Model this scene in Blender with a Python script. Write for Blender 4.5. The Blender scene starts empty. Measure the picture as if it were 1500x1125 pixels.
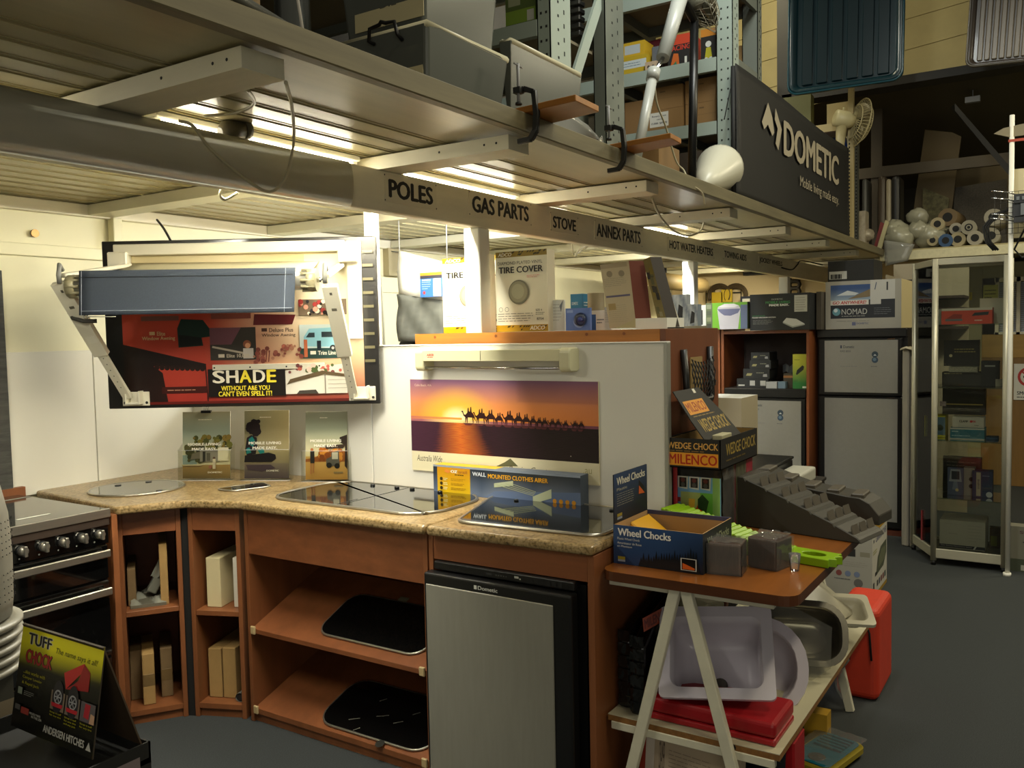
import bpy, math, random
from mathutils import Vector, Matrix, Euler
from math import sin, cos, pi, radians as rad
random.seed(7)
sc = bpy.context.scene
COL = sc.collection

# ------------------------------------------------------------------ camera
F, YAW, PITCH, ROLL, EYE = 1277.8, 0.572693, 0.0576871, 0.0205895, 1.5
fw = Vector((cos(YAW)*cos(PITCH), sin(YAW)*cos(PITCH), -sin(PITCH)))
rt = Vector((sin(YAW), -cos(YAW), 0)); dn = fw.cross(rt)
r2 = rt*cos(ROLL)+dn*sin(ROLL); d2 = dn*cos(ROLL)-rt*sin(ROLL)
cam = bpy.data.cameras.new('camera'); cam.sensor_width = 36; cam.lens = F*36/1500
cam.clip_start = .05; cam.clip_end = 100
co = bpy.data.objects.new('camera', cam); COL.objects.link(co)
m = Matrix((r2, -d2, -fw)).transposed().to_4x4(); m.translation = (0, 0, EYE)
co.matrix_world = m
sc.camera = co
# ------------------------------------------------------------------ world, exposure, lights
sc.view_settings.view_transform = 'Standard'; sc.view_settings.look = 'None'
sc.view_settings.gamma = 1; sc.view_settings.use_curve_mapping = False
sc.view_settings.exposure = 0.0
w = bpy.data.worlds.new('world'); sc.world = w; w.use_nodes = True
w.node_tree.nodes['Background'].inputs[0].default_value = (1.0, .93, .72, 1)
w.node_tree.nodes['Background'].inputs[1].default_value = .09

def area(name, loc, sx, sy, power, col, rot=(0, 0, 0)):
    l = bpy.data.lights.new(name, 'AREA'); l.shape = 'RECTANGLE'; l.size = sx; l.size_y = sy
    l.energy = power; l.color = col
    o = bpy.data.objects.new(name, l); COL.objects.link(o); o.location = loc; o.rotation_euler = rot
    return o
WARM = (1.0, .90, .62)
COOL = (1.0, .96, .80)
# ceiling fluorescents of the shop aisle (above and behind the viewpoint)
area('aisle_lamp', (1.6, -.9, 3.7), 1.2, .3, 40, WARM)
area('aisle_lamp', (4.6, -.9, 3.7), 1.2, .3, 56, WARM)
area('aisle_lamp', (7.0, -1.2, 3.7), 1.2, .3, 60, WARM)
area('aisle_lamp', (3.2, .3, 4.4), 1.2, .3, 34, COOL)  # extra unseen light, put in for the rack faces
# unseen fill light added behind the viewpoint to brighten the sign beam
area('front_fill', (-2.3, -1.6, 1.75), 3.0, 1.7, 32, (1.0, .95, .80), (rad(90), 0, rad(-62)))
# fill lights of the upper storey, for racks and roof boards
area('loft_fill', (5.6, 3.0, 4.3), 1.2, .3, 40, COOL)
area('loft_fill', (6.9, 2.4, 4.9), 1.2, .2, 32, (1, .9, .6), (0, rad(-50), 0))
area('loft_fill', (3.2, .95, 4.0), 1.2, .2, 26, (.95, 1.0, .95), (rad(18), rad(-48), 0))  # unseen fill added to brighten rack fronts and cartons

# ------------------------------------------------------------------ materials
def lin(c):
    if isinstance(c, str):
        c = [int(c[i:i+2], 16)/255 for i in (0, 2, 4)]
        return tuple(x/12.92 if x <= .04045 else ((x+.055)/1.055)**2.4 for x in c)
    return tuple(c)
MC = {}
def nodes(name):
    mt = bpy.data.materials.new(name); mt.use_nodes = True
    nt = mt.node_tree
    return mt, nt, nt.nodes['Principled BSDF']
def mat(name, col='808080', rough=.5, metal=0., noise=None, bump=0., coat=0., stretch=(1, 1, 1), spec=.5):
    """noise = (scale, amount): mottling of the base colour; stretch = scaling of the pattern (grain)"""
    if name in MC: return MC[name]
    mt, nt, b = nodes(name); c = lin(col)
    b.inputs['Base Color'].default_value = (*c, 1); b.inputs['Roughness'].default_value = rough
    b.inputs['Metallic'].default_value = metal; b.inputs['Coat Weight'].default_value = coat
    b.inputs['Coat Roughness'].default_value = .08; b.inputs['Specular IOR Level'].default_value = spec
    if noise:
        tc = nt.nodes.new('ShaderNodeTexCoord'); mp = nt.nodes.new('ShaderNodeMapping')
        mp.inputs['Scale'].default_value = stretch
        nz = nt.nodes.new('ShaderNodeTexNoise'); nz.inputs['Scale'].default_value = noise[0]
        nz.inputs['Detail'].default_value = 6; nz.inputs['Roughness'].default_value = .62
        rp = nt.nodes.new('ShaderNodeValToRGB'); a = noise[1]
        rp.color_ramp.elements[0].position = .3; rp.color_ramp.elements[1].position = .7
        rp.color_ramp.elements[0].color = (*[max(0, x*(1-a)) for x in c], 1)
        rp.color_ramp.elements[1].color = (*[min(1, x*(1+a)) for x in c], 1)
        L = nt.links.new
        L(tc.outputs['Object'], mp.inputs[0]); L(mp.outputs[0], nz.inputs['Vector'])
        L(nz.outputs['Fac'], rp.inputs[0]); L(rp.outputs[0], b.inputs['Base Color'])
        if bump:
            bp = nt.nodes.new('ShaderNodeBump'); bp.inputs['Strength'].default_value = bump; bp.inputs['Distance'].default_value = .003
            L(nz.outputs['Fac'], bp.inputs['Height']); L(bp.outputs[0], b.inputs['Normal'])
    MC[name] = mt; return mt
def emis(name, col, s):
    if name in MC: return MC[name]
    mt, nt, b = nodes(name); b.inputs['Emission Color'].default_value = (*lin(col), 1); b.inputs['Emission Strength'].default_value = s
    MC[name] = mt; return mt
def clear(name, tint='ffffff', refl=.06, rough=.02, diff=0., trans=0.):
    """thin clear sheet: transparent + gloss (+ some milky diffuse)"""
    if name in MC: return MC[name]
    mt = bpy.data.materials.new(name); mt.use_nodes = True; nt = mt.node_tree; nt.nodes.clear(); L = nt.links.new
    out = nt.nodes.new('ShaderNodeOutputMaterial'); tr = nt.nodes.new('ShaderNodeBsdfTransparent'); tr.inputs[0].default_value = (*lin(tint), 1)
    gl = nt.nodes.new('ShaderNodeBsdfGlossy'); gl.inputs['Roughness'].default_value = rough
    lw = nt.nodes.new('ShaderNodeFresnel'); lw.inputs[0].default_value = 1.45
    mx = nt.nodes.new('ShaderNodeMixShader'); last = tr
    if diff:
        df = nt.nodes.new('ShaderNodeBsdfDiffuse'); df.inputs[0].default_value = (*lin(tint), 1)
        m1 = nt.nodes.new('ShaderNodeMixShader'); m1.inputs[0].default_value = diff; L(tr.outputs[0], m1.inputs[1]); L(df.outputs[0], m1.inputs[2]); last = m1
    L(lw.outputs[0], mx.inputs[0]); L(last.outputs[0], mx.inputs[1]); L(gl.outputs[0], mx.inputs[2]); L(mx.outputs[0], out.inputs[0])
    MC[name] = mt; return mt
def printmat(name, rough, coat=0.):
    if name in MC: return MC[name]
    mt, nt, b = nodes(name); a = nt.nodes.new('ShaderNodeAttribute'); a.attribute_name = 'Col'
    nt.links.new(a.outputs['Color'], b.inputs['Base Color']); b.inputs['Roughness'].default_value = rough; b.inputs['Coat Weight'].default_value = coat
    MC[name] = mt; return mt
PRINT = printmat('printed_card', .62); GLOSS = printmat('printed_gloss', .28)

# ------------------------------------------------------------------ mesh builder
MW = {}                                                    # world matrices of the things
class G:
    def __init__(s): s.v = []; s.f = []; s.T = Matrix()
    def add(s, vs, fs, m, smooth=False, col=None):
        n = len(s.v); T = s.T
        s.v += [T @ Vector(p) for p in vs]
        for i, f in enumerate(fs): s.f.append((tuple(n+k for k in f), m, smooth, col))
        return s
    def box(s, x0, x1, y0, y1, z0, z1, m, col=None, faces=None):
        """faces: optional dict of face key (-x +x -y +y -z +z) to a colour of its own"""
        vs = [(x, y, z) for z in (z0, z1) for y in (y0, y1) for x in (x0, x1)]
        fs = {'-z': (0, 2, 3, 1), '+z': (4, 5, 7, 6), '-y': (0, 1, 5, 4), '+y': (2, 6, 7, 3), '-x': (0, 4, 6, 2), '+x': (1, 3, 7, 5)}
        n = len(s.v); s.v += [s.T @ Vector(p) for p in vs]
        for k, f in fs.items(): s.f.append((tuple(n+i for i in f), m, False, (faces or {}).get(k, col)))
        return s
    def prism(s, pts, h0, h1, m, axis='z', smooth=False, col=None):
        """polygon pts (counterclockwise) swept along axis from h0 to h1"""
        def P(a, b, h): return {'z': (a, b, h), 'y': (a, h, b), 'x': (h, a, b)}[axis]
        n = len(pts)
        vs = [P(a, b, h0) for a, b in pts]+[P(a, b, h1) for a, b in pts]
        fs = [tuple(range(n-1, -1, -1)), tuple(range(n, 2*n))]
        sd = [(i, (i+1) % n, n+(i+1) % n, n+i) for i in range(n)]
        if axis == 'y': fs = [f[::-1] for f in fs]; sd = [f[::-1] for f in sd]
        s.add(vs, fs, m, False, col)
        k = len(s.v)-2*n
        for f in sd: s.f.append((tuple(k+i for i in f), m, smooth, col))
        return s
    def tube(s, path, r, m, n=8, closed=False, caps=True, col=None):
        P = [Vector(p) for p in path]; k = len(P); rings = []
        up = None
        for i, p in enumerate(P):
            a = P[(i-1) % k] if (closed or i) else p; b = P[(i+1) % k] if (closed or i < k-1) else p
            t = (b-a).normalized()
            if up is None: up = t.orthogonal().normalized()
            up = (up-t*up.dot(t)); up = up.normalized() if up.length > 1e-6 else t.orthogonal().normalized()
            q = t.cross(up); rr = r[i] if isinstance(r, (list, tuple)) else r
            rings.append([p+(up*cos(2*pi*j/n)+q*sin(2*pi*j/n))*rr for j in range(n)])
        vs = [v for R in rings for v in R]; fs = []
        for i in range(k if closed else k-1):
            for j in range(n):
                fs.append((i*n+j, i*n+(j+1) % n, ((i+1) % k)*n+(j+1) % n, ((i+1) % k)*n+j))
        s.add(vs, fs, m, True, col)
        if caps and not closed:
            o = len(s.v)-len(vs)
            s.f.append((tuple(o+j for j in range(n-1, -1, -1)), m, False, col)); s.f.append((tuple(o+(k-1)*n+j for j in range(n)), m, False, col))
        return s
    def lathe(s, prof, m, c=(0, 0, 0), axis='z', n=24, col=None, smooth=True):
        """prof: (radius, height) pairs"""
        c = Vector(c); vs = []
        for r, h in prof:
            for j in range(n):
                a = 2*pi*j/n; p = (r*cos(a), r*sin(a), h)
                if axis == 'x': p = (h, r*cos(a), r*sin(a))
                if axis == 'y': p = (r*sin(a), h, r*cos(a))
                vs.append(c+Vector(p))
        fs = [(i*n+j, i*n+(j+1) % n, (i+1)*n+(j+1) % n, (i+1)*n+j) for i in range(len(prof)-1) for j in range(n)]
        s.add(vs, fs, m, smooth, col)
        o = len(s.v)-len(vs)
        if prof[0][0] > 1e-5: s.f.append((tuple(o+j for j in range(n-1, -1, -1)), m, False, col))
        if prof[-1][0] > 1e-5: s.f.append((tuple(o+(len(prof)-1)*n+j for j in range(n)), m, False, col))
        return s
    def grid(s, fn, nu, nv, m, smooth=True, colfn=None):
        """fn(u, v) -> point for u, v in 0..1"""
        vs = [fn(i/nu, j/nv) for j in range(nv+1) for i in range(nu+1)]
        n = len(s.v); s.v += [s.T @ Vector(p) for p in vs]
        for j in range(nv):
            for i in range(nu):
                q = ((i, j), (i+1, j), (i+1, j+1), (i, j+1))
                c = [colfn(a/nu, b/nv) for a, b in q] if colfn else None
                s.f.append((tuple(n+b*(nu+1)+a for a, b in q), m, smooth, c))
        return s
    def quad(s, a, b, c, d, m, col=None): return s.add([a, b, c, d], [(0, 1, 2, 3)], m, False, col)
    def rrect(s, w, h, r, n=5):
        out = []
        for cx, cy, a0 in ((w/2-r, h/2-r, 0), (-w/2+r, h/2-r, 90), (-w/2+r, -h/2+r, 180), (w/2-r, -h/2+r, 270)):
            for k in range(n+1):
                a = rad(a0+90*k/n); out.append((cx+r*cos(a), cy+r*sin(a)))
        return out
    def build(s, name, parent=None, bevel=0., seg=1, subd=0, label=None, cat=None, group=None, kind=None, solid=0., local=False):
        me = bpy.data.meshes.new(name)
        if parent is not None:
            if local: vs = s.v
            else:
                inv = MW[parent.name].inverted(); vs = [inv @ p for p in s.v]
            loc = Vector((0, 0, 0))
        else:
            lo = [min(p[i] for p in s.v) for i in range(3)]; hi = [max(p[i] for p in s.v) for i in range(3)]
            loc = Vector(((lo[0]+hi[0])/2, (lo[1]+hi[1])/2, lo[2])); vs = [p-loc for p in s.v]
        me.from_pydata([tuple(p) for p in vs], [], [f[0] for f in s.f])
        mats = []
        for i, (f, mm, sm, c) in enumerate(s.f):
            if mm not in mats: mats.append(mm); me.materials.append(mm)
            me.polygons[i].material_index = mats.index(mm); me.polygons[i].use_smooth = sm
        if any(f[3] is not None for f in s.f):
            at = me.color_attributes.new('Col', 'FLOAT_COLOR', 'CORNER'); k = 0
            for f in s.f:
                c = f[3]
                for j in range(len(f[0])):
                    cc = c[j] if isinstance(c, list) else c
                    at.data[k].color = (*(lin(cc) if cc is not None else (.5, .5, .5)), 1); k += 1
        me.validate(); me.update()
        o = bpy.data.objects.new(name, me); COL.objects.link(o); o.location = loc
        if parent is not None: o.parent = parent
        MW[o.name] = (MW[parent.name].copy() if parent is not None else Matrix.Translation(loc))
        if bevel:
            b = o.modifiers.new('bevel', 'BEVEL'); b.width = bevel; b.segments = seg; b.limit_method = 'ANGLE'; b.angle_limit = rad(40)
        if solid:
            b = o.modifiers.new('solid', 'SOLIDIFY'); b.thickness = solid; b.offset = 0
        if subd:
            b = o.modifiers.new('sub', 'SUBSURF'); b.levels = subd; b.render_levels = subd
        tag(o, label, cat, group, kind)
        return o
def tag(o, label=None, cat=None, group=None, kind=None):
    if label: o['label'] = label
    if cat: o['category'] = cat
    if group: o['group'] = group
    if kind: o['kind'] = kind
    return o
def thing(name, label, cat, loc=(0, 0, 0), rot=(0, 0, 0), group=None):
    o = bpy.data.objects.new(name, None); COL.objects.link(o); o.empty_display_size = .1
    o.location = loc; o.rotation_euler = rot
    MW[o.name] = Matrix.Translation(loc) @ Euler(rot).to_matrix().to_4x4()
    return tag(o, label, cat, group)
def dup(root, loc=None, rot=None, label=None, group=None):
    def cp(o, par):
        c = o.copy(); COL.objects.link(c)
        if par is not None: c.parent = par
        MW[c.name] = MW[o.name].copy()
        for ch in [x for x in bpy.data.objects if x.parent == o]: cp(ch, c)
        return c
    c = cp(root, None)
    if loc is not None: c.location = loc
    if rot is not None: c.rotation_euler = rot
    if label: c['label'] = label
    if group: c['group'] = group
    return c
def S(g, name, **k): return g.build(name, kind='structure', **k)

# ------------------------------------------------------------------ print: flat graphics on a face
TC = {}
def glyphs(txt, bold=0., shear=0.):
    key = (txt, bold, shear)
    if key not in TC:
        cu = bpy.data.curves.new('t', 'FONT'); cu.body = txt; cu.size = 1; cu.offset = bold; cu.shear = shear; cu.resolution_u = 3
        o = bpy.data.objects.new('t', cu); me = o.to_mesh()
        TC[key] = ([tuple(v.co) for v in me.vertices], [tuple(p.vertices) for p in me.polygons])
        o.to_mesh_clear(); bpy.data.objects.remove(o); bpy.data.curves.remove(cu)
    return TC[key]
class Face:
    """a printable rectangle: O = lower left corner, U and V = its edges (world), width and height in metres"""
    def __init__(s, g, O, U, V, m=None, lift=.00009):
        s.g = g; s.O = Vector(O); s.U = Vector(U); s.V = Vector(V); s.w = s.U.length; s.h = s.V.length
        s.u = s.U.normalized(); s.vv = s.V.normalized(); s.n = s.u.cross(s.vv).normalized(); s.m = m or PRINT; s.k = 0; s.lift = lift
    def p(s, a, b, k): return s.O+s.U*a+s.V*b+s.n*(s.lift*k)
    def nxt(s): s.k += 1; return s.k
    def poly(s, pts, col, layer=None):
        k = layer or s.nxt()
        s.g.add([s.p(a, b, k) for a, b in pts], [tuple(range(len(pts)))], s.m, False, col); return s
    def rect(s, a0, a1, b0, b1, col, layer=None): return s.poly([(a0, b0), (a1, b0), (a1, b1), (a0, b1)], col, layer)
    def grad(s, a0, a1, b0, b1, fn, nu=1, nv=6):
        k = s.nxt()
        s.g.grid(lambda u, v: s.p(a0+(a1-a0)*u, b0+(b1-b0)*v, k), nu, nv, s.m, False, fn); return s
    def disc(s, a, b, r, col, n=20, ry=None):
        ra = r/s.w; rb = (ry or r)/s.h
        return s.poly([(a+ra*cos(2*pi*i/n), b+rb*sin(2*pi*i/n)) for i in range(n)], col)
    def ring(s, a, b, r0, r1, col, n=24):
        k = s.nxt(); vs = []; fs = []
        for i in range(n):
            for r in (r0, r1): vs.append(s.p(a+r/s.w*cos(2*pi*i/n), b+r/s.h*sin(2*pi*i/n), k))
        for i in range(n): j = (i+1) % n; fs.append((2*i, 2*i+1, 2*j+1, 2*j))
        s.g.add(vs, fs, s.m, False, col); return s
    def line(s, a0, b0, a1, b1, t, col):
        d = Vector(((a1-a0)*s.w, (b1-b0)*s.h)); q = Vector((-d.y, d.x)).normalized()*t/2
        return s.poly([(a0-q.x/s.w, b0-q.y/s.h), (a1-q.x/s.w, b1-q.y/s.h), (a1+q.x/s.w, b1+q.y/s.h), (a0+q.x/s.w, b0+q.y/s.h)], col)
    def text(s, t, a0, a1, b0, b1, col, bold=.0, shear=0., fit=True, align=0):
        """text fitted into the box a0..a1, b0..b1 (fractions of the face)"""
        vs, fs = glyphs(t, 0., shear)
        if not vs: return s
        x0 = min(v[0] for v in vs); x1 = max(v[0] for v in vs); y0 = min(v[1] for v in vs); y1 = max(v[1] for v in vs)
        k = s.nxt(); W = a1-a0; H = b1-b0; b = bold*1.1
        for i_, (dx, dy) in enumerate(((-b, 0), (b, 0), (0, -b*.5), (0, b*.5)) if bold > .015 else ((0, 0),)):   # bold: the outline thickened by overprinting
            s.g.add([s.p(a0+(v[0]+dx-x0+b)/(x1-x0+2*b)*W, b0+(v[1]+dy-y0+b*.5)/max(y1-y0+b, 1e-6)*H, k+.2*i_) for v in vs], fs, s.m, False, col)
        return s
    def lines(s, a0, a1, b0, b1, n, col, t=.3):
        """n rows of small print, drawn as broken bars"""
        k = s.nxt(); dh = (b1-b0)/n; R = random.Random(int(a0*1000+b0*77+n))
        for i in range(n):
            y = b1-(i+.5)*dh; x = a0; end = a0+(a1-a0)*(R.uniform(.6, 1) if i == n-1 else R.uniform(.88, 1))
            while x < end-.004:
                l = min(R.uniform(.03, .1)*(a1-a0)*2, end-x)
                s.g.add([s.p(x, y-dh*t/2, k), s.p(x+l, y-dh*t/2, k), s.p(x+l, y+dh*t/2, k), s.p(x, y+dh*t/2, k)], [(0, 1, 2, 3)], s.m, False, col)
                x += l+.012*(a1-a0)*2
        return s
def bxface(g, x0, x1, y0, y1, z0, z1, side, m=None):
    """Face of an axis-aligned box, seen from outside"""
    if side == '-x': return Face(g, (x0, y1, z0), (0, y0-y1, 0), (0, 0, z1-z0), m)
    if side == '-y': return Face(g, (x0, y0, z0), (x1-x0, 0, 0), (0, 0, z1-z0), m)
    if side == '+z': return Face(g, (x0, y1, z1), (0, y0-y1, 0), (x1-x0, 0, 0), m)
    if side == '+x': return Face(g, (x1, y0, z0), (0, y1-y0, 0), (0, 0, z1-z0), m)
def carton(name, x0, x1, y0, y1, z0, z1, col, label, cat='box', group=None, draw=None, rotz=0, faces=None, m=None, bevel=.002, parent=None):
    """a printed box standing in the scene; draw(face_function) adds the print; rotz turns it about its base centre"""
    g = G(); c = Vector(((x0+x1)/2, (y0+y1)/2, z0))
    if rotz: g.T = Matrix.Translation(c) @ Matrix.Rotation(rotz, 4, 'Z') @ Matrix.Translation(-c)
    g.box(x0, x1, y0, y1, z0, z1, m or PRINT, col, faces)
    if draw: draw(lambda side: bxface(g, x0, x1, y0, y1, z0, z1, side, m))
    return g.build(name, parent, label=label, cat=cat, group=group)
# ================================================================== SETTING
CARPET = mat('carpet', '2c3031', .95, noise=(260, .42), bump=.5)
WALL = mat('wall_paint', 'd6d0ac', .55, noise=(3, .03))
WALLG = mat('gloss_panel', 'd6d2c2', .22, noise=(2, .02))
CREAM = mat('cream_timber', 'cfc8a4', .5, noise=(14, .10), stretch=(.25, 2, 2))
SHEET = mat('ribbed_sheet', 'a0956e', .3, noise=(5, .12), stretch=(.2, 2.5, 1))
BEAMC = mat('beam_paint', 'dcd4ba', .45, noise=(9, .10), stretch=(.3, 1, 1.5))
FASC = mat('fascia_timber', '675f45', .55, noise=(18, .22), stretch=(.15, 1, 2))
WHITE = mat('white_paint', 'e4e2d8', .42)
PVC = mat('pvc_cover', 'b0afa2', .22, noise=(4, .06), stretch=(.2, 1, 2))
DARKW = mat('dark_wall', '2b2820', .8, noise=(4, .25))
DARKS = mat('dark_steel', '1d1a15', .6, noise=(6, .2))
BLACKP = mat('black_plastic', '111111', .38)
BLACKM = mat('black_matte', '0c0c0c', .7)

g = G(); g.box(-2.5, 11.5, -3.2, 3.72, -.05, 0, CARPET); S(g, 'floor')

# long wall behind the stove and the goods
g = G(); g.box(-2.5, 11.5, 3.71, 3.8, 0, 2.1, WALL)
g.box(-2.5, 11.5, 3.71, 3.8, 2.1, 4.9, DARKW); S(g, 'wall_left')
g = G()                                                     # rail and glossy lining on it
g.box(-2.5, 2.79, 3.692, 3.712, 1.868, 1.92, WALL); g.box(-2.5, 11.5, 3.675, 3.712, 2.055, 2.108, BEAMC)
S(g, 'trim_1', bevel=.003)
g = G(); g.box(1.89, 2.27, 3.698, 3.712, .86, 1.465, WALLG); g.box(2.274, 2.79, 3.698, 3.712, .86, 1.465, WALLG); S(g, 'trim_2', bevel=.0015)
# far wall with door and window side
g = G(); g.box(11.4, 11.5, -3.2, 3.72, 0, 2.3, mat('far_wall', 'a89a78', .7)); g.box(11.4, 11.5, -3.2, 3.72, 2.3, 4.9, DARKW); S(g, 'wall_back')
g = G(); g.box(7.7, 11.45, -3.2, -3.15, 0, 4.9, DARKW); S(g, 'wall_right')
# roof: dark far slope and lit beige boards above the bulkhead
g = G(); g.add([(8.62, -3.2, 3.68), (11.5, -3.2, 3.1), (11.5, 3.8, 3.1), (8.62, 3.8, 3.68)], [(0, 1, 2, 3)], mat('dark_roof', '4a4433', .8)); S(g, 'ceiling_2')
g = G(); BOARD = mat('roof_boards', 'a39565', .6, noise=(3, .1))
g.box(8.64, 8.70, -3.2, 3.7, 3.66, 6.2, BOARD)
for i in range(9):
    z = 3.74+i*.27
    g.add([(8.632, 3.7, z-.3), (8.64, 3.7, z-.3+.25), (8.632, -3.2, z+.42), (8.64, -3.2, z+.67), (8.64, 3.7, z-.302), (8.64, -3.2, z+.418)], [(0, 1, 3, 2), (0, 2, 5, 4)], BOARD)
S(g, 'wall_bulkhead')
g = G(); g.box(7.55, 7.75, -3.2, 2.1, 3.395, 3.46, DARKS); S(g, 'beam_2')
g = G(); g.box(7.55, 7.67, 2.02, 2.14, 2.15, 5.2, DARKS); S(g, 'post_5')
g = G(); g.add([(8.6, .9, 3.42), (8.75, .95, 3.42), (8.75, .45, 2.72), (8.6, .4, 2.72), (8.6, .9, 3.36), (8.6, .42, 2.66)], [(0, 1, 2, 3), (0, 3, 5, 4)], DARKS)
S(g, 'beam_3')

# mezzanine: ribbed underside, joists, fascias
g = G(); y = 1.42
R = random.Random(3)
while y < 3.69:
    st = .30 if y < 1.45 else .105
    g.box(-2.5, 11.4, y, y+st, 2.112, 2.15, SHEET); g.box(-2.5, 11.4, y+st-.012, y+st-.004, 2.1085, 2.113, SHEET); g.box(-2.5, 11.4, y+st-.03, y+st-.026, 2.1105, 2.113, SHEET)
    y += st
g.box(8.14, 11.4, -3.1, 1.44, 2.10, 2.15, SHEET)
S(g, 'ceiling')
for i, X in enumerate((.28, 1.25, 2.265, 3.285, 4.3, 5.3, 6.3, 7.3, 8.4, 9.6)):
    g = G(); g.box(X, X+.118, 1.455, 3.67, 2.061, 2.106, mat('joist_paint', 'd2ccb2', .45, noise=(10, .06), stretch=(2, .3, 2)))
    for yy in (1.50, 1.545, 1.72): g.lathe([(.004, -.0005), (.004, .001)], BLACKM, (X-.0005, yy, 2.085), 'x', 8)
    S(g, 'joist' if i == 0 else 'joist_%d' % (i+1), bevel=.003)
g = G(); g.box(-2.5, 8.14, 1.385, 1.42, 2.101, 2.158, FASC); S(g, 'fascia', bevel=.003)
g = G(); g.box(8.1, 8.14, -3.1, 1.42, 2.058, 2.135, CREAM); S(g, 'fascia_2', bevel=.003)

# sign beam with its stick-on words
g = G(); g.box(-2.5, 11.3, 1.972, 2.02, 1.92, 2.061, BEAMC); S(g, 'beam', bevel=.004)
g = G(); pr = []
for i in range(13):
    t = -pi/2+pi*i/12; pr.append((1.972-.028*cos(t)**.7 if cos(t) > 1e-6 else 1.972, 1.99+.073*sin(t)))
g.prism(pr[::-1], -2.5, 2.105, PVC, 'x', True); S(g, 'trim_3')
def wordstrip(txt, x0, x1, z0, z1):
    g = G(); g.box(x0-.02, x1+.02, 1.9695, 1.972, z0-.016, z1+.016, mat('clear_label', 'd6ceb4', .3))
    f = Face(g, (x0-.02, 1.9695, z0-.016), (x1-x0+.04, 0, 0), (0, 0, z1-z0+.032)); W = x1-x0+.04; H = z1-z0+.032
    f.text(txt, .02/W, 1-.02/W, .016/H, 1-.016/H, '1c1c1e', .045)
    for a in (.006, .994):
        for b in (.06, .94): f.disc(a, b, .003, '3a352c', 8)
    g.build('sign_strip', label='black capital word %s stuck on the long painted sign beam' % txt, cat='sign', group='product words along the sign beam')
for a in (('POLES', 2.304, 2.55, 1.972, 2.036), ('GAS PARTS', 2.795, 3.215, 1.975, 2.040), ('STOVE', 3.42, 3.637, 1.970, 2.024), ('ANNEX PARTS', 3.845, 4.362, 1.966, 2.032),
          ('HOT WATER HEATERS', 4.76, 5.485, 1.972, 2.022), ('TOWING AIDS', 5.70, 6.17, 1.980, 2.025), ('JOCKEY WHEELS', 6.476, 7.08, 1.982, 2.03)): wordstrip(*a)
# posts under the beam
for i, X in enumerate((2.845, 5.155, 7.26)):
    g = G(); g.box(X, X+.075, 1.975, 2.05, 0, 1.92, WHITE); S(g, 'post_%d' % (i+1), bevel=.004)
g = G(); g.box(2.99, 3.04, 2.66, 2.71, 1.15, 2.1, WHITE); S(g, 'post_4', bevel=.003)
g = G(); g.box(2.375, 2.42, 3.655, 3.70, 1.92, 2.06, WALL); S(g, 'post_6', bevel=.003)
# partition panel behind the worktop and low splash panel in the corner
PANEL = mat('white_laminate', 'd8d6ce', .25)
g = G(); g.box(2.79, 2.815, 1.172, 2.512, .0, 1.457, PANEL)
g.box(2.786, 2.818, 1.165, 1.178, 0, 1.459, mat('alu_edge', 'b4b4aa', .35, .6)); g.box(2.786, 2.818, 1.165, 2.515, 1.457, 1.463, PANEL); S(g, 'partition', bevel=.002)
g = G(); g.box(2.79, 2.81, 2.517, 3.70, .86, 1.222, PANEL); S(g, 'partition_2', bevel=.002)
# dark stone-look board at the far left of the wall
g = G(); g.box(1.1, 1.885, 3.675, 3.70, .9, 1.80, mat('slate_board', '3a3a35', .7, noise=(22, .5), stretch=(.4, 1, 3), bump=.4))
S(g, 'trim_4', bevel=.002)
# tall door wall far right, with window and blinds
DOORW = mat('door_veneer', '7d5d2c', .5, noise=(7, .12), stretch=(3, 3, .3))
g = G(); g.box(9.2, 9.26, -1.6, .72, 0, 1.187, DOORW); g.box(9.2, 9.26, -1.6, .72, 1.187, 1.40, mat('light_veneer', 'a5813c', .5, noise=(7, .1), stretch=(3, .4, 3)))
g.box(9.2, 9.26, .72, 1.12, 0, 2.06, mat('olive_wall', '8a8462', .6)); S(g, 'wall_office', bevel=.003)
g = G(); g.box(9.19, 9.27, -1.6, .62, 1.40, 1.42, BEAMC); g.box(9.19, 9.27, -1.6, .62, 1.88, 1.92, BEAMC); g.box(9.2, 9.26, -1.6, .72, 1.92, 2.06, mat('olive_wall'))
for yy in (.60, .43, -.6): g.box(9.19, 9.27, yy-.015, yy+.015, 1.40, 1.92, BEAMC)
for k in range(24): g.box(9.28, 9.30, -1.6, .6, 1.42+k*.0192, 1.433+k*.0192, mat('blind_slat', 'b8bcc6', .5))
S(g, 'window_1')
g = G(); g.box(9.165, 9.205, .16, .2, .985, 1.02, mat('chrome', 'c9c9c9', .15, 1)); g.tube([(9.19, .18, 1.0), (9.14, .18, 1.0), (9.14, .28, 1.0)], .01, mat('chrome'))
g.build('door_handle', label='chrome lever handle on the brown veneer door seen through the glass cabinet', cat='handle')

g = G(); g.box(9.188, 9.2, .24, .458, .80, 1.13, PRINT, 'd6d4c8')
f = Face(g, (9.188, .458, .80), (0, -.218, 0), (0, 0, .33)); f.ring(.55, .64, .068, .09, 'b3322e'); f.line(.3, .78, .8, .5, .014, 'b3322e'); f.line(.34, .64, .76, .64, .02, '26262a'); f.text('SMOKING', .12, .98, .14, .24, '26262a', .02); f.lines(.12, .9, .05, .1, 1, '44443f', .5)
g.build('no_smoking_sign', label='white no-smoking sign with a red ring on the brown veneer wall', cat='sign')

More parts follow.
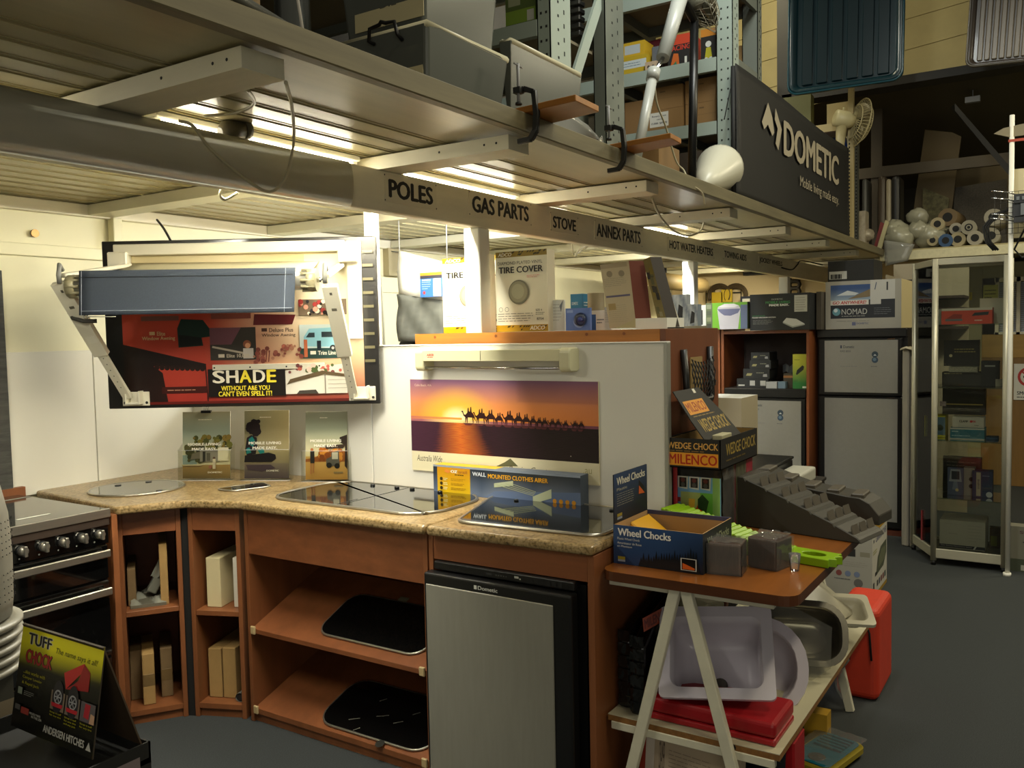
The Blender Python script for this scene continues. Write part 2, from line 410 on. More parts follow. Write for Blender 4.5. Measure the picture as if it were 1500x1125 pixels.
# unseen frame added around the front fill light, behind the viewpoint
g = G(); g.T = Matrix.Translation((-2.3, -1.6, 0)) @ Matrix.Rotation(rad(-62), 4, 'Z')
for x in (-1.56, -.52, .46, 1.5): g.box(x, x+.06, -.06, -.01, .85, 2.65, WHITE)
for z in (.84, 2.6): g.box(-1.56, 1.56, -.06, -.01, z, z+.06, WHITE)
S(g, 'fill_frame')
g = G(); g.T = Matrix.Translation((-2.3, -1.6, 0)) @ Matrix.Rotation(rad(-62), 4, 'Z'); g.box(-1.6, 1.6, -.08, -.02, 0, .84, WALL); S(g, 'wall_front')
# ================================================================== KITCHEN CORNER
WOOD = mat('cherry_laminate', '784829', .42, noise=(8, .22), stretch=(1.2, 1.2, .12))
WOODH = mat('cherry_laminate_across', '764527', .42, noise=(8, .22), stretch=(1.2, .12, 3))
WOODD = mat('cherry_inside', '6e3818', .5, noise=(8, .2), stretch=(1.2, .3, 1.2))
STEEL = mat('brushed_steel', 'b3aea2', .3, .9, noise=(60, .06), stretch=(.1, .1, 3))
CHROME = mat('chrome')
BGLASS = mat('black_glass', '0a0a0a', .04, coat=.6, spec=.6)
CARD = mat('cardboard', '9a7a48', .8, noise=(20, .08), stretch=(.3, 1, 1))
CARDD = mat('dark_cardboard', '6d5738', .8, noise=(20, .08))
def speckle():
    mt, nt, b = nodes('granite_laminate'); L = nt.links.new; N = nt.nodes.new
    tc = N('ShaderNodeTexCoord'); n1 = N('ShaderNodeTexNoise'); n1.inputs['Scale'].default_value = 110; n1.inputs['Detail'].default_value = 4
    n2 = N('ShaderNodeTexNoise'); n2.inputs['Scale'].default_value = 30; n2.inputs['Detail'].default_value = 5
    r1 = N('ShaderNodeValToRGB'); e = r1.color_ramp.elements
    e[0].position = .30; e[0].color = (*lin('4f4027'), 1); e[1].position = .62; e[1].color = (*lin('a48d67'), 1)
    k = e.new(.43); k.color = (*lin('806c46'), 1); k = e.new(.5); k.color = (*lin('95805b'), 1)
    r2_ = N('ShaderNodeValToRGB'); e = r2_.color_ramp.elements; e[0].position = .35; e[0].color = (.72, .66, .55, 1); e[1].position = .65; e[1].color = (1, 1, 1, 1)
    mx = N('ShaderNodeMix'); mx.data_type = 'RGBA'; mx.blend_type = 'MULTIPLY'; mx.inputs[0].default_value = 1
    L(tc.outputs['Object'], n1.inputs['Vector']); L(tc.outputs['Object'], n2.inputs['Vector'])
    L(n1.outputs['Fac'], r1.inputs[0]); L(n2.outputs['Fac'], r2_.inputs[0]); L(r1.outputs[0], mx.inputs[6]); L(r2_.outputs[0], mx.inputs[7])
    L(mx.outputs[2], b.inputs['Base Color']); b.inputs['Roughness'].default_value = .3
    return mt
GRAN = speckle()

# worktops
g = G(); g.prism([(1.925, 3.03), (2.136, 2.905), (2.217, 2.70), (2.215, 1.783), (2.786, 1.783), (2.786, 3.696), (1.985, 3.696)], .845, .877, GRAN)
g.build('worktop', bevel=.011, seg=3, label='long speckled stone-look worktop turning through the corner over the open cabinets', cat='worktop')
g = G(); g.prism([(2.215, 1.777), (2.23, 1.172), (2.786, 1.172), (2.786, 1.777)], .845, .877, GRAN)
g.build('worktop', bevel=.011, seg=3, label='short speckled stone-look worktop over the small grey fridge', cat='worktop')

# stove
st = thing('stove', 'black freestanding cooker with a glass hob top and steel bar handles', 'cooker', (1.62, 3.35, 0))
g = G(); g.box(1.30, 1.895, 3.055, 3.66, .05, .85, BLACKP); g.build('body', st, bevel=.003)
g = G(); g.box(1.295, 1.90, 3.035, 3.67, .852, .876, mat('hob_glass', '25251f', .05, coat=.5)); g.build('hob', st, bevel=.002)
g = G(); g.box(1.293, 1.902, 3.028, 3.038, .845, .878, STEEL); g.build('trim_strip', st, bevel=.002)
g = G(); g.box(1.295, 1.90, 3.034, 3.056, .815, .846, mat('bronze_strip', '4a3f38', .3, .5)); g.build('fascia_strip', st, bevel=.002)
g = G(); g.box(1.30, 1.895, 3.04, 3.056, .748, .814, BGLASS)
f = Face(g, (1.30, 3.04, .748), (.595, 0, 0), (0, 0, .066), GLOSS)
for k in range(8):
    for dz in (.2, .82): f.disc(.1+k*.115, dz, .003, '9a9a94', 8)
    f.rect(.135+k*.115, .15+k*.115, .45, .55, '8a8a84')
g.build('control_panel', st)
for i, X in enumerate((1.405, 1.488, 1.572, 1.646, 1.718, 1.790, 1.855)):
    g = G(); g.lathe([(.004, 3.041), (.019, 3.041), (.0185, 3.034), (.016, 3.03)], BLACKP, (X, 0, .788), 'y', 20)
    k = g.build('knob', st)
    g = G(); g.lathe([(.017, 3.032), (.017, 3.022), (.013, 3.012), (0, 3.009)][::-1], STEEL, (X, 0, .788), 'y', 20); g.box(X-.0055, X+.0055, 3.003, 3.02, .770, .806, STEEL)
    g.build('knob_cap', k, bevel=.002)
for z0, z1, zh in ((.615, .742, .715), (.32, .608, .572)):
    g = G(); g.box(1.305, 1.89, 3.038, 3.056, z0, z1, BGLASS); d = g.build('oven_door', st, bevel=.003)
    g = G(); g.box(1.32, 1.882, 3.005, 3.017, zh-.014, zh+.014, STEEL)
    for xx in (1.335, 1.865): g.box(xx-.008, xx+.008, 3.012, 3.042, zh-.008, zh+.008, STEEL)
    g.build('handle', d, bevel=.003)
g = G(); g.box(1.305, 1.89, 3.042, 3.056, .09, .312, BGLASS); g.build('drawer_front', st, bevel=.003)
g = G(); g.box(1.33, 1.87, 3.08, 3.60, 0, .05, BLACKM); g.build('plinth', st)
f_ = G(); ff = Face(f_, (1.30, 3.66, .8765), (.6, 0, 0), (0, -.6, 0)); ff.n = Vector((0, 0, 1)); ff.rect(.53, .73, .84, .87, 'c8c8bc'); ff.rect(.80, .99, .12, .16, '8a8a80')
f_.build('sticker', st, label='pale paper stickers')

# side board beside the stove
g = G(); g.box(1.908, 1.932, 3.035, 3.66, 0, .85, WOOD); g.box(1.75, 1.932, 3.672, 3.698, .78, .905, WOOD)
g.build('side_board', bevel=.001, label='narrow upright cherry-brown board between the cooker and the corner cabinet', cat='board')

def cabinet(name, label, a0, a1, depth, zf, shelf_z, has_front=True):
    """open-fronted cabinet, front edge from a0 to a1"""
    a0 = Vector((*a0, 0)); a1 = Vector((*a1, 0)); W = (a1-a0).length; an = math.atan2(a1.y-a0.y, a1.x-a0.x)
    t = thing(name, label, 'cabinet', a0, (0, 0, an))
    def B(*a): g = G(); g.T = MW[t.name].copy(); g.box(*a); return g
    B(0, .018, 0, depth, 0, .843, WOOD).build('side_panel', t, bevel=.001); B(W-.018, W, 0, depth, 0, .843, WOOD).build('side_panel', t, bevel=.001)
    B(.018, W-.018, .003, .02, zf, .843, WOODH).build('front_panel', t, bevel=.001)
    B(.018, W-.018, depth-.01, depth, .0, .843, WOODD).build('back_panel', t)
    B(.018, W-.018, .002, depth-.012, .035, .055, WOOD).build('bottom_panel', t); B(.018, W-.018, .012, .03, 0, .034, WOOD).build('kick_board', t)
    if shelf_z: B(.018, W-.018, .004, depth-.012, shelf_z-.02, shelf_z, WOOD).build('shelf', t, bevel=.001)
    return t, an
ca, ana = cabinet('open_cabinet', 'narrow open cherry-brown cabinet next to the cooker holding scrap packaging', (1.960, 3.085), (2.148, 2.955), .40, .752, .45)
cb, anb = cabinet('open_cabinet', 'narrow open cherry-brown corner cabinet holding white and brown cartons', (2.162, 2.93), (2.247, 2.728), .40, .752, .43)
g = G(); g.T = MW[cb.name].copy(); g.box(-.034, -.002, .004, .12, 0, .843, mat('gap_shade', '0b0907', .9)); g.build('shade_strip', cb, label='black strip standing in for the shade in the gap')  # dark strip put in to draw the shade between the two cabinets
cc, anc = cabinet('open_cabinet', 'wide open cherry-brown cabinet with two sloping display shelves of black glass', (2.25, 2.705), (2.25, 1.80), .52, .668, 0)
for z0, k in ((.372, .42), (.055, .34)):
    g = G(); g.prism([(2.253, z0-.018), (2.62, z0-.018+.367*k), (2.62, z0+.367*k), (2.253, z0)], 1.82, 2.685, WOODH, 'y')
    s = g.build('sloping_shelf', cc, bevel=.001)
    for yy in (2.66, 1.822):
        g = G(); g.box(2.243, 2.253, yy, yy+.024, z0-.02, z0+.012, mat('shelf_stop', 'b09a70', .5)); g.build('stop_block', s, bevel=.003)
def in_cab(t, an, x, y, z, w, d, h, m, name, label, cat, rot=0., tape=None, group=None, faces=None):
    g = G(); g.T = MW[t.name] @ Matrix.Translation((x, y, z)) @ Matrix.Rotation(rot, 4, 'Z'); g.box(-w/2, w/2, 0, d, 0, h, m)
    if tape: g.box(-w/2-.0004, w/2+.0004, -.0005, .06, h*tape, h*tape+.05, mat('brown_tape', '6a5535', .25))
    g.build(name, label=label, cat=cat, group=group, bevel=.002)
in_cab(ca, ana, .16, .05, .45, .03, .28, .245, CARD, 'carton', 'thin upright brown carton at the right of the upper bay beside the cooker', 'box')
in_cab(ca, ana, .040, .08, .45, .03, .25, .15, CARDD, 'carton', 'dark brown carton end beside crumpled wrap in the upper bay next to the cooker', 'box')
g = G(); g.T = MW[ca.name] @ Matrix.Translation((.095, .10, .4505)); R = random.Random(5)
g.grid(lambda u, v: (-.06+.13*u, -.06+.2*v, .012+.02*sin(9*u+4*v)*sin(7*v)), 10, 12, clear('clear_film', 'c4c4b4', diff=.35), True)
g.box(-.062, .07, -.06, .12, 0, .012, mat('grey_lid', '5d5a4e', .35)); g.build('flat_packet', label='flat grey packet in clear film lying on the shelf next to the cooker', cat='packet')
g = G(); g.T = MW[ca.name] @ Matrix.Translation((.098, .13, .465)) @ Matrix.Rotation(.5, 4, 'Y'); g.box(-.016, .022, 0, .05, .02, .085, mat('grey_foam', '7a7a6e', .7))
g.grid(lambda u, v: (-.03+.03*u, .02*v, .08+.07*v+.01*sin(8*u)), 4, 6, mat('grey_foam')); g.build('foam_packing', bevel=.004, label='small grey foam block leaning in the upper bay next to the cooker', cat='packaging')
in_cab(ca, ana, .042, .12, .056, .045, .2, .2, CARDD, 'carton', 'dim brown carton at the left of the lower bay next to the cooker', 'box')
in_cab(ca, ana, .088, .045, .056, .045, .25, .205, CARD, 'carton', 'yellow-brown carton with a tape band standing forward in the lower bay', 'box', .02, .36)
in_cab(ca, ana, .155, .10, .056, .044, .22, .20, CARDD, 'carton', 'brown printed carton with worn tape at the right of the lower bay', 'box', 0, .33)
in_cab(cb, anb, .072, .05, .43, .062, .28, .2, mat('white_card', 'c9bb92', .6), 'carton', 'cream white carton standing on the upper shelf of the corner cabinet', 'box', -.05)
in_cab(cb, anb, .172, .06, .43, .04, .25, .2, mat('white_card2', 'd4cfc0', .6), 'carton', 'white carton half hidden at the right of the corner cabinet shelf', 'box')
in_cab(cb, anb, .058, .06, .056, .056, .28, .20, CARD, 'carton', 'left of two matching brown cartons at the bottom of the corner cabinet', 'box')
in_cab(cb, anb, .120, .06, .056, .056, .28, .205, CARD, 'carton', 'right of two matching brown cartons at the bottom of the corner cabinet', 'box')
g = G(); g.T = MW[cb.name] @ Matrix.Translation((.176, .03, .073)); g.tube([(0, 0, 0), (0, .09, 0)], .018, mat('grey_pipe', '6c6c66', .5), 16, caps=False); g.tube([(0, .003, 0), (0, .09, 0)], .0145, BLACKM, 16, caps=True)
g.build('pipe_offcut', label='short grey plastic pipe end lying in the corner cabinet', cat='pipe')

def sheet(name, label, cx, cy, wx, wy, r, z0, k, cat='glass lid', marks=None):
    an = math.atan(k); t = thing(name, label, cat, (cx, cy, z0+k*(cx-2.255)+.001), (0, -an, 0))
    g = G(); g.T = MW[t.name].copy(); g.prism(g.rrect(wx, wy, r, 6), .003, .009, BGLASS, smooth=False)
    if marks: marks(g)
    g.build('glass', t)
    g = G(); g.T = MW[t.name].copy(); P = [(a, b, .005) for a, b in g.rrect(wx, wy, r, 6)]; g.tube(P, .005, STEEL, 6, closed=True); g.build('rim', t)
    return t
def m1(g):
    f = Face(g, (-.2, .2, .009), (0, -.4, 0), (.4, 0, 0), GLOSS); f.rect(.42, .53, .80, .86, '6f6b58')
sheet('hob_cover', 'black glass cooktop cover with rounded corners on the upper sloping shelf', 2.405, 2.13, .235, .50, .06, .372, .42, marks=m1)
def m2(g):
    f = Face(g, (-.2, .22, .009), (0, -.44, 0), (.4, 0, 0), GLOSS)
    for a, b, l in ((.20, .30, .09), (.42, .42, .10), (.62, .40, .07), (.32, .60, .05), (.33, .20, .04), (.72, .55, .05)): f.line(a, b, a+l, b+.05, .004, '5f5d54')
    f.disc(.66, .15, .018, '2e2d29', 12)
sheet('hob_cover', 'large dusty black glass cover on the lower sloping shelf', 2.39, 2.11, .25, .52, .075, .055, .34, marks=m2)

# fridge cabinet and fridge
g = G(); g.box(2.245, 2.78, 1.175, 1.197, 0, .843, WOOD); cd = thing('fridge_cabinet', 'cherry-brown cabinet built round the small grey fridge at the end of the counter', 'cabinet', (2.5, 1.48, 0)); g.build('side_panel', cd, bevel=.001)
g = G(); g.box(2.245, 2.78, 1.772, 1.790, 0, .843, WOOD); g.build('side_panel', cd, bevel=.001)
g = G(); g.box(2.248, 2.268, 1.198, 1.771, .762, .843, WOODH); g.build('front_panel', cd, bevel=.001)
FG = mat('fridge_grey', '8d8b80', .4, .25, noise=(60, .05), stretch=(1, 1, .1))
fr = thing('fridge', 'small under-counter fridge with a black frame and plain grey door', 'fridge', (2.5, 1.485, 0))
g = G(); g.box(2.27, 2.76, 1.215, 1.755, .02, .745, BLACKP); g.build('body', fr)
g = G(); g.box(2.232, 2.27, 1.235, 1.76, .733, .760, BLACKP); f = Face(g, (2.232, 1.76, .733), (0, -.525, 0), (0, 0, .027))
for i in range(5): f.disc(.47+i*.018, .45, .002, '565650', 8)
f.rect(.40, .44, .35, .6, '2a2a2a'); f.rect(.60, .63, .45, .7, 'a5a59c'); f.rect(.635, .645, .35, .5, 'a5a59c')
for k in range(6): f.rect(.7+k*.04, .725+k*.04, .2, .8, '050505')
g.build('control_strip', fr, bevel=.004, seg=2)
d = G(); d.box(2.205, 2.25, 1.232, 1.783, .03, .727, BLACKP); dd = d.build('door', fr, bevel=.008, seg=3)
g = G(); g.box(2.2, 2.206, 1.292, 1.771, .045, .690, FG); g.build('door_skin', dd, bevel=.002, label='plain grey metal door skin')
g = G(); f = Face(g, (2.2045, 1.58, .698), (0, -.09, 0), (0, 0, .014), GLOSS, .0003); f.rect(0, .12, .05, .95, 'c4c4bc'); f.text('Dometic', .17, 1, .05, .95, 'c4c4bc', .02); g.build('nameplate', dd)

# hob lids set into the worktop
def lidset(name, label, pts, cat, extras=None, rim=.006, gz=.884, glass=None):
    c = sum((Vector((*p, 0)) for p in pts), Vector())/len(pts)
    t = thing(name, label, cat, (c.x, c.y, .877))
    g = G(); g.prism(pts, .8775, gz, glass or BGLASS); 
    if extras: extras(g, gz)
    g.build('glass_lid', t)
    g = G(); g.tube([(a, b, .8815) for a, b in pts], rim, STEEL, 6, closed=True); g.build('steel_rim', t)
    return t
def rcorner(poly, rs):
    """polygon with rounded corners"""
    out = []; n = len(poly)
    for i in range(n):
        p = Vector(poly[i]); a = Vector(poly[i-1]); b = Vector(poly[(i+1) % n]); r = rs[i] if isinstance(rs, (list, tuple)) else rs
        u = (a-p).normalized(); v = (b-p).normalized()
        for k in range(6):
            t = k/5; q = p+u*r*(1-t)**2+v*r*t*t
            out.append((q.x, q.y))
    return out
def seam(g, z):
    g.box(2.33, 2.72, 2.262, 2.266, z, z+.0006, BLACKM); g.box(2.32, 2.44, 2.28, 2.284, z, z+.0006, BLACKM)
    for a, b in ((2.69, 2.43), (2.69, 2.30), (2.69, 2.22), (2.69, 2.08)): g.lathe([(.010, 0), (.010, .006), (.006, .008)], BLACKP, (a, b, z), 'z', 12)
lidset('cooktop', 'wide glass-lidded cooktop with a folding seam and steel rim set in the long worktop', rcorner([(2.315, 2.60), (2.315, 1.93), (2.40, 1.86), (2.64, 1.86), (2.735, 1.95), (2.735, 2.60), (2.65, 2.66), (2.40, 2.66)][::-1], .06), 'cooktop', seam)
def dots(g, z):
    for a, b in ((2.68, 1.72), (2.68, 1.33)): g.lathe([(.009, 0), (.009, .005), (.005, .007)], BLACKP, (a, b, z), 'z', 12)
lidset('cooktop', 'rectangular glass-lidded cooktop set in the short worktop over the fridge', rcorner([(2.30, 1.715), (2.33, 1.20), (2.74, 1.20), (2.74, 1.86)][::-1], [.05, .06, .06, .05]), 'cooktop', dots)
g = G()
t = lidset('sink', 'round glass-lidded sink set in the corner worktop', [(2.212+.187*cos(2*pi*i/40), 3.322+.187*sin(2*pi*i/40)) for i in range(40)], 'sink',
    lambda g, z: [g.lathe([(.013, 0), (.013, .003)], BLACKP, (a, b, z), 'z', 14) for a, b in ((2.20, 3.155), (2.20, 3.44), (2.32, 3.40))], .005, glass=mat('smoke_glass', '55534c', .08, coat=.4))
lidset('sink', 'small diamond glass lid set in the corner worktop in front of the brochures', rcorner([(2.345, 2.985), (2.345, 2.88), (2.50, 2.82), (2.545, 2.93)][::-1], .03), 'sink', lambda g, z: [g.lathe([(.008, 0), (.008, .002)], BLACKP, (a, b, z), 'z', 10) for a, b in ((2.38, 2.91), (2.49, 2.93))], .004, glass=BGLASS)
g = G(); g.lathe([(.022, 0), (.024, .003), (.018, .006), (0, .007)], CHROME, (2.752, 2.085, .8775), 'z', 20); g.build('waste_plug', label='small bright metal plug cap beside the clothes airer carton', cat='plug')
# ================================================================== MEASURING: a photo pixel met with a plane of the room, or at a depth
def ray(px, py): return r2*((px-750)/F)+d2*((py-562.5)/F)+fw
def at(px, py, ax, val):
    d = ray(px, py); o = Vector((0, 0, EYE)); i = 'xyz'.index(ax); return o+d*((val-o[i])/d[i])
def W(px, py, depth): return Vector((0, 0, EYE))+ray(px, py)*depth

# ================================================================== AWNING DISPLAY BOARD
BL = Vector((2.127, 3.363, 1.222)); BU = Vector((.5419, -.8405, 0)); BN = Vector((-.8405, -.5419, 0)); BW, BH = 1.127, .69
def bp(px, py, off=0.):
    return BL+BU*((px-147)*BW/398)+Vector((0, 0, (597-py)*BH/247))+BN*off
bd = thing('display_board', 'large awning display board with red sunset advert fixed across the corner above the worktop', 'display board', BL+BU*BW/2)
g = G(); g.T = Matrix((BU, BN*-1, (0, 0, 1))).transposed().to_4x4(); g.T.translation = BL
g.box(0, BW, 0, .03, 0, BH, mat('board_black', '14120f', .3, coat=.4))
g.build('backing', bd, bevel=.003)
g = G(); g.T = Matrix((BU, BN*-1, (0, 0, 1))).transposed().to_4x4(); g.T.translation = BL
g.box(.18, .21, .03, .18, .05, .62, mat('grey_bracket', '6a6a64')); g.box(.80, .83, .03, .04, .05, .62, mat('grey_bracket')); g.build('mounting_batten', bd)
g = G()
fa = Face(g, BL+BN*.001, BU*BW, (0, 0, BH), GLOSS)
def X_(x): return (x-147)/398
def Y_(y): return (597-y)/247
def mixc(a, b, t):
    a = lin(a); b = lin(b); t = max(0, min(1, t)); return tuple(a[i]+(b[i]-a[i])*t for i in range(3))
def bg(u, v):
    c = mixc(mixc('b4402f', 'c8452e', v), mixc('d8a878', 'f0e4c4', v*1.3), (u-.36)*2.6); return mixc('8c2a22', c, v*3.2)
fa.grad(X_(172), X_(523), Y_(592), Y_(358), bg, 24, 12); fa.poly([(X_(190), Y_(400)), (X_(503), Y_(430)), (X_(503), Y_(372)), (X_(180), Y_(372))], 'c2b48a')
fa.poly([(X_(440), Y_(428)), (X_(503), Y_(470)), (X_(503), Y_(375)), (X_(440), Y_(375))], 'ddd2b0')  # cream patches here and above: strong light on the advert put into its colour
fa.poly([(X_(172), Y_(592)), (X_(235), Y_(592)), (X_(228), Y_(545)), (X_(215), Y_(535)), (X_(290), Y_(540)), (X_(292), Y_(533)), (X_(172), Y_(502))], '1d0f0c')
for k in range(10): fa.disc(X_(220+k*7.4), Y_(537+k*.35), .011, '241410', 8)
fa.line(X_(291), Y_(535), X_(293), Y_(590), .005, '2a1510')
fa.rect(X_(226), X_(292), Y_(576), Y_(566), '3a120e'); fa.rect(X_(172), X_(523), Y_(592), Y_(588), '5a1812')
fa.lines(X_(234), X_(288), Y_(573), Y_(569), 1, 'b98a70')
fa.poly([(X_(253), Y_(508)), (X_(289), Y_(506)), (X_(287), Y_(494)), (X_(307), Y_(492)), (X_(290), Y_(468)), (X_(258), Y_(466)), (X_(252), Y_(480))], '0f2a20')
fa.poly([(X_(255), Y_(507)), (X_(286), Y_(505)), (X_(286), Y_(494)), (X_(262), Y_(490)), (X_(254), Y_(490))], '0a0d0a')
fa.rect(X_(200), X_(255), Y_(468), Y_(461), '7a5048'); fa.rect(X_(302), X_(360), Y_(467), Y_(459), '8a4a40')
fa.poly([(X_(363), Y_(477)), (X_(420), Y_(477)), (X_(425), Y_(463)), (X_(365), Y_(461))], '5c1f22')
fa.rect(X_(299), X_(366), Y_(528), Y_(480), '37322c'); fa.poly([(X_(299), Y_(505)), (X_(330), Y_(505)), (X_(345), Y_(480)), (X_(299), Y_(480))], '6e4550')
fa.line(X_(302), Y_(508), X_(352), Y_(519), .008, 'b5aa9a'); fa.disc(X_(353), Y_(505), .017, '8a5238', 12); fa.disc(X_(354), Y_(507), .011, 'd39a76', 12); fa.rect(X_(347), X_(362), Y_(526), Y_(511), 'c9c2bc')
fa.rect(X_(430), X_(500), Y_(528), Y_(478), 'c7d4d2'); fa.poly([(X_(437), Y_(510)), (X_(436), Y_(496)), (X_(444), Y_(484)), (X_(500), Y_(482)), (X_(500), Y_(512))], '8cc0cf')
fa.rect(X_(462), X_(482), Y_(497), Y_(489), '27343a'); fa.poly([(X_(439), Y_(497)), (X_(452), Y_(497)), (X_(452), Y_(490)), (X_(444), Y_(490))], '2c3a40'); fa.rect(X_(430), X_(500), Y_(528), Y_(513), '26413c')
fa.disc(X_(478), Y_(513), .013, '1b1b1b', 14); fa.disc(X_(478), Y_(513), .006, 'b8b8b8', 10); fa.rect(X_(436), X_(441), Y_(526), Y_(500), 'c46a42'); fa.rect(X_(455), X_(461), Y_(516), Y_(502), '1c2630')
R = random.Random(11)
for k in range(44):
    x = R.uniform(362, 432); fa.disc(X_(x), Y_(R.uniform(513, 533)-(x-362)*.12), R.uniform(.005, .011), ['8a4438', '9a5446', '7b3c33', 'b07a60'][k % 4], 7)
for x in (380, 384): fa.line(X_(x), Y_(532), X_(x+2), Y_(515), .004, '6e2c24')
fa.rect(X_(430), X_(500), Y_(464), Y_(441), '6a5a48')
for k in range(30): fa.disc(X_(R.uniform(432, 478)), Y_(R.uniform(444, 463)), R.uniform(.005, .012), ['1a1612', 'd5c8b0', '8c2f2c', 'c98f78', '2c2c30'][k % 5], 7)
fa.rect(X_(503), X_(523), Y_(500), Y_(357), 'f0ead6')
fa.rect(X_(295), X_(408), Y_(582), Y_(541), '15100d')
fa.poly([(X_(408), Y_(580)), (X_(498), Y_(580)), (X_(498), Y_(536)), (X_(408), Y_(545))], 'cfc9bb')
for k in range(24): fa.disc(X_(R.uniform(412, 494)), Y_(R.uniform(538, 549)), R.uniform(.006, .012), ['b05a4c', '4a5a30', 'd8b8a8', '6e3a3a'][k % 4], 7)
fa.poly([(X_(410), Y_(566)), (X_(415), Y_(558)), (X_(462), Y_(546)), (X_(498), Y_(552)), (X_(498), Y_(556)), (X_(464), Y_(552)), (X_(418), Y_(563))], '55452f')
fa.poly([(X_(424), Y_(580)), (X_(428), Y_(575)), (X_(452), Y_(574)), (X_(456), Y_(580))], '3a352f'); fa.line(X_(466), Y_(551), X_(466), Y_(580), .005, '7c7668')
for y in (560, 566, 572): fa.line(X_(470), Y_(y), X_(498), Y_(y), .002, '9b9484')
for i, (c, x0) in enumerate(zip(('e8e0cc', 'e8e0cc', 'e6d23a', 'e8e0cc', 'e6d23a'), (302, 322, 341, 361, 381))): fa.text('SHADE'[i], X_(x0), X_(x0+(14 if i == 4 else 18)), Y_(562), Y_(543), c, .03)
fa.text('WITHOUT A&E YOU', X_(314), X_(385), Y_(573), Y_(566), 'e6d23a', .025); fa.text("CAN'T EVEN SPELL IT!", X_(310), X_(388), Y_(581.5), Y_(574), 'e6d23a', .025)
fa.text('Elite', X_(224), X_(236), Y_(490), Y_(484), 'd9b98a', .02); fa.text('Window Awning', X_(202), X_(250), Y_(498), Y_(491), 'd9b98a', .02); fa.rect(X_(213), X_(221), Y_(489), Y_(484), 'd9b98a')
fa.text('Deluxe Plus', X_(387), X_(422), Y_(488), Y_(482), '4a2a20', .02); fa.text('Window Awning', X_(376), X_(425), Y_(496), Y_(490), '4a2a20', .02); fa.rect(X_(376), X_(384), Y_(487), Y_(482), '4a2a20')
fa.text('Elite 10,000', X_(324), X_(357), Y_(525), Y_(519), 'd0c4b0', .02); fa.rect(X_(312), X_(321), Y_(524), Y_(519), 'd0c4b0'); fa.text('Trim Line', X_(457), X_(483), Y_(523), Y_(517), 'e4dccb', .02); fa.rect(X_(446), X_(454), Y_(522), Y_(517), 'e4dccb')
for k in range(9): fa.rect(X_(525), X_(540), Y_(375+k*20), Y_(371+k*20), '6a6448')
g.build('advert', bd, label='red sunset awning advert with photographs and lettering')
ALU = mat('painted_alu', 'd4cfbc', .35, .1); ALUR = mat('bare_alu', 'a9a69a', .28, .7)
g = G(); g.T = Matrix((BU, BN*-1, (0, 0, 1))).transposed().to_4x4(); g.T.translation = BL
g.box(X_(302)*BW, X_(465)*BW, -.012, 0, Y_(543)*BH, Y_(534.5)*BH, ALU)
for x in (305, 357, 410, 458): g.lathe([(.004, -.0135), (.004, -.01)], BLACKM, (X_(x)*BW, 0, Y_(539)*BH), 'y', 8)
g.build('alu_strip', bd, bevel=.002)

# awning fitted on the board
aw = thing('awning', 'short sample awning with a blue valance on white arms standing off the red advert board', 'awning', bp(320, 590, .1))
OUT = .36
g = G(); g.T = Matrix((BU, BN*-1, (0, 0, 1))).transposed().to_4x4(); g.T.translation = BL
g.box(X_(168)*BW, X_(500)*BW, -.03, 0, Y_(372)*BH, Y_(356)*BH, ALU); g.build('wall_rail', aw, bevel=.003)
def wp(px, py, off): return W(px, py, 3.62-off)
A = [wp(190, 385, .03), wp(468, 382, .03)]; B = [wp(116, 400, .36), wp(432, 396, .36)]
DEN = mat('blue_canvas', '2e3642', .85, noise=(200, .12)); GREYC = mat('awning_cloth', 'b0a88a', .8, noise=(6, .06))
def cl(u, v):
    p = A[0].lerp(A[1], u).lerp(B[0].lerp(B[1], u), v); p.z += -.03*sin(pi*v)*1.0+.008*sin(pi*v)*sin(7*u); return p
g = G(); g.grid(cl, 10, 8, GREYC, True); g.build('canopy', aw, solid=.002)
C = [wp(116, 402, .395), wp(433, 397, .395)]; Dn = [wp(116, 462, .39), wp(431, 457, .39)]
g = G()
def va(u, v):
    if v < .25:
        t = v/.25; p = B[0].lerp(B[1], u).lerp(C[0].lerp(C[1], u), t); p.z += .012*sin(pi*t*.5); return p
    t = (v-.25)/.75; p = C[0].lerp(C[1], u).lerp(Dn[0].lerp(Dn[1], u), t); p.z += .012*(1-t); return p+BN*(.003*sin(9*u)*t)
g.grid(va, 16, 12, DEN, True); vl = g.build('valance', aw, solid=.003)
g = G(); stc = mat('seam_thread', '8f97a4', .8)
for u0 in (.012, .955): g.tube([va(u0, .25+.75*k/8)+BN*.003 for k in range(9)], .0012, stc, 4)
for v0, cc in ((.93, stc), (.36, BLACKM)): g.tube([va(.01+.98*k/12, v0)+BN*.003 for k in range(13)], .0013, cc, 4)
g.build('stitching', vl)
g = G(); e0 = wp(103, 420, .34); e1 = wp(463, 410, .34); ax = (e1-e0).normalized()
g.tube([e0+ax*.012, e1-ax*.012], .036, ALUR, 20); g.build('roller_tube', aw)
for p, s in ((e0, 1), (e1, -1)):
    g = G(); g.tube([p-ax*.004*s, p+ax*.018*s, p+ax*.03*s], [.043, .045, .042], mat('end_cap_olive', '8b8468', .4), 20)
    for k in range(10): a = 2*pi*k/10; q = ax.orthogonal().normalized(); q = q*cos(a)+ax.cross(q)*sin(a); g.tube([p+q*.04, p+q*.04+ax*.05*s], .006, mat('end_cap_olive'), 5)
    g.tube([p-ax*.03*s, p], .01, CHROME, 10); g.build('end_cap', aw)
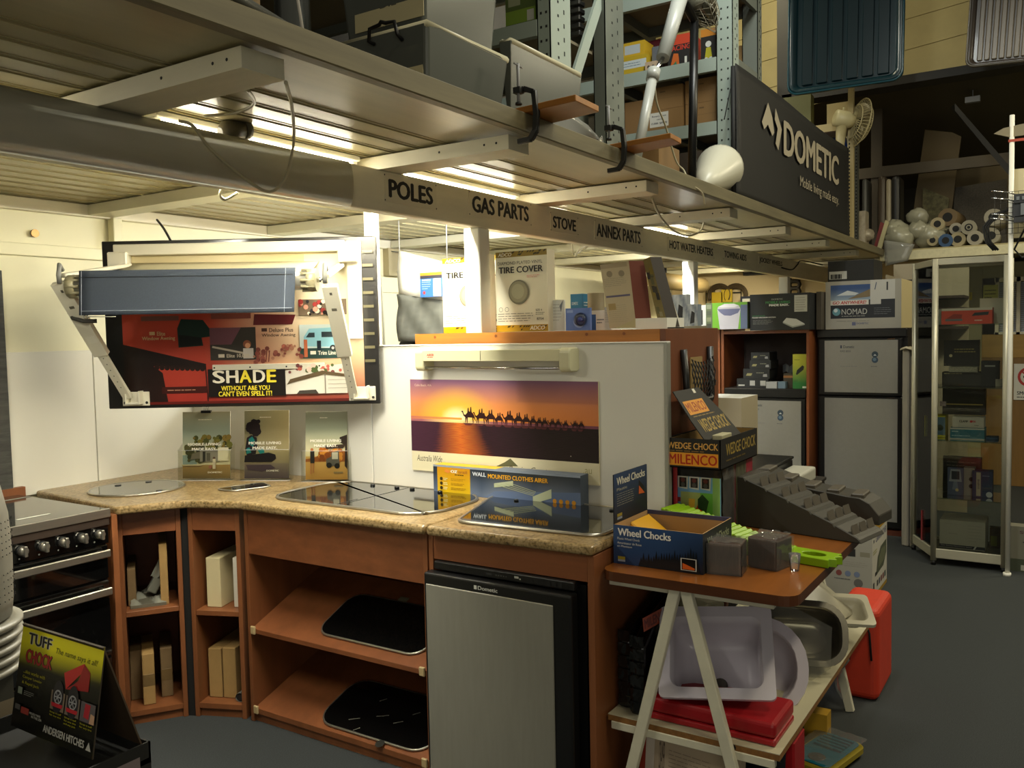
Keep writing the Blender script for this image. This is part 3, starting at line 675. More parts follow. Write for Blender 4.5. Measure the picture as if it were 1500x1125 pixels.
def bar(g, p, q, w, t, m, side):
    """flat bar from p to q, width w along side, thickness t"""
    d = (q-p).normalized(); s = (side-d*side.dot(d)).normalized(); n = d.cross(s)
    vs = [o+s*a*w/2+n*b*t/2 for o in (p, q) for a, b in ((-1, -1), (1, -1), (1, 1), (-1, 1))]
    g.add(vs, [(3, 2, 1, 0), (4, 5, 6, 7), (0, 1, 5, 4), (1, 2, 6, 5), (2, 3, 7, 6), (3, 0, 4, 7)], m)
for k, (bx, by, tx, ty) in enumerate(((188, 583, 86, 414), (519, 582, 483, 418))):
    p = wp(bx, by, .025); q = wp(tx, ty, .37); md = p.lerp(q, .48); md2 = p.lerp(q, .40)
    g = G(); bar(g, md2, q, .058, .024, ALU, BU); d = (q-p).normalized()
    for t in (.93, .80): pp = p.lerp(q, t); bar(g, pp-d*.006+BN*.013, pp+d*.006+BN*.013, .02 if t < .9 else .01, .004, mat('dark_slot', '5a564a', .5), BU)
    bar(g, p.lerp(q, .5)+BN*.0135, p.lerp(q, .56)+BN*.0135, .04, .002, mat('paper_label', 'd9d5c4' if k == 0 else 'c9a850', .6), BU)
    arm = g.build('support_arm', aw, bevel=.005, seg=2)
    g = G(); bar(g, p, md, .036, .016, ALU, BU)
    for j in range(6): pp = p.lerp(md, .2+j*.11); bar(g, pp+BN*.009, pp+d*.006+BN*.009, .006, .002, mat('dark_slot'), BU)
    g.build('inner_arm', arm, bevel=.003)
    g = G(); c = bp(bx, by, .0)
    g.T = Matrix((BU, BN*-1, (0, 0, 1))).transposed().to_4x4(); g.T.translation = c
    g.box(-.055, .055, -.008, 0, -.028, .03, ALU); g.box(-.028, .028, -.045, 0, -.02, -.012, ALU); g.box(-.03, -.024, -.045, 0, -.02, .035, ALU); g.box(.024, .03, -.045, 0, -.02, .035, ALU)
    for xx in (-.045, .045): g.lathe([(.006, -.010), (.006, -.007)], BLACKM, (xx, 0, -.015), 'y', 10)
    g.build('foot_bracket', aw, bevel=.003)
    g = G(); tx2 = 176 if k == 0 else 506; c = bp(tx2, 378, .0)
    g.T = Matrix((BU, BN*-1, (0, 0, 1))).transposed().to_4x4(); g.T.translation = c
    g.box(-.04, .04, -.05, 0, -.03, .03, ALU); g.build('top_bracket', aw, bevel=.005)
    g = G(); s0 = wp(190 if k == 0 else 500, 388, .05); s1 = wp(92 if k == 0 else 478, 404, .36)
    bar(g, s0, s1, .03, .016, ALU, BU); g.build('rafter_arm', aw, bevel=.004)
    g = G(); pts = [s1+Vector((0, 0, .02)), s1+Vector((0, 0, .04))+BN*.02, s1+Vector((0, 0, .0))+BN*.03, s1+Vector((0, 0, -.03))+BN*.025]
    g.tube(pts, .009, mat('grey_bracket'), 8); g.build('hook', aw)
g = G(); p = wp(188, 583, .025); q = wp(86, 414, .37); c = p.lerp(q, .70)
g.tube([c+BU*-.045+Vector((0, 0, .03)), c+BU*-.02+BN*.022+Vector((0, 0, .006)), c+BU*.02+BN*.022+Vector((0, 0, -.006)), c+BU*.06+Vector((0, 0, -.006))], .008, mat('grey_strap', '3c3a34', .8), 6); g.build('strap', aw, label='dark grey strap')
g = G(); c = wp(126, 464, .39); g.tube([c+BU*.008*cos(t)+Vector((0, 0, .008*sin(t))) for t in [2*pi*k/12 for k in range(12)]], .0018, CHROME, 5, closed=True); g.tube([c, c+BU*.11+Vector((0, 0, -.002))], .0018, ALUR, 5); g.build('pull_loop', aw)

# ================================================================== BROCHURES
CLEAR = clear('clear_acrylic', 'f4f4ec', .1)
def brochure(p0, p1, lean, label, draw, clip=False, h=.297):
    p0 = Vector((*p0, .8775)); p1 = Vector((*p1, .8775)); U = (p1-p0); W_ = U.length; u = U.normalized(); n = u.cross(Vector((0, 0, 1)))
    V = (Vector((0, 0, 1))-n*lean).normalized()*h
    an = math.atan2(u.y, u.x)
    t = thing('brochure', label, 'brochure', (p0+p1)/2, (0, 0, an), 'brochures in clear stands on the worktop')
    g = G(); o = p0+n*.0+Vector((0, 0, .006)); vs = [o, o+U, o+U+V, o+V]; bk = [v-n*.006 for v in vs]
    g.add(vs+bk, [(0, 1, 2, 3), (7, 6, 5, 4), (0, 4, 5, 1), (1, 5, 6, 2), (2, 6, 7, 3), (3, 7, 4, 0)], PRINT, False, 'cfc9b4')
    fc = Face(g, o, U, V, GLOSS); draw(fc)
    g.build('cover', t)
    g = G(); q = p0-u*.012+n*.022; Q = U+u*.024
    Vl = V*.45
    g.quad(q, q+Q, q+Q+Vl, q+Vl, CLEAR)
    for a in (q, q+Q): g.quad(a, a-n*.045, a-n*.045+Vl*1.2, a+Vl, CLEAR)
    g.quad(q, q+Q, q+Q-n*.045, q-n*.045, CLEAR); g.tube([q+Vl, q+Vl+Q], .0012, clear('acrylic_edge', 'ffffff', .3, diff=.5), 4)
    g.tube([q, q+Q], .0015, clear('acrylic_edge'), 4)
    g.build('stand', t, label='clear acrylic stand')
    if clip:
        g = G(); c = o+U*.5+V; g.box(-.022, .022, -.008, .008, -.006, .006, BLACKP); g.tube([(-.012, 0, .006), (-.014, .01, .03), (-.004, .01, .03), (-.006, 0, .006)], .0012, CHROME, 5); g.tube([(.012, 0, .006), (.014, -.01, .03), (.004, -.01, .03), (.006, 0, .006)], .0012, CHROME, 5)
        Rm = Matrix.Rotation(an, 4, 'Z'); Rm.translation = c; g.v = [Rm @ v for v in g.v]; g.build('bulldog_clip', t, bevel=.002)
    return t
def wordy(f, a0, a1, b, s=1.0):
    f.text('MOBILE LIVING', a0, a1, b, b+.042*s, 'f3eedd', .05); f.text('MADE EASY.', a0+(a1-a0)*.12, a0+(a1-a0)*.88, b-.072, b-.03*s, 'f3eedd', .05)
def br1(f):
    f.grad(0, 1, .12, 1, lambda u, v: mixc(mixc('d6cfa6', '9fb3a4', (v-.2)*2), 'a39c7c', (v-.6)*2.5), 2, 12)
    f.grad(0, 1, 0, .2, lambda u, v: mixc('6a5a35', 'a98a52', v+.3*u), 2, 2)
    R = random.Random(4)
    f.rect(.0, .3, .2, .35, '8fa39a')
    for k in range(60): f.disc(R.uniform(.25, 1), R.uniform(.42, .62), R.uniform(.006, .016), ['4f5426', '6b6a2c', '847a33', '3c3f20', '8a7434'][k % 5], 8)
    for k in range(40): f.disc(R.uniform(.1, .45), R.uniform(.25, .48), R.uniform(.006, .014), ['33361f', '454522', '52502a'][k % 3], 8)
    f.poly([(.18, .28), (.45, .3), (.45, .42), (.22, .37)], '6d6656'); f.rect(.38, .8, .25, .42, '8b8678'); f.rect(.76, .98, .26, .46, 'd9d3b6'); f.rect(.44, .5, .25, .4, '35332c'); f.rect(.52, .6, .26, .38, '5b574a')
    f.disc(.68, .30, .006, '5a3a2a'); f.rect(.65, .71, .14, .29, 'd6cbb0'); f.disc(.6, .17, .008, 'a86a58'); f.rect(.0, .42, .19, .21, 'c9b98e')
    wordy(f, .13, .82, .49); f.text('DOMETIC', .55, .85, .075, .1, 'f3eedd', .03); f.lines(.35, .65, .87, .89, 1, 'e8e2c8', .6)
def br2(f):
    f.grad(0, 1, 0, 1, lambda u, v: mixc(mixc('6b6050', 'a2956c', v*2.2), mixc('8c8868', 'b5a674', u), (v-.3)*2), 3, 10)
    R = random.Random(9)
    f.grad(0, 1, .0, .22, lambda u, v: mixc('4a3f48', '857864', v*.8+.1*u), 2, 3)
    for k in range(34): f.disc(.10+.22*R.random(), .68+.16*R.random(), R.uniform(.008, .02), '1e1518', 8)
    f.poly([(.30, .62), (.36, .66), (.36, .78), (.32, .82), (.2, .8), (.16, .7), (.2, .62)], '261a1c')
    f.poly([(.02, .42), (.06, .6), (.16, .64), (.28, .6), (.30, .5), (.26, .36), (.06, .34)], '20191d'); f.poly([(.10, .58), (.18, .62), (.24, .56), (.2, .46), (.12, .5)], '1d7d7a')
    f.poly([(.05, .36), (.16, .38), (.12, .46), (.05, .44)], '1d7d7a'); f.poly([(.0, .24), (.62, .24), (.72, .29), (.70, .35), (.55, .38), (.3, .36), (.02, .34)], '1a1418')
    f.poly([(.3, .42), (.42, .46), (.46, .38), (.36, .36)], '1d7d7a'); f.poly([(.04, .2), (.6, .2), (.7, .15), (.4, .1), (.08, .13)], '4b3c44')
    wordy(f, .10, .83, .50); f.text('DOMETIC', .50, .78, .10, .125, 'f3eedd', .03); f.lines(.35, .65, .89, .91, 1, 'e8e2c8', .6)
def br3(f):
    f.grad(0, 1, .2, 1, lambda u, v: mixc(mixc('d5caa0', 'a9b39a', (v-.2)*2), '8f8f78', (v-.65)*3+.2*u), 3, 10)
    f.grad(0, 1, 0, .34, lambda u, v: mixc('b1863f', 'd1ab62', v), 2, 2)
    R = random.Random(5)
    f.poly([(0, .3), (.2, .32), (.4, .38), (.7, .44), (1, .42), (1, .26), (0, .26)], '9a5b26')
    for k in range(40): f.disc(R.uniform(.35, .85), R.uniform(.28, .44), R.uniform(.006, .014), ['b5641f', '8c4a1d', 'cf8a35'][k % 3], 8)
    f.poly([(.82, .62), (1, .66), (1, .15), (.94, .2), (.95, .5), (.82, .55)], '2e241c'); f.poly([(.45, .5), (.98, .52), (.9, .46), (.5, .45)], '3a2c22')
    f.poly([(.5, .2), (.5, .3), (.62, .34), (.62, .4), (.8, .42), (.82, .2)], '5c5a52'); f.rect(.64, .78, .3, .4, 'c9c6b4'); f.disc(.57, .21, .012, '1b1a18'); f.disc(.76, .2, .012, '1b1a18')
    f.disc(.16, .44, .007, 'b06a3a'); f.rect(.12, .22, .24, .42, '2b2a28'); f.rect(.12, .15, .08, .24, 'b3794a'); f.rect(.18, .21, .1, .24, 'b3794a'); f.rect(.68, .9, .09, .115, '8c7a52')
    wordy(f, .12, .86, .55); f.lines(.35, .65, .90, .92, 1, 'e8e2c8', .6)
brochure((2.452, 3.344), (2.560, 3.156), .10, 'brochure with a caravan and trees cover nearest the corner, bulldog clip on top', br1, True)
brochure((2.578, 3.083), (2.674, 2.905), .10, 'brochure with a dark-haired cross-legged sitter, middle of the three', br2, h=.30)
brochure((2.679, 2.808), (2.763, 2.640), .10, 'brochure with an orange beach and parked vehicle, beside the white partition', br3, h=.295)

# ================================================================== CAMEL PICTURE, AIRER
g = G(); y0, y1, z0, z1 = 1.428, 2.292, .947, 1.322
g.box(2.782, 2.789, y0, y1, z0, z1, PRINT, 'd8cfae')
f = Face(g, (2.782, y1, 1.027), (0, y0-y1, 0), (0, 0, z1-1.027), GLOSS)
def sky(u, v):
    b = .42+.58*v; d = math.hypot((u-.27)*2.3, (b-.46)*1.1)
    c = mixc(mixc('f09038', 'd88a5c', v*1.6), '7d5878', (v-.45)*1.9); c = mixc(c, '7a4650', (u-.65)*1.2*(1-v)+(.25 if v > .5 and u > .6 else 0))
    if u < .1: c = mixc(c, '8a5a70', (.1-u)*4*v)
    return mixc('fff8d8', mixc('fcc440', c, (d-.14)*2.6), (d-.015)*5.0)
def sea(u, v):
    d = abs(u-.28-.02*(1-v)); n = .5+.3*sin(v*130+4*sin(u*31))+.2*sin(u*75+9*sin(v*21))
    c = mixc('1c1016', '3a1c30', .4+.4*n-.6*u); c = mixc(c, '5a3048', (.35-u)*1.0)
    return mixc(mixc('e0802c', 'b04a24', n), c, d*(8.5-3.5*(1-v))+.28*(1-n)*(1.1-v))
f.grad(0, 1, .42, 1, sky, 44, 22); f.grad(0, 1, 0, .42, sea, 80, 34)
f.grad(0, 1, .42, .455, lambda u, v: mixc('ffdf90', mixc('a8646a', '7b4456', u), abs(u-.27)*5), 30, 1)
f.grad(0, .30, .46, .49, lambda u, v: mixc('b8685a', 'e8a040', u), 8, 1)
CAM = [(0, 1.0), (.06, 1.08), (.13, 1.04), (.17, .82), (.26, .70), (.34, .80), (.42, .92), (.46, 1.32), (.52, 1.36), (.53, 1.05), (.60, 1.0), (.64, 1.42), (.70, 1.42), (.72, .98), (.82, .84), (.9, .66), (1, .2), (.97, .18), (.84, .5), (.83, 0), (.79, 0), (.76, .48), (.45, .48), (.42, .0), (.38, .0), (.36, .46), (.30, .02), (.26, .02), (.27, .5), (.16, .62), (.08, .9)]
for a, s in ((.305, .062), (.37, .058), (.425, .056), (.478, .046), (.525, .055), (.577, .05), (.62, .046), (.66, .04), (.695, .036), (.722, .036), (.762, .034), (.79, .034), (.83, .03), (.875, .03), (.905, .03)):
    b = .425-(a-.3)*.02; k = f.nxt(); s *= 1.25; a -= .008
    f.g.add([f.p(a+x*s*1.05, b+y*s*1.95, k) for x, y in CAM], [tuple(range(len(CAM)))], GLOSS, False, '2c1014')
    f.poly([(a+.1*s, b-.002), (a+.9*s, b-.002), (a+.7*s, b-.03), (a+.3*s, b-.03)], '5a2a30')
f.text('Cable Beach, WA', .03, .13, .90, .935, 'd9c0a8', .01); f.disc(.868, .07, .002, 'd8d0c0', 8)
f2 = Face(g, (2.782, y1, z0), (0, y0-y1, 0), (0, 0, .08), PRINT)
f2.text('Australia Wide', .03, .18, .50, .82, '3a3222', .0, .3); f2.poly([(.48, .5), (.53, .75), (.56, .95), (.6, .6)], '5c5a3a'); f2.text('Barrier Coast', .55, .75, .35, .6, '3a3222', .0, .3); f2.text('.au', .925, .965, .5, .72, 'a8a070')
g.build('picture', label='panoramic print of a camel train at sunset hung on the white partition', cat='picture')

IV = mat('ivory_plastic', 'c9c5a2', .4)
ai = thing('clothes_airer', 'ivory wall-mounted retractable clothes airer fixed above the camel picture', 'clothes airer', (2.75, 1.86, 1.36))
g = G(); g.box(2.722, 2.79, 1.535, 2.19, 1.398, 1.440, IV); g.box(2.7205, 2.722, 1.895, 1.897, 1.40, 1.438, mat('dark_slot'))
f = Face(g, (2.722, 2.19, 1.398), (0, -.655, 0), (0, 0, .042)); f.text('AIRER', .055, .11, .45, .68, 'b02a2a', .03); f.lines(.06, .11, .3, .42, 1, 'b02a2a', .6); g.build('body', ai, bevel=.004)
for ya, yb in ((1.508, 1.552), (2.172, 2.213)):
    g = G(); g.prism([(a+(2.757), b+(1.402)) for a, b in g.rrect(.078, .088, .018, 4)], ya, yb, IV, 'y'); g.build('end_cap', ai, bevel=.004)
g = G(); g.tube([(2.735, 1.53, 1.372), (2.735, 2.19, 1.372)], .005, CHROME, 10); g.build('rail', ai)
def d_airer(face):
    f = face('-x'); f.m = GLOSS
    f.grad(0, 1, 0, 1, lambda u, v: mixc(mixc('5b6a86', '26303c', v*1.4), mixc('8a93a4', '1d242c', v), abs(sin(u*9))*.6), 40, 10)
    f.rect(0, 1, .93, 1, '8c97a8'); f.grad(.03, .27, .0, .93, lambda u, v: mixc('d9b417', 'c98a12', v), 1, 4)
    f.poly([(.36, .0), (.44, .25), (1, .46), (1, 0)], '5e6f90')
    f.text('WALL', .285, .385, .70, .86, '2a3038', .06); f.text('WALL', .287, .383, .71, .85, 'd5dbe2', .03); f.text('MOUNTED CLOTHES AIRER', .395, .80, .66, .84, '3a2c10', .06); f.text('MOUNTED CLOTHES AIRER', .397, .797, .675, .825, 'dfa420', .025)
    f.poly([(.08, .78), (.10, .88), (.13, .80), (.11, .72)], 'd8843a'); f.text('OZ', .13, .18, .75, .85, 'e8e4d6', .05); f.text('trail', .185, .25, .75, .85, 'a8682c', .02); f.lines(.16, .24, .66, .72, 1, '5a4010', .6)
    for b in (.52, .36, .2): f.disc(.06, b, .007, '3a3018'); f.lines(.075, .11, b-.06, b+.05, 2, 'e8dca0', .5); f.lines(.13, .24, b-.05, b+.05, 2, 'a87c14', .4)
    f.poly([(.44, .38), (.44, .52), (.57, .66), (.57, .50)], 'b5bc9c'); f.poly([(.70, .0), (.70, .2), (.82, .5), (.82, .2), (.75, .06)], 'b5bc9c')
    for q in (0, .05, .1, .15): f.line(.56-q*.8, .56-q*.4, .72-q*.1, .36-q*.9, .0022, 'a9b08f')
    for a in (.84, .88, .92, .96): f.disc(a, .12, .0085, 'c98a1c', 10)
    f = face('+z'); f.rect(0, .45, 0, 1, 'c9a41a'); f.rect(.45, 1, 0, 1, '6a7484')
carton('clothes_airer_carton', 2.712, 2.772, 1.468, 2.128, .8775, .990, '46505e', 'long blue carton lettered WALL MOUNTED CLOTHES AIRER leaning below the camel picture', 'carton', draw=d_airer)
# ================================================================== LAMPS UNDER THE MEZZANINE
TUBE = emis('fluorescent_tube', 'fff6dc', 26)
def batten(x0, x1, y, label, power, col=COOL, tilt=0):
    t = thing('fluorescent_light', label, 'light', ((x0+x1)/2, y, 2.07), group=None)
    g = G(); g.box(x0, x1, y-.032, y+.045, 2.090, 2.1075, WHITE); g.build('housing', t, bevel=.003)
    g = G(); g.tube([(x0+.03, y, 2.077), (x1-.03, y, 2.077)], .013, TUBE, 12); g.build('tube', t)
    for x in (x0+.012, x1-.012):
        g = G(); g.box(x-.012, x+.012, y-.018, y+.018, 2.060, 2.091, WHITE); g.build('lamp_holder', t, bevel=.003)
    area('tube_light', ((x0+x1)/2, y, 2.061), x1-x0-.08, .035, power, col, (rad(tilt), 0, 0))
batten(1.46, 2.24, 2.065, 'glowing fluorescent batten behind the beam, before the word POLES', 30)
batten(2.46, 3.25, 2.065, 'glowing fluorescent batten behind the beam at the words GAS PARTS', 20)
batten(4.46, 5.27, 2.065, 'glowing fluorescent batten behind the beam near the word ANNEX', 18, (.9, .95, 1.0))
batten(.45, 1.2, 2.5, 'fluorescent batten over the cooker lighting the awning wall', 17)
batten(2.46, 3.24, 2.36, 'fluorescent batten hidden behind the beam beside the awning board', 16, COOL, 35)
batten(3.5, 4.25, 2.36, 'fluorescent batten hidden behind the beam above the tyre cover boxes', 40, (.92, .96, 1.0), 42)
batten(5.5, 6.27, 2.4, 'fluorescent batten hidden behind the beam above the green bucket carton', 24, COOL, 42)
batten(7.5, 8.27, 2.5, 'fluorescent batten hidden deepest under the mezzanine', 22, WARM, 30)

# ================================================================== SHELF UNIT BEHIND THE PARTITION
PINE = mat('pine_edge', 'a86a26', .45, noise=(6, .22), stretch=(1, .25, 5))
BROWN = mat('brown_laminate', '6d4028', .45, noise=(6, .12), stretch=(1, 1, .2))
su = thing('shelf_unit', 'tall brown-sided pine shelf unit standing behind the white partition', 'shelf unit', (3.1, 1.75, 0))
g = G(); g.box(2.84, 3.37, 1.192, 1.214, 0, 1.506, BROWN); g.build('side_panel', su, bevel=.001)
g = G(); g.box(2.84, 3.37, 2.285, 2.307, 0, 1.506, PINE); g.build('side_panel', su, bevel=.001)
g = G(); g.box(2.838, 2.86, 1.214, 2.285, 0, 1.506, PINE); 
for yy in (1.35, 1.5, 1.9, 2.2): g.lathe([(.006, 2.8365), (.006, 2.838)], mat('knot', '7a4212'), (0, yy, 1.492), 'x', 10)
g.build('back_panel', su)
g = G(); g.box(2.86, 3.37, 1.214, 2.285, 1.484, 1.506, PINE); g.build('top_panel', su)
for z in (.4, .8, 1.15): g = G(); g.box(2.86, 3.36, 1.214, 2.285, z-.018, z, BROWN); g.build('shelf', su)

def tyre_cover(fullbleed):
    def d(face):
        f = face('-x'); f.m = GLOSS
        f.rect(0, 1, .93, 1, '8a7320'); f.rect(0, 1, 0, .085, 'b08a16')
        R = random.Random(2)
        for k in range(34): a = R.random()*.94; b = R.choice((.01, .05, .94, .97)); f.poly([(a, b), (a+.035, b+.012), (a+.05, b+.03), (a+.01, b+.022)], '3a300c')
        f.text('ADCO', .06, .33, .94, .985, 'e8e2cc', .03, .2)
        f.text('ADCO', .66, .95, .02, .07, 'e8e2cc', .03, .2)
        f.text('DIAMOND PLATED VINYL', .05, .92, .835, .875, '2c2c2a', .01); f.text('TIRE COVER', .07, .93, .73, .81, '1c1c1a', .03)
        f.disc(.46, .49, .0485, '6f6d5c', 28); f.disc(.45, .495, .042, '8b8973', 24); f.disc(.44, .50, .030, '9c9a82', 20)
        f.lines(.62, .9, .66, .70, 2, 'c86a70', .3); f.ring(.1, .28, .008, .0095, '55554d', 16); f.ring(.22, .28, .008, .0095, '55554d', 16)
        f.lines(.04, .75, .12, .24, 4, '6a6a60', .25); f.text('SIZE 4', .78, .9, .25, .275, '3a3a36', .02); f.text('8754', .80, .93, .14, .17, '3a3a36', .02); f.lines(.78, .95, .20, .24, 2, '6a6a60', .4)
    return d
lab = ('foreground tyre cover box with wheel picture standing to the right of the white post', 'tyre cover box left of the white post, nearer the awning board', 'tyre cover box half hidden directly behind the white post')
p = at(728, 486, 'x', 2.93); carton('tyre_cover_box', 2.93, 2.99, at(803, 484, 'x', 2.93).y, p.y, 1.507, 1.825, 'd9d5c0', lab[0], 'box', 'white tyre cover boxes', tyre_cover(1))
carton('tyre_cover_box', 3.05, 3.11, at(718, 484, 'x', 3.05).y-.06, at(650, 486, 'x', 3.05).y, 1.507, 1.83, 'e2decb', lab[1], 'box', 'white tyre cover boxes', tyre_cover(1))
carton('tyre_cover_box', 2.96, 3.02, at(715, 484, 'x', 2.96).y, at(684, 486, 'x', 2.96).y, 1.507, 1.826, 'e2decb', lab[2], 'box', 'white tyre cover boxes', tyre_cover(1))
# cardboard folders leaning in a low white tray
def leaner(name, label, cat, px, ztop, x0, thick, cols, extra=None):
    """slab whose front face is the photographed quadrilateral on the plane x = x0"""
    q = [at(a, b, 'x', x0) for a, b in px]; n = Vector((1, 0, 0))*thick[0]+Vector((0, thick[1], 0))
    g = G(); vs = q+[v+n for v in q]
    g.add(vs, [(0, 1, 2, 3)], PRINT, False, cols[0]); g.add(vs, [(7, 6, 5, 4), (0, 4, 5, 1), (2, 6, 7, 3), (3, 7, 4, 0)], PRINT, False, cols[1]); g.add(vs, [(1, 5, 6, 2)], PRINT, False, cols[1])
    f = Face(g, q[0], q[1]-q[0], q[3]-q[0]); f.sheared = True
    f.vv = (q[3]-q[0]).normalized()
    if extra: extra(f)
    o = g.build(name, label=label, cat=cat); return o
def ex1(f):
    f.lines(.06, .9, .64, .78, 5, '8a8474', .18); f.rect(.05, .95, .475, .505, '5d5872'); f.lines(.06, .8, .08, .36, 9, '9a927c', .15)
    f.rect(.08, .36, .28, .38, 'a08a5a'); f.disc(.3, .84, .012, '8a7f68', 12); f.disc(.75, .83, .012, '8a7f68', 12); f.rect(.0, 1, .93, 1, 'a3957a')
leaner('cardboard_folder', 'tall cream printed backing card leaning in the white tray on the shelf unit', 'card', [(893, 481), (932, 478), (921, 382), (879, 388)], 0, 2.90, (.05, -.04), ('b8aa8c', '6a3020'), ex1)
def ex2(f):
    R = random.Random(3)
    for k in range(16): a, b = R.random()*.6, R.random()*.85; f.rect(a, a+.35, b, b+.1, ['7d6b28', '3c352a', '8a8060', '2a2622', '5c5838'][k % 5])
leaner('boxed_item', 'narrow dark and yellow box leaning steeply in the white tray on the shelf unit', 'box', [(966, 479), (979, 479), (952, 376), (942, 381)], 0, 2.92, (.045, -.025), ('77683a', '2c241e'), ex2)
leaner('white_card', 'thin white card leaning behind the narrow dark box on the shelf unit', 'card', [(984, 478), (991, 477), (976, 432), (972, 433)], 0, 3.02, (.02, -.01), ('cfcabc', 'b0aa98'))
g = G(); a = at(931, 480, 'x', 2.87); b = at(977, 480, 'x', 2.87)
g.box(2.87, 2.875, b.y, a.y, 1.507, 1.545, WHITE); g.box(2.875, 3.03, a.y-.004, a.y, 1.507, 1.545, WHITE); g.box(2.875, 3.03, b.y, b.y+.004, 1.507, 1.545, WHITE); g.box(2.875, 3.03, b.y, a.y, 1.507, 1.511, WHITE); g.quad((2.87, a.y, 1.511), (2.87, a.y+.08, 1.511), (2.875, a.y+.08, 1.512), (2.87, a.y, 1.545), mat('cream_card', 'b5ac84', .7))
g.build('paper_tray', label='low white open tray at the front edge of the shelf unit', cat='tray')
# blister packs and boxes beside the tyre cover
def ex3(f): f.rect(0, 1, .0, 1, '5b78c0'); f.disc(.55, .42, .026, '8fa2d8', 20); f.disc(.6, .44, .019, '2c3f96', 18); f.disc(.64, .5, .008, 'dfe6f4', 10); f.rect(.05, .3, .8, .92, '88a0d8')
def blister(px0, px1, yb, yt, x0, label, col, dr, t=.012, cat='pack'):
    a = at(px0, yb, 'x', x0); b = at(px1, yb, 'x', x0); c = at(px0, yt, 'x', x0)
    g = G(); g.box(x0, x0+t, b.y, a.y, 1.507, c.z, PRINT, col); f = Face(g, (x0, a.y, 1.507), (0, b.y-a.y, 0), (0, 0, c.z-1.507), GLOSS); dr(f)
    return g.build('blister_pack', label=label, cat=cat)
blister(829, 865, 483, 452, 2.95, 'blue blister pack holding a round lamp on the shelf unit', '5b78c0', ex3)
g = G(); c = at(850, 468, 'x', 2.945); g.lathe([(.027, 0), (.025, -.012), (.016, -.02), (0, -.023)][::-1], clear('clear_acrylic'), (2.949, c.y, c.z), 'x', 20); g.lathe([(.010, 0), (.008, -.012), (0, -.014)][::-1], mat('blue_bulb', '3a4cb0', .1), (2.949, c.y, c.z), 'x', 14)
g.build('lamp_bubble', bpy.data.objects['blister_pack'], label='clear bubble with a blue lamp')
def ex4(f): f.lines(.05, .9, .3, .9, 6, 'a7aca8', .2); f.poly([(.7, .8), (.95, 1), (.8, .6)], '6d7680')
blister(804, 827, 484, 440, 2.97, 'pale white leaflet standing between the tyre cover box and the blue pack', 'd8dcd8', ex4, .01, 'leaflet')
blister(886, 895, 482, 450, 2.96, 'small white leaflet standing beside the leaning backing card', 'd2d6d4', ex4, .01, 'leaflet')
def bluebox(f):
    f.rect(0, 1, .52, 1, '2a78a8'); f.text('DOMETIC', .1, .6, .70, .78, 'cfe0e8', .02); f.rect(.15, .3, .1, .4, '6a9a5a'); f.rect(.35, .5, .1, .4, 'b8642a'); f.rect(.55, .7, .15, .4, '2f5f8a')
def sb(px0, px1, yb, yt, x0, d, col, label, dr=None, side=None, z0=1.507, cat='box', group=None):
    a = at(px0, yb, 'x', x0); b = at(px1, yb, 'x', x0); z1 = at(px0, yt, 'x', x0).z
    def D_(face):
        if dr: f = face('-x'); dr(f)
        if side: f = face('-y'); side(f)
    return carton('carton', x0, x0+d, b.y, a.y, z0, z1, col, label, cat, group, D_)
sb(836, 854, 450, 431, 3.27, .09, 'cfc8a8', 'blue-topped white box standing behind the round lamp pack', bluebox, lambda f: (f.rect(0, 1, .52, 1, '2a78a8'), f.lines(.1, .9, .65, .8, 2, 'cfe0e8', .4)), z0=1.507)
g = G(); a = at(873, 450, 'x', 3.25); g.tube([(3.25, a.y, 1.507), (3.25, a.y, 1.66)], .035, mat('grey_can', '8a7f66', .6), 18); g.build('canister', label='tan cylinder standing behind the leaning backing card', cat='canister')
sb(865, 888, 470, 455, 3.14, .12, 'd8dcdc', 'low white box with blue corner behind the round lamp pack', lambda f: (f.rect(0, .35, 0, .8, '2456a0'), f.lines(.4, .9, .3, .6, 2, '5a6a80', .4)), z0=1.507)
# spare wheel, grey packaged cover and hooks on the wall corner behind
g = G(); c = at(642, 548, 'x', 3.5); 
prof = [(.20, -.05), (.25, -.06), (.275, -.03), (.275, .03), (.25, .06), (.20, .05), (.19, 0), (.20, -.05)]
g.lathe(prof, mat('rubber', '1b1a18', .75), c, 'x', 36); g.lathe([(.19, -.02), (.12, -.03), (.05, -.04), (0, -.04)][::-1], mat('hub_green', '4c5238', .5), c, 'x', 24)
g.build('wheel', label='dark wheel half hidden behind the white partition next to the awning board', cat='wheel')
g = G(); g.box(c.x-.07, c.x+.3, 2.32, 2.95, 0, c.z-.276, mat('pale_unit', 'a8a28c', .6)); g.build('low_unit', label='pale low unit behind the partition on which the dark wheel stands', cat='unit')
GREYB = mat('grey_cover_cloth', '5d5f5a', .7, noise=(8, .15))
gp = thing('packaged_cover', 'large grey and white packaged cover hanging behind the tyre cover boxes', 'package', (3.3, 2.8, 1.2))
q = [at(585, 500, 'x', 3.32), at(655, 500, 'x', 3.32), at(655, 385, 'x', 3.32), at(585, 367, 'x', 3.32)]
g = G(); g.grid(lambda u, v: q[0].lerp(q[1], u).lerp(q[3].lerp(q[2], u), v*.52)+Vector((-.02*abs(sin(6*u+4*v)), 0, 0)), 8, 8, GREYB, True); g.build('cloth', gp, solid=.01)
for qq in (q[3], q[2]): g = G(); g.tube([qq-Vector((0, 0, .02)), Vector((qq.x, qq.y, 2.112))], .003, mat('wire'), 5); g.build('hanging_wire', gp)
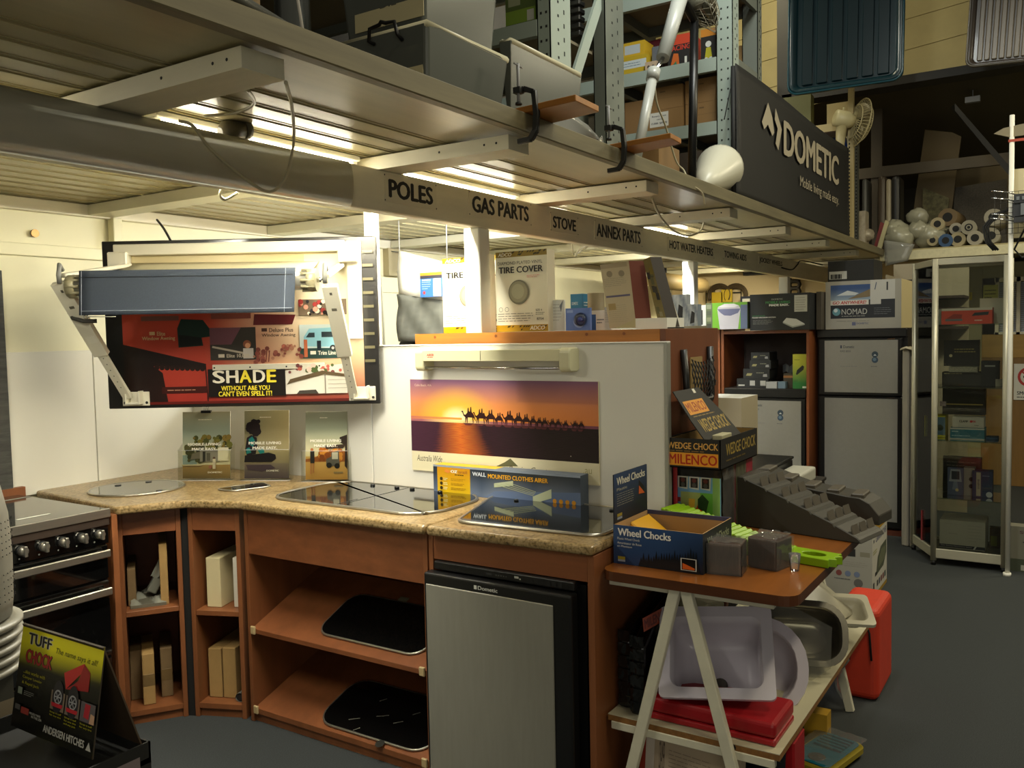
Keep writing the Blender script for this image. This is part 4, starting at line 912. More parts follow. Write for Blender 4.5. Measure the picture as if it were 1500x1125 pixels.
g = G(); g.grid(lambda u, v: q[0].lerp(q[1], u).lerp(q[3].lerp(q[2], u), .52+v*.48)+Vector((-.012*abs(sin(5*u+3*v)), 0, 0)), 8, 6, mat('white_sleeve', 'd4d3cb', .4), True); g.build('sleeve', gp, solid=.006)
g = G(); a = at(615, 400, 'x', 3.27); b = at(648, 434, 'x', 3.27)
g.box(3.27, 3.28, b.y, a.y, b.z, a.z, PRINT, '2f62a8'); f = Face(g, (3.27, a.y, b.z), (0, b.y-a.y, 0), (0, 0, a.z-b.z), GLOSS)
f.rect(0, 1, .88, 1, 'b87a2a'); f.rect(0, 1, .75, .88, '30303a'); f.rect(.60, .95, .02, .74, 'd6dce4'); f.disc(.18, .18, .008, 'c23a3a', 10); f.lines(.08, .5, .3, .65, 4, '9ab6d8', .25); f.text('DOMETIC', .1, .5, .66, .72, 'e4ecf4', .02); f.lines(.64, .9, .1, .7, 6, '8a94a4', .3)
g.build('header_card', gp, label='blue and white header card')
hk = thing('hook_rack', 'small rack of wire hooks on the tan wall right of the awning board', 'hook rack', (3.4, 3.2, 1.6))
g = G(); a = at(565, 404, 'y', 3.69); b = at(586, 366, 'y', 3.69); g.box(a.x, b.x, 3.66, 3.709, a.z, b.z, mat('tan_board', '9b8f6c', .6)); g.build('back_plate', hk, bevel=.002)
for k in range(4):
    xx = a.x+(b.x-a.x)*(.2+.2*k); g = G(); g.tube([(xx, 3.66, b.z-.02), (xx, 3.60, b.z-.03), (xx, 3.60, a.z+.04), (xx, 3.62, a.z+.02)], .004, mat('wire', '9d9d94', .3, .8), 6); g.build('hook', hk)
g = G(); g.tube([at(557, 402, 'y', 3.69), at(560, 440, 'y', 3.69), at(564, 520, 'y', 3.69)], .007, mat('pale_cable', 'b5b09a', .5), 6); g.build('wall_cable', label='pale cable running down the tan wall right of the awning board', cat='cable')
g = G(); g.box(3.99, 4.02, 3.70, 3.7095, 0, 1.95, mat('wall_tan', '9a8f6f', .6)); g.box(3.5, 6.6, 3.70, 3.7098, 1.78, 1.83, WALL); S(g, 'trim_5')

# net pocket on the brown side panel
NETM = mat('black_cord', '0e0e0e', .7)
npk = thing('net_pocket', 'black net pocket with a card inside, fixed to the brown side of the shelf unit', 'net pocket', (3.1, 1.17, 1.24))
g = G(); g.tube([(2.975, 1.18, 1.43), (2.985, 1.172, 1.25), (3.0, 1.17, 1.235), (3.22, 1.17, 1.235), (3.235, 1.172, 1.25), (3.245, 1.18, 1.435)], .013, BLACKP, 8); g.build('frame', npk)
g = G()
for k in range(-4, 13):
    for s in (1, -1):
        P = []
        for j in range(9):
            t = j/8; x = 2.99+.24*((k+s*t*3.2) / 8); 
            if x < 2.985 or x > 3.24: continue
            P.append((x, 1.165-.012*sin(pi*t), 1.25+.15*t-.02*sin(pi*(x-2.985)/.255)*t))
        if len(P) > 1: g.tube(P, .0022, NETM, 4, caps=False)
g.build('net', npk)
g = G(); g.box(3.03, 3.15, 1.176, 1.180, 1.25, 1.40, mat('kraft_card', '8c7446', .8)); g.build('card', npk, label='brown card insert')

# ================================================================== TRESTLE TABLE
TT = mat('table_oak', '804a1b', .28, noise=(5, .2), stretch=(.3, 2.5, 1), coat=.3)
TE = mat('table_edge', '4c2811', .4, noise=(9, .2), stretch=(1, .3, 3))
TW = mat('white_steel', 'cbc7b2', .45, noise=(12, .08))
CHIP = mat('chipboard_edge', '7d5526', .8, noise=(60, .25))
SHW = mat('shelf_white', 'b8b298', .5, noise=(5, .05))
tb = thing('trestle_table', 'white steel A-frame trestle with an oak-look table top and a pale lower shelf', 'table', (2.85, .9, 0))
def rr(x0, x1, y0, y1, r): return [(a+(x0+x1)/2, b+(y0+y1)/2) for a, b in G().rrect(x1-x0, y1-y0, r, 5)]
g = G(); g.prism(rr(2.262, 3.36, .597, 1.166, .045), .772, .7995, TE); g.prism(rr(2.262, 3.36, .597, 1.166, .045), .7995, .8003, TT); g.build('table_top', tb, bevel=.0)
g = G(); g.box(2.305, 3.60, .652, 1.166, .332, .349, CHIP); g.box(2.305, 3.60, .652, 1.166, .349, .351, SHW)
g.build('lower_shelf', tb)
g = G(); g.lathe([(.008, 2.3045), (.008, 2.305)], BLACKM, (0, .78, .341), 'x', 10); g.build('screw', tb)
for X in (2.29, 3.50):
    for s, yt, yb in ((1, .938, 1.135), (-1, .908, .70)):
        if X > 3: yt -= .02; yb = .98 if s > 0 else .715
        g = G(); bar(g, Vector((X, yb, 0)), Vector((X, yt, .772)), .032, .022, TW, Vector((0, 1, 0)))
        g.build('leg', tb, bevel=.002)
    for z in (.748, .308):
        g = G(); g.box(X+.012, X+.034, .665, 1.155, z, z+.024, TW); g.build('cross_bar', tb, bevel=.002)

# goods on the table top
cx0, cx1, cy0, cy1, cz = 2.352, 2.60, .881, 1.163, .8008
bx = thing('wheel_chock_box', 'open blue display box lettered Wheel Chocks at the front of the oak table', 'display box', ((cx0+cx1)/2, (cy0+cy1)/2, cz))
g = G(); h = .118; KR = 'a8875c'
NAVY = '1b2c4c'
for a in ((cx0, cx0+.003, cy0, cy1), (cx1-.003, cx1, cy0, cy1), (cx0, cx1, cy0, cy0+.003), (cx0, cx1, cy1-.003, cy1)): g.box(*a, cz, cz+h, PRINT, KR)
g.box(cx0, cx1, cy0, cy1, cz, cz+.003, PRINT, KR)
g.box(cx1-.0035, cx1+.001, cy0, cy1, cz+h-.012, cz+h+.001, PRINT, '3a3c5c')
f = bxface(g, cx0, cx1, cy0, cy1, cz, cz+h, '-x'); f.m = GLOSS
f.grad(0, 1, 0, 1, lambda u, v: mixc(mixc('1d3050', '2f4a74', v+.2*(1-u)), '10161f', (u-.55)*2.2*(1-v*.7)), 12, 6)
R = random.Random(8)
for k in range(22): a = .32+.64*k/22; hh = .22+.34*(k/22)+R.uniform(-.06, .08); f.poly([(a-.035, 0), (a+.04, 0), (a+.012, hh*.7), (a, hh+.06), (a-.015, hh*.65)], '0e141a')
f.text('Wheel Chocks', .055, .66, .735, .93, 'e3e0d8', .03); f.text('Plastic Wheel Chock', .05, .31, .63, .69, 'cfccc2', .01); f.text('Amortisseur de Roue', .05, .33, .52, .58, 'cfccc2', .01); f.text('en Plastique', .05, .22, .43, .49, 'cfccc2', .01)
f.rect(.055, .14, .12, .2, '9a8a2a'); f.rect(.055, .14, .07, .12, '8f98a8'); f.rect(.765, .935, .06, .36, 'c8c6be'); f.rect(.775, .925, .075, .345, '0c0c0c'); f.poly([(.785, .24), (.92, .13), (.91, .09), (.785, .09)], 'c8581c')
f = bxface(g, cx0, cx1, cy0, cy1, cz, cz+h, '-y'); f.rect(0, 1, 0, 1, '16191c'); f.text('Wheel Chocks', .15, .9, .62, .84, '8e9276', .02); f.lines(.2, .8, .2, .5, 3, '6d7058', .3)
g.build('tray', bx)
g = G(); a0, a1 = cx0+.002, cx1-.004; g.box(a0, a1, cy1-.003, cy1+.0005, cz+h, cz+.268, PRINT, '10151d')
f = Face(g, (a0, cy1-.003, cz+h), (a1-a0, 0, 0), (0, 0, .15)); f.grad(0, 1, 0, 1, lambda u, v: mixc('0d1219', '263c60', v-.3*u), 4, 4)
f.text('Wheel Chocks', .08, .93, .76, .92, 'c9c5b4', .02); f.text('Plastic', .08, .38, .64, .70, '9a9788', .01); f.lines(.08, .6, .32, .60, 6, '8a887c', .2); f.poly([(.72, .42), (.93, .38), (.9, .55), (.74, .72)], '0a0a0a'); f.poly([(.73, .42), (.92, .40), (.74, .6)], 'b8521c'); f.rect(.08, .22, .12, .18, '8a7a28'); f.rect(.08, .22, .06, .11, '7d8694')
g.build('header', bx)
g = G(); YC = mat('yellow_plastic', 'c8930f', .4)
def wedge(g, x0, x1, y0, y1, z0, h, m): g.add([(x0, y0, z0), (x1, y0, z0), (x1, y1, z0), (x0, y1, z0), (x0, y1, z0+h), (x1, y1, z0+h)], [(0, 3, 2, 1), (0, 1, 5, 4), (2, 3, 4, 5), (0, 4, 3), (1, 2, 5)], m)
wedge(g, cx0+.09, cx1-.02, 1.0, 1.15, cz+.003, .108, YC); g.build('wheel_chock', bevel=.004, label='yellow plastic chock standing inside the open blue box', cat='wheel chock')
g = G(); wedge(g, cx0+.01, cx0+.085, 1.02, 1.158, cz+.003, .098, YC); g.build('wheel_chock', bevel=.004, label='yellow plastic chock lying low at the front of the open blue box', cat='wheel chock')
FILM = clear('shrink_film', 'e8e8e4', .16, .06, diff=.07)
BLOCK = mat('brown_rubber', '5c4c46', .45, noise=(30, .2), stretch=(1, 12, 1))
def block(px0, px1, yb, x, label, s, rz):
    a = at(px0, yb, 'z', .8); b = at(px1, yb+2, 'z', .8); c = (a+b)/2; wdt = (b-a).length
    t = thing('rubber_block', label, 'block', (c.x+s/2, c.y+.01, .8008), (0, 0, rz))
    g = G(); g.box(-s/2, s/2, -s/2, s/2, 0, s*.95, BLOCK); g.build('block', t, bevel=.006, seg=2, local=True)
    g = G(); e = s/2+.002; R = random.Random(int(px0))
    g.grid(lambda u, v: (e*(2*u-1), e*(2*v-1), s*.95+.002+R.uniform(0, .007)), 8, 8, FILM, True); g.grid(lambda u, v: (-e-R.uniform(0, .005), e*(1-2*u), s*.96*v), 7, 7, FILM, True); g.grid(lambda u, v: (e*(2*u-1), -e-R.uniform(0, .002), s*.96*v), 7, 7, FILM, True)
    g.build('film', t, local=True, label='clear shrink film')
block(1040, 1085, 842, 0, 'brown block in shiny film right beside the open blue box', .094, rad(8))
block(1104, 1148, 834, 0, 'brown block in film nearer the corner of the table, beside the small clear cup', .094, rad(-14))
g = G(); c = at(1164, 836, 'z', .8); g.lathe([(.013, .8008), (.017, .85)], clear('cup_clear', 'ffffff', .2, diff=.12), (c.x, c.y, 0), 'z', 18); g.build('cup', label='small clear plastic cup near the table corner', cat='cup')
# lime levelling ramp
LIME = mat('lime_plastic', '7ea50a', .35)
lr = thing('levelling_ramp', 'bright lime green serrated levelling ramp lying behind the blue box', 'ramp', (2.9, .9, .8))
def ramp_along(P0, P1, w, prof, m, name, parent, holes=None, zz=.801, n=None):
    """profile (t, z) extruded sideways by w; P0->P1 is the long axis on the table"""
    d = (P1-P0); L_ = d.length; d.normalize(); s = Vector((-d.y, d.x, 0))
    g = G(); n_ = len(prof); vs = []
    for side in (0, w):
        for t, z in prof: q = P0+d*(t*L_)+s*side; vs.append((q.x, q.y, zz+z))
    fs = [tuple(range(n_)), tuple(range(2*n_-1, n_-1, -1))]+[(i, n_+i, n_+(i+1) % n_, (i+1) % n_) for i in range(n_)]
    g.add(vs, fs, m); g.build(name, parent, bevel=.0025)
    return g
P1_ = Vector((2.685, .615, 0)); P0_ = Vector((2.785, 1.13, 0))
prof = [(0, 0), (.82, 0), (.82, .025)]
for k in range(22): t = .82-.80*k/22; z = .025+.085*k/22; prof += [(t-.008, z+.004), (t-.022, z+.004), (t-.026, z)]
prof += [(0, .11)]
ramp_along(P0_, P1_, -.105, prof, LIME, 'wedge', lr)
g = G(); d = (P1_-P0_).normalized(); s = Vector((d.y, -d.x, 0)); L_ = (P1_-P0_).length
g.T = Matrix((d, s, Vector((0, 0, -1)))).transposed().to_4x4(); q = P0_+d*(.80*L_); g.T.translation = Vector((q.x, q.y, .826))
pts = [(0, 0), (.15, 0), (.145, .02), (.165, .03), (.15, .045), (.15, .05), (.165, .07), (.145, .08), (.15, .095), (.0, .095)]
def ringplate(g, outer, cx, cy, rx, ry, z0, z1, m):
    n = len(outer); inner = []
    for x, y in outer:
        a = math.atan2((y-cy)/ry, (x-cx)/rx); inner.append((cx+rx*cos(a), cy+ry*sin(a)))
    vs = [(x, y, z) for z in (z0, z1) for x, y in outer]+[(x, y, z) for z in (z0, z1) for x, y in inner]
    fs = []
    for i in range(n):
        j = (i+1) % n
        fs += [(i, j, n+j, n+i), (i, 2*n+i, 2*n+j, j), (n+i, n+j, 3*n+j, 3*n+i), (2*n+i, 3*n+i, 3*n+j, 2*n+j)]
    g.add(vs, fs, m)
outer = []
for i in range(len(pts)):
    a = Vector(pts[i]); b = Vector(pts[(i+1) % len(pts)])
    for k in range(4): q = a.lerp(b, k/4); outer.append((q.x, q.y))
ringplate(g, outer, .085, .047, .036, .024, .0, .024, LIME); g.build('grip', lr, bevel=.002, label='end plate with an oval hand hole')
# dark levelling ramps
DK = mat('charcoal_plastic', '34312a', .55, noise=(20, .08))
DKL = mat('charcoal_pale', '4e483e', .5, noise=(20, .1))
def step_ramp(label, P0, P1, w, h, n, z0=.801):
    d = (P1-P0); L_ = d.length; d = d.normalized(); s = Vector((-d.y, d.x, 0))
    t = thing('levelling_ramp', label, 'ramp', P0+d*(L_/2)+Vector((0, 0, z0)))
    prof = [(0, 0), (1, 0), (.985, .012)]
    for k in range(n):
        a = .98-.80*k/n; b = .98-.80*(k+1)/n; z = .012+(h-.02)*(k/n)**.9; z2 = .012+(h-.02)*((k+1)/n)**.9
        prof += [(a-.01, z+.006), (b+.012, z2+.0), (b+.004, z2-.004)]
    prof += [(.17, h), (.06, h), (0, h*.45)]
    g = G(); nn = len(prof); vs = []
    for side in (0, w):
        for a, z in prof: q = P0+d*(a*L_)+s*side; vs.append((q.x, q.y, z0+z))
    g.add(vs, [tuple(range(nn)), tuple(range(2*nn-1, nn-1, -1))]+[(i, nn+i, nn+(i+1) % nn, (i+1) % nn) for i in range(nn)], DK); g.build('wedge', t, bevel=.003)
    for k in range(n):                                     # paler tread ridges
        a = .955-.80*k/n; z = .012+(h-.02)*(k/n)**.9+.012
        g = G()
        for j in range(3):
            v0 = w*(.04+.32*j); q = P0+d*((a-.03)*L_)+s*v0
            e = d*(.05*L_/n*2.2); sl = (h/n)*.55+.010
            vs = [q+Vector((0, 0, z0+z+sl)), q+s*w*.27+Vector((0, 0, z0+z+sl)), q+s*w*.27+e+Vector((0, 0, z0+z-.004)), q+e+Vector((0, 0, z0+z-.004))]
            g.add(vs+[v-Vector((0, 0, .012)) for v in vs], [(0, 1, 2, 3)[::-1], (3, 2, 6, 7)[::-1], (0, 3, 7, 4)[::-1], (1, 5, 6, 2)[::-1]], DKL)
        g.build('tread', t, bevel=.002)
    return t
dk1 = step_ramp('charcoal stepped levelling ramp behind the lime ramp, its toe at the table edge', Vector((3.03, 1.06, 0)), Vector((2.93, .565, 0)), .19, .175, 5)
dk2 = thing('levelling_ramp', 'charcoal curved levelling ramp with a hump, farthest on the oak table', 'ramp', (3.24, .8, .80))
HZ = [(0, .15), (.12, .152), (.27, .13), (.40, .112), (.55, .102), (.66, .098), (.76, .092), (.86, .090), (.93, .074), (1, .034)]
def hz(t):
    for (a, b), (c_, d_) in zip(HZ[:-1], HZ[1:]):
        if a <= t <= c_: return b+(d_-b)*(t-a)/(c_-a)
ramp_along(Vector((3.30, 1.05, 0)), Vector((3.235, .565, 0)), .14, [(0, 0), (1, 0)]+HZ[::-1], DK, 'wedge', dk2)
for k in range(5):
    g = G(); d = (Vector((3.235, .565, 0))-Vector((3.30, 1.05, 0))); q = Vector((3.30, 1.05, 0))+d*(.12+.18*k); g.box(q.x+.012, q.x+.125, q.y-.022, q.y+.022, .801+hz(.12+.18*k)-.012, .801+hz(.12+.18*k)+.012, DKL); g.build('tread', dk2, bevel=.004)

# MILENCO wedge chock display, with the bagged chocks under it
GOLD = 'c8862a'
tx0, tx1, ty0, ty1, tz0, tz1 = 2.80, 3.20, .985, 1.176, 1.03, 1.132
md_ = thing('wedge_chock_display', 'black display tray with orange MILENCO WEDGE CHOCK lettering on top of bagged chocks', 'display box', ((tx0+tx1)/2, (ty0+ty1)/2, tz0))
g = G(); BK = '14120f'
for a in ((tx0, tx0+.003, ty0, ty1), (tx1-.003, tx1, ty0, ty1), (tx0, tx1, ty0, ty0+.003), (tx0, tx1, ty1-.003, ty1)): g.box(*a, tz0, tz1, PRINT, BK)
g.box(tx0, tx1, ty0, ty1, tz0, tz0+.003, PRINT, BK); g.box(tx1-.005, tx1-.003, ty0+.004, ty1-.004, tz0+.01, tz1-.002, PRINT, '9a7a44'); g.box(tx0+.01, tx1-.01, ty1-.005, ty1-.003, tz0, tz1-.004, PRINT, '9a7a44')
f = bxface(g, tx0, tx1, ty0, ty1, tz0, tz1, '-x'); f.m = GLOSS
f.text('WEDGE CHOCK', .02, .96, .64, .86, 'd3a050', .02); f.lines(.03, .97, .55, .60, 1, '8a6a34', .5); f.rect(.02, .96, .08, .52, 'd8932c'); f.text('MILENCO', .04, .94, .13, .47, 'a8261a', .02)
f = bxface(g, tx0, tx1, ty0, ty1, tz0, tz1, '-y'); f.m = GLOSS; f.text('WEDGE CHOCK', .14, .95, .40, .80, '9a8442', .02); f.lines(.14, .9, .18, .30, 1, '5a4c28', .4)
g.build('tray', md_)
g = G(); b0 = Vector((2.81, 1.02, 1.085)); b1 = Vector((3.19, 1.02, 1.085)); V = Vector((0, .135, .205)); 
q = [b0+Vector((.02, 0, 0)), b1, b1+V*.55-Vector((.06, 0, 0)), b1+V-Vector((.14, 0, 0)), b0+V+Vector((.0, 0, 0)), b0+V*.5]
n = Vector((0, 1, -.65)).normalized()*.003; g.add(q+[v+n for v in q], [(0, 1, 2, 3, 4, 5), (11, 10, 9, 8, 7, 6)]+[(i, 6+i, 6+(i+1) % 6, (i+1) % 6) for i in range(6)], PRINT, False, '0e0c0a')
f = Face(g, b0, b1-b0, V); f.rect(.06, .55, .60, .82, 'c8882c'); f.text('MILENCO', .08, .53, .635, .79, '8a3418', .02); f.lines(.1, .75, .545, .585, 1, '7a6434', .4); f.text('WEDGE CHOCK', .14, .84, .30, .51, '9c8440', .02); f.rect(.44, .50, .92, .99, 'c9c4b4')
g.build('header', md_)
g = G(); g.box(2.86, 2.96, 1.0, 1.035, 1.12, 1.14, mat('cream_stop', 'a59f80', .6)); g.build('label_strip', md_, bevel=.002)
pk = thing('bagged_chocks', 'clear bag of wedge chocks with a colourful picture card under the orange-lettered display', 'package', (2.95, 1.08, .80))
g = G(); x0, x1, y0, y1 = 2.86, 2.99, 1.005, 1.17; g.box(x0, x1, y0, y1, .801, 1.028, PRINT, '171613')
f = bxface(g, x0, x1, y0, y1, .801, 1.028, '-x'); f.m = GLOSS; f.rect(0, 1, .0, .93, '7fb4dc'); f.rect(.0, 1, .84, .93, '15191c')
f.rect(.12, .72, .0, .60, 'b8c070'); f.rect(.55, .9, .0, .6, '78c04c'); f.rect(.82, .98, .0, .84, '9cc470')
for k in range(3): f.poly([(.06+.25*k, .66), (.27+.25*k, .64), (.29+.25*k, .84), (.06+.25*k, .84)], 'ddd8cc'); f.rect(.09+.25*k, .25+.25*k, .67, .82, '1e1816'); f.disc(.17+.25*k, .78, .008, '6e2c28', 10); f.disc(.17+.25*k, .71, .008, '55504a', 10)
f.poly([(.3, .05), (.62, .12), (.66, .3), (.5, .42), (.36, .2)], 'f05a28'); f.poly([(.5, .36), (.68, .3), (.74, .48), (.6, .58), (.5, .5)], '2c4a2a'); f.poly([(.3, .3), (.42, .32), (.44, .5), (.3, .5)], 'e8b838')
for k in range(4): f.rect(.03, .12, .08+.12*k, .15+.12*k, 'a02c34')
f = bxface(g, x0, x1, y0, y1, .801, 1.028, '-y'); f.grad(0, 1, 0, 1, lambda u, v: mixc('191712', '47422f', .5+.5*sin(u*13+v*9)), 8, 8)
g.build('pack', pk)
g = G(); R = random.Random(6); g.grid(lambda u, v: (x0-.004-R.uniform(0, .004), y1-(y1-y0)*u, .802+.226*v), 10, 12, clear('bag_clear', 'ffffff', .2, .05), True); g.grid(lambda u, v: (x0+(x1-x0)*u, y0-.004-R.uniform(0, .005), .802+.226*v), 8, 12, FILM, True); g.build('film', pk, label='clear wrinkled bag film')
g = G(); g.box(3.0, 3.19, 1.0, 1.16, .801, 1.027, PRINT, '6a2028', {'-y': '7c2430'}); f = Face(g, (3.0, 1.0, .801), (.19, 0, 0), (0, 0, .226), GLOSS); f.grad(0, .6, 0, 1, lambda u, v: mixc('2a2a22', '5a5a40', .5+.5*sin(u*17+v*11)), 8, 8); f.rect(.66, 1, 0, 1, '8e2636'); f.lines(.7, .95, .3, .8, 6, 'b05a60', .3)
g.build('bagged_chocks', label='dark red-edged pack standing behind the picture card pack on the table', cat='package')
g = G(); g.box(2.848, 2.86, 1.160, 1.176, .82, 1.026, mat('red_strap', 'a82c34', .5)); g.build('red_pack_edge', pk, bevel=.004, label='red plastic edge')

# goods on the lower shelf
BAG = mat('black_film', '0d0d0c', .22, noise=(9, .3))
for k, (y0, y1, lb) in enumerate(((1.118, 1.158, 'black film-wrapped ramp pair leaning next to the counter side'), (1.06, 1.105, 'black film-wrapped ramp pair with an orange MILENCO label on the lower shelf'))):
    t = thing('wrapped_ramp', lb, 'ramp', (2.7, (y0+y1)/2, .352))
    g = G(); R = random.Random(20+k)
    pts = [(2.36-.03*k, .352), (3.05, .352), (3.05, .70), (2.95, .735), (2.42-.02*k, .60), (2.37-.03*k, .56)]
    g.prism(pts[::-1], y0, y1, BAG, 'y'); g.build('ramp', t, bevel=.01, seg=2)
    for j in range(6):
        g = G(); z = .36+.040*j; g.grid(lambda u, v: (2.372-.03*k-.006-R.uniform(0, .007), y1-(y1-y0)*u, z+.034*v), 5, 3, mat('black_shine', '151514', .08), True); g.build('wrinkle', t)
    if k:
        g = G(); o = at(943, 926, 'y', y0-.003); d = at(980, 905, 'y', y0-.003)-o; v = at(941, 906, 'y', y0-.003)-o; f = Face(g, o, d, v, GLOSS); f.rect(0, 1, 0, 1, 'b8502a'); f.text('MILENCO', .05, .95, .15, .85, '6a2010', .03); g.build('label', t, label='orange MILENCO label')
REDP = mat('red_plastic', '97121a', .4, noise=(12, .1))
t = thing('red_case', 'flat red plastic case lying across the front of the lower shelf', 'case', (2.45, .9, .352))
g = G(); g.box(2.335, 2.53, .672, 1.05, .352, .372, REDP); g.build('base', t, bevel=.006, seg=2)
g = G(); g.box(2.335, 2.53, .672, 1.05, .373, .418, REDP); g.build('lid', t, bevel=.012, seg=3)
TUBW = mat('white_acrylic', 'c6c0cb', .2, noise=(4, .03))
def basin(name, label, origin, U, V, w, h, depth, r, rim, m, hole=True, flat=.0):
    """open tub: rim plane spanned by U, V (unit), the bowl goes back along -N"""
    U = Vector(U).normalized(); V = Vector(V); V = (V-U*V.dot(U)).normalized(); N = U.cross(V)
    t = thing(name, label, 'basin', origin); g = G(); T = Matrix((U, V, N)).transposed().to_4x4(); T.translation = origin; g.T = T
    o = g.rrect(w+2*rim, h+2*rim, .015 if flat == 0 else r+rim, 6); i0 = g.rrect(w, h, r, 6); i1 = g.rrect(w*.94, h*.92, r*.9, 6); i2 = g.rrect(w*.86, h*.80, r*.9, 6); i3 = g.rrect(w*.6, h*.5, r*.5, 6)
    n = len(o); L_ = [[(x, y, -.012) for x, y in o], [(x, y, 0) for x, y in o], [(x, y, 0) for x, y in i0], [(x, y, -depth*.3) for x, y in i1], [(x, y, -depth*.9) for x, y in i2], [(x, y, -depth) for x, y in i3]]
    vs = [p for l in L_ for p in l]; fs = []
    for k in range(len(L_)-1):
        for j in range(n): fs.append((k*n+j, k*n+(j+1) % n, (k+1)*n+(j+1) % n, (k+1)*n+j))
    fs.append(tuple((len(L_)-1)*n+j for j in range(n)))
    g.add(vs, fs, m, True); g.f = [(q, mm, i >= 2*n, c_) for i, (q, mm, sm, c_) in enumerate(g.f)]; g.build('bowl', t, solid=.003)
    if hole: g = G(); g.T = T; g.lathe([(.022, -depth+.004), (.020, -depth+.008)], mat('drain', '4a4440', .4), (0, -h*.24, 0), 'z', 16); g.build('drain_hole', t)
    return t
basin('basin', 'square white plastic basin tilted on its side behind the front A-frame legs', W(1048, 954, 2.57), (.28, -.95, .07), (.80, .25, 1), .268, .215, .15, .03, .030, TUBW)
t = basin('basin', 'white basin with a curved rim tucked behind the square white basin', at(1110, 975, 'x', 2.66), (.25, -1, .1), (.45, .1, 1), .24, .24, .10, .11, .03, TUBW, False, 1)
SS = mat('sink_steel', '9c978a', .2, .9, noise=(40, .06))
t = basin('basin', 'stainless steel sink bowl in clear wrap toward the back of the lower shelf', at(1165, 925, 'x', 2.93), (.35, -1, -.03), (.55, .2, 1), .30, .18, .12, .07, .018, SS, False, 1)
g = G(); q = [at(1040, 880, 'x', 2.90), at(1135, 868, 'x', 2.90), at(1222, 915, 'x', 2.90), at(1220, 975, 'x', 2.90), at(1165, 1010, 'x', 2.87), at(1130, 1000, 'x', 2.87)]
g.add([v-Vector((.03, 0, 0)) for v in q], [(0, 1, 2, 3, 4, 5)], clear('wrap_film', 'dcdcd4', .2, .08, diff=.12)); g.build('film', t, label='loose clear wrap')
basin('tray', 'long white plastic tray with a moulded end sticking out past the shelf edge', at(1215, 890, 'x', 3.25), (.5, -1, -.05), (1, .6, .55), .26, .12, .05, .03, .018, mat('white_tray', 'bdb8a4', .3), False)
g = G(); g.grid(lambda u, v: (3.0+.1*u+.25*v, 1.14-.42*u-.05*v, .56+.07*sin(pi*u)*v-.12*u*u), 10, 6, mat('white_tray'), True); g.build('moulded_tray', solid=.006, label='white moulded plastic cover under the table, behind the steel sink', cat='tray')
g = G(); bar(g, Vector((3.1, 1.10, .36)), Vector((3.1, 1.06, .66)), .03, .03, mat('orange_pole', 'c24a1c', .5), Vector((1, 0, 0))); g.build('orange_bar', label='small orange bar upright in the gloom under the table top', cat='bar')
# under the shelf, and behind
g = G(); g.T = Matrix.Translation((2.36, .95, 0)) @ Matrix.Rotation(rad(-7), 4, 'Z') @ Matrix.Rotation(rad(6), 4, 'Y'); g.box(0, .03, -.17, .16, 0, .29, PRINT, 'b7a58c')
f = Face(g, (0, .16, 0), (0, -.33, 0), (0, 0, .29), GLOSS); f.rect(0, .14, 0, 1, '9a3a2c'); f.rect(.0, 1, .97, 1, '7a1c2a'); f.rect(.06, .15, .3, .9, 'd4cabc'); f.lines(.30, .75, .45, .85, 10, '8d7c6c', .2); f.text('CRAMER', .2, .26, .6, .9, '3a2c28'); f.poly([(.27, .3), (.4, .3), (.42, .55), (.33, .6)], '2c2824'); f.poly([(.66, .3), (.76, .28), (.78, .55), (.72, .55)], '3f6a34'); f.rect(.86, .96, .55, .85, 'ded6cc'); f.lines(.87, .95, .57, .83, 7, '3a3a3a', .5); f.disc(.8, .68, .012, 'b84a3a', 12)
g.build('flat_carton', label='flat printed carton with red edge standing on the floor under the lower shelf', cat='carton')
g = G(); R = random.Random(31); g.grid(lambda u, v: (2.50+.04*sin(5*u)*sin(pi*v), 1.14-.46*u, .315*sin(pi*v*.5)+.01*sin(14*u)), 14, 8, mat('dark_bag', '171a20', .25), True)
g.grid(lambda u, v: (2.51+.45*v, 1.14-.46*u, .31+.005*sin(14*u)*cos(9*v)), 10, 8, mat('dark_bag'), True); g.build('plastic_bag', solid=.004, label='crumpled dark plastic bag on the floor under the trestle', cat='bag')
g = G(); g.box(2.50, 2.62, .665, .72, 0, .30, REDP); g.build('red_box', bevel=.006, label='upright red box at the end of the shelf close to the floor', cat='box')
t = thing('boxed_tray', 'teal tray in a yellow-edged clear pack lying on the carpet beside the trestle', 'tray', (3.03, .66, 0))
g = G(); T = Matrix.Translation((3.04, .70, .012)) @ Matrix.Rotation(rad(-14), 4, 'Z'); g.T = T
g.prism(g.rrect(.27, .16, .03, 5), 0, .03, mat('yellow_rim', '8f7e22', .4)); g.build('rim', t, bevel=.006)
g = G(); g.T = T
g.prism(g.rrect(.245, .135, .025, 5), .03, .034, mat('teal_plastic', '156478', .4))
for k in range(5): g.box(.005+.022*k, .017+.022*k, -.05, .05, .034, .042, mat('teal_plastic'))
g.lathe([(.03, .035), (.028, .037)], mat('drain'), (-.075, -.005, 0), 'z', 18); g.build('tray', t, bevel=.003)
g = G(); g.T = T; R = random.Random(3); g.grid(lambda u, v: (-.137+.274*u, -.083+.166*v, .045+R.uniform(0, .006)), 16, 8, FILM, True); g.build('film', t)
g = G(); g.box(3.14, 3.2, .72, .80, 0, .12, mat('yellow_card', 'a8821c', .5)); g.build('yellow_box', label='small yellow box in the shade under the trestle shelf', cat='box')
ORG = mat('orange_fabric', 'b8331a', .6, noise=(14, .08))
t = thing('orange_bag', 'orange-red soft storage bag standing at the far end of the trestle table', 'bag', (3.78, .74, 0))
g = G(); g.box(3.63, 3.95, .635, .80, 0, .375, ORG); g.build('bag', t, bevel=.03, seg=4)
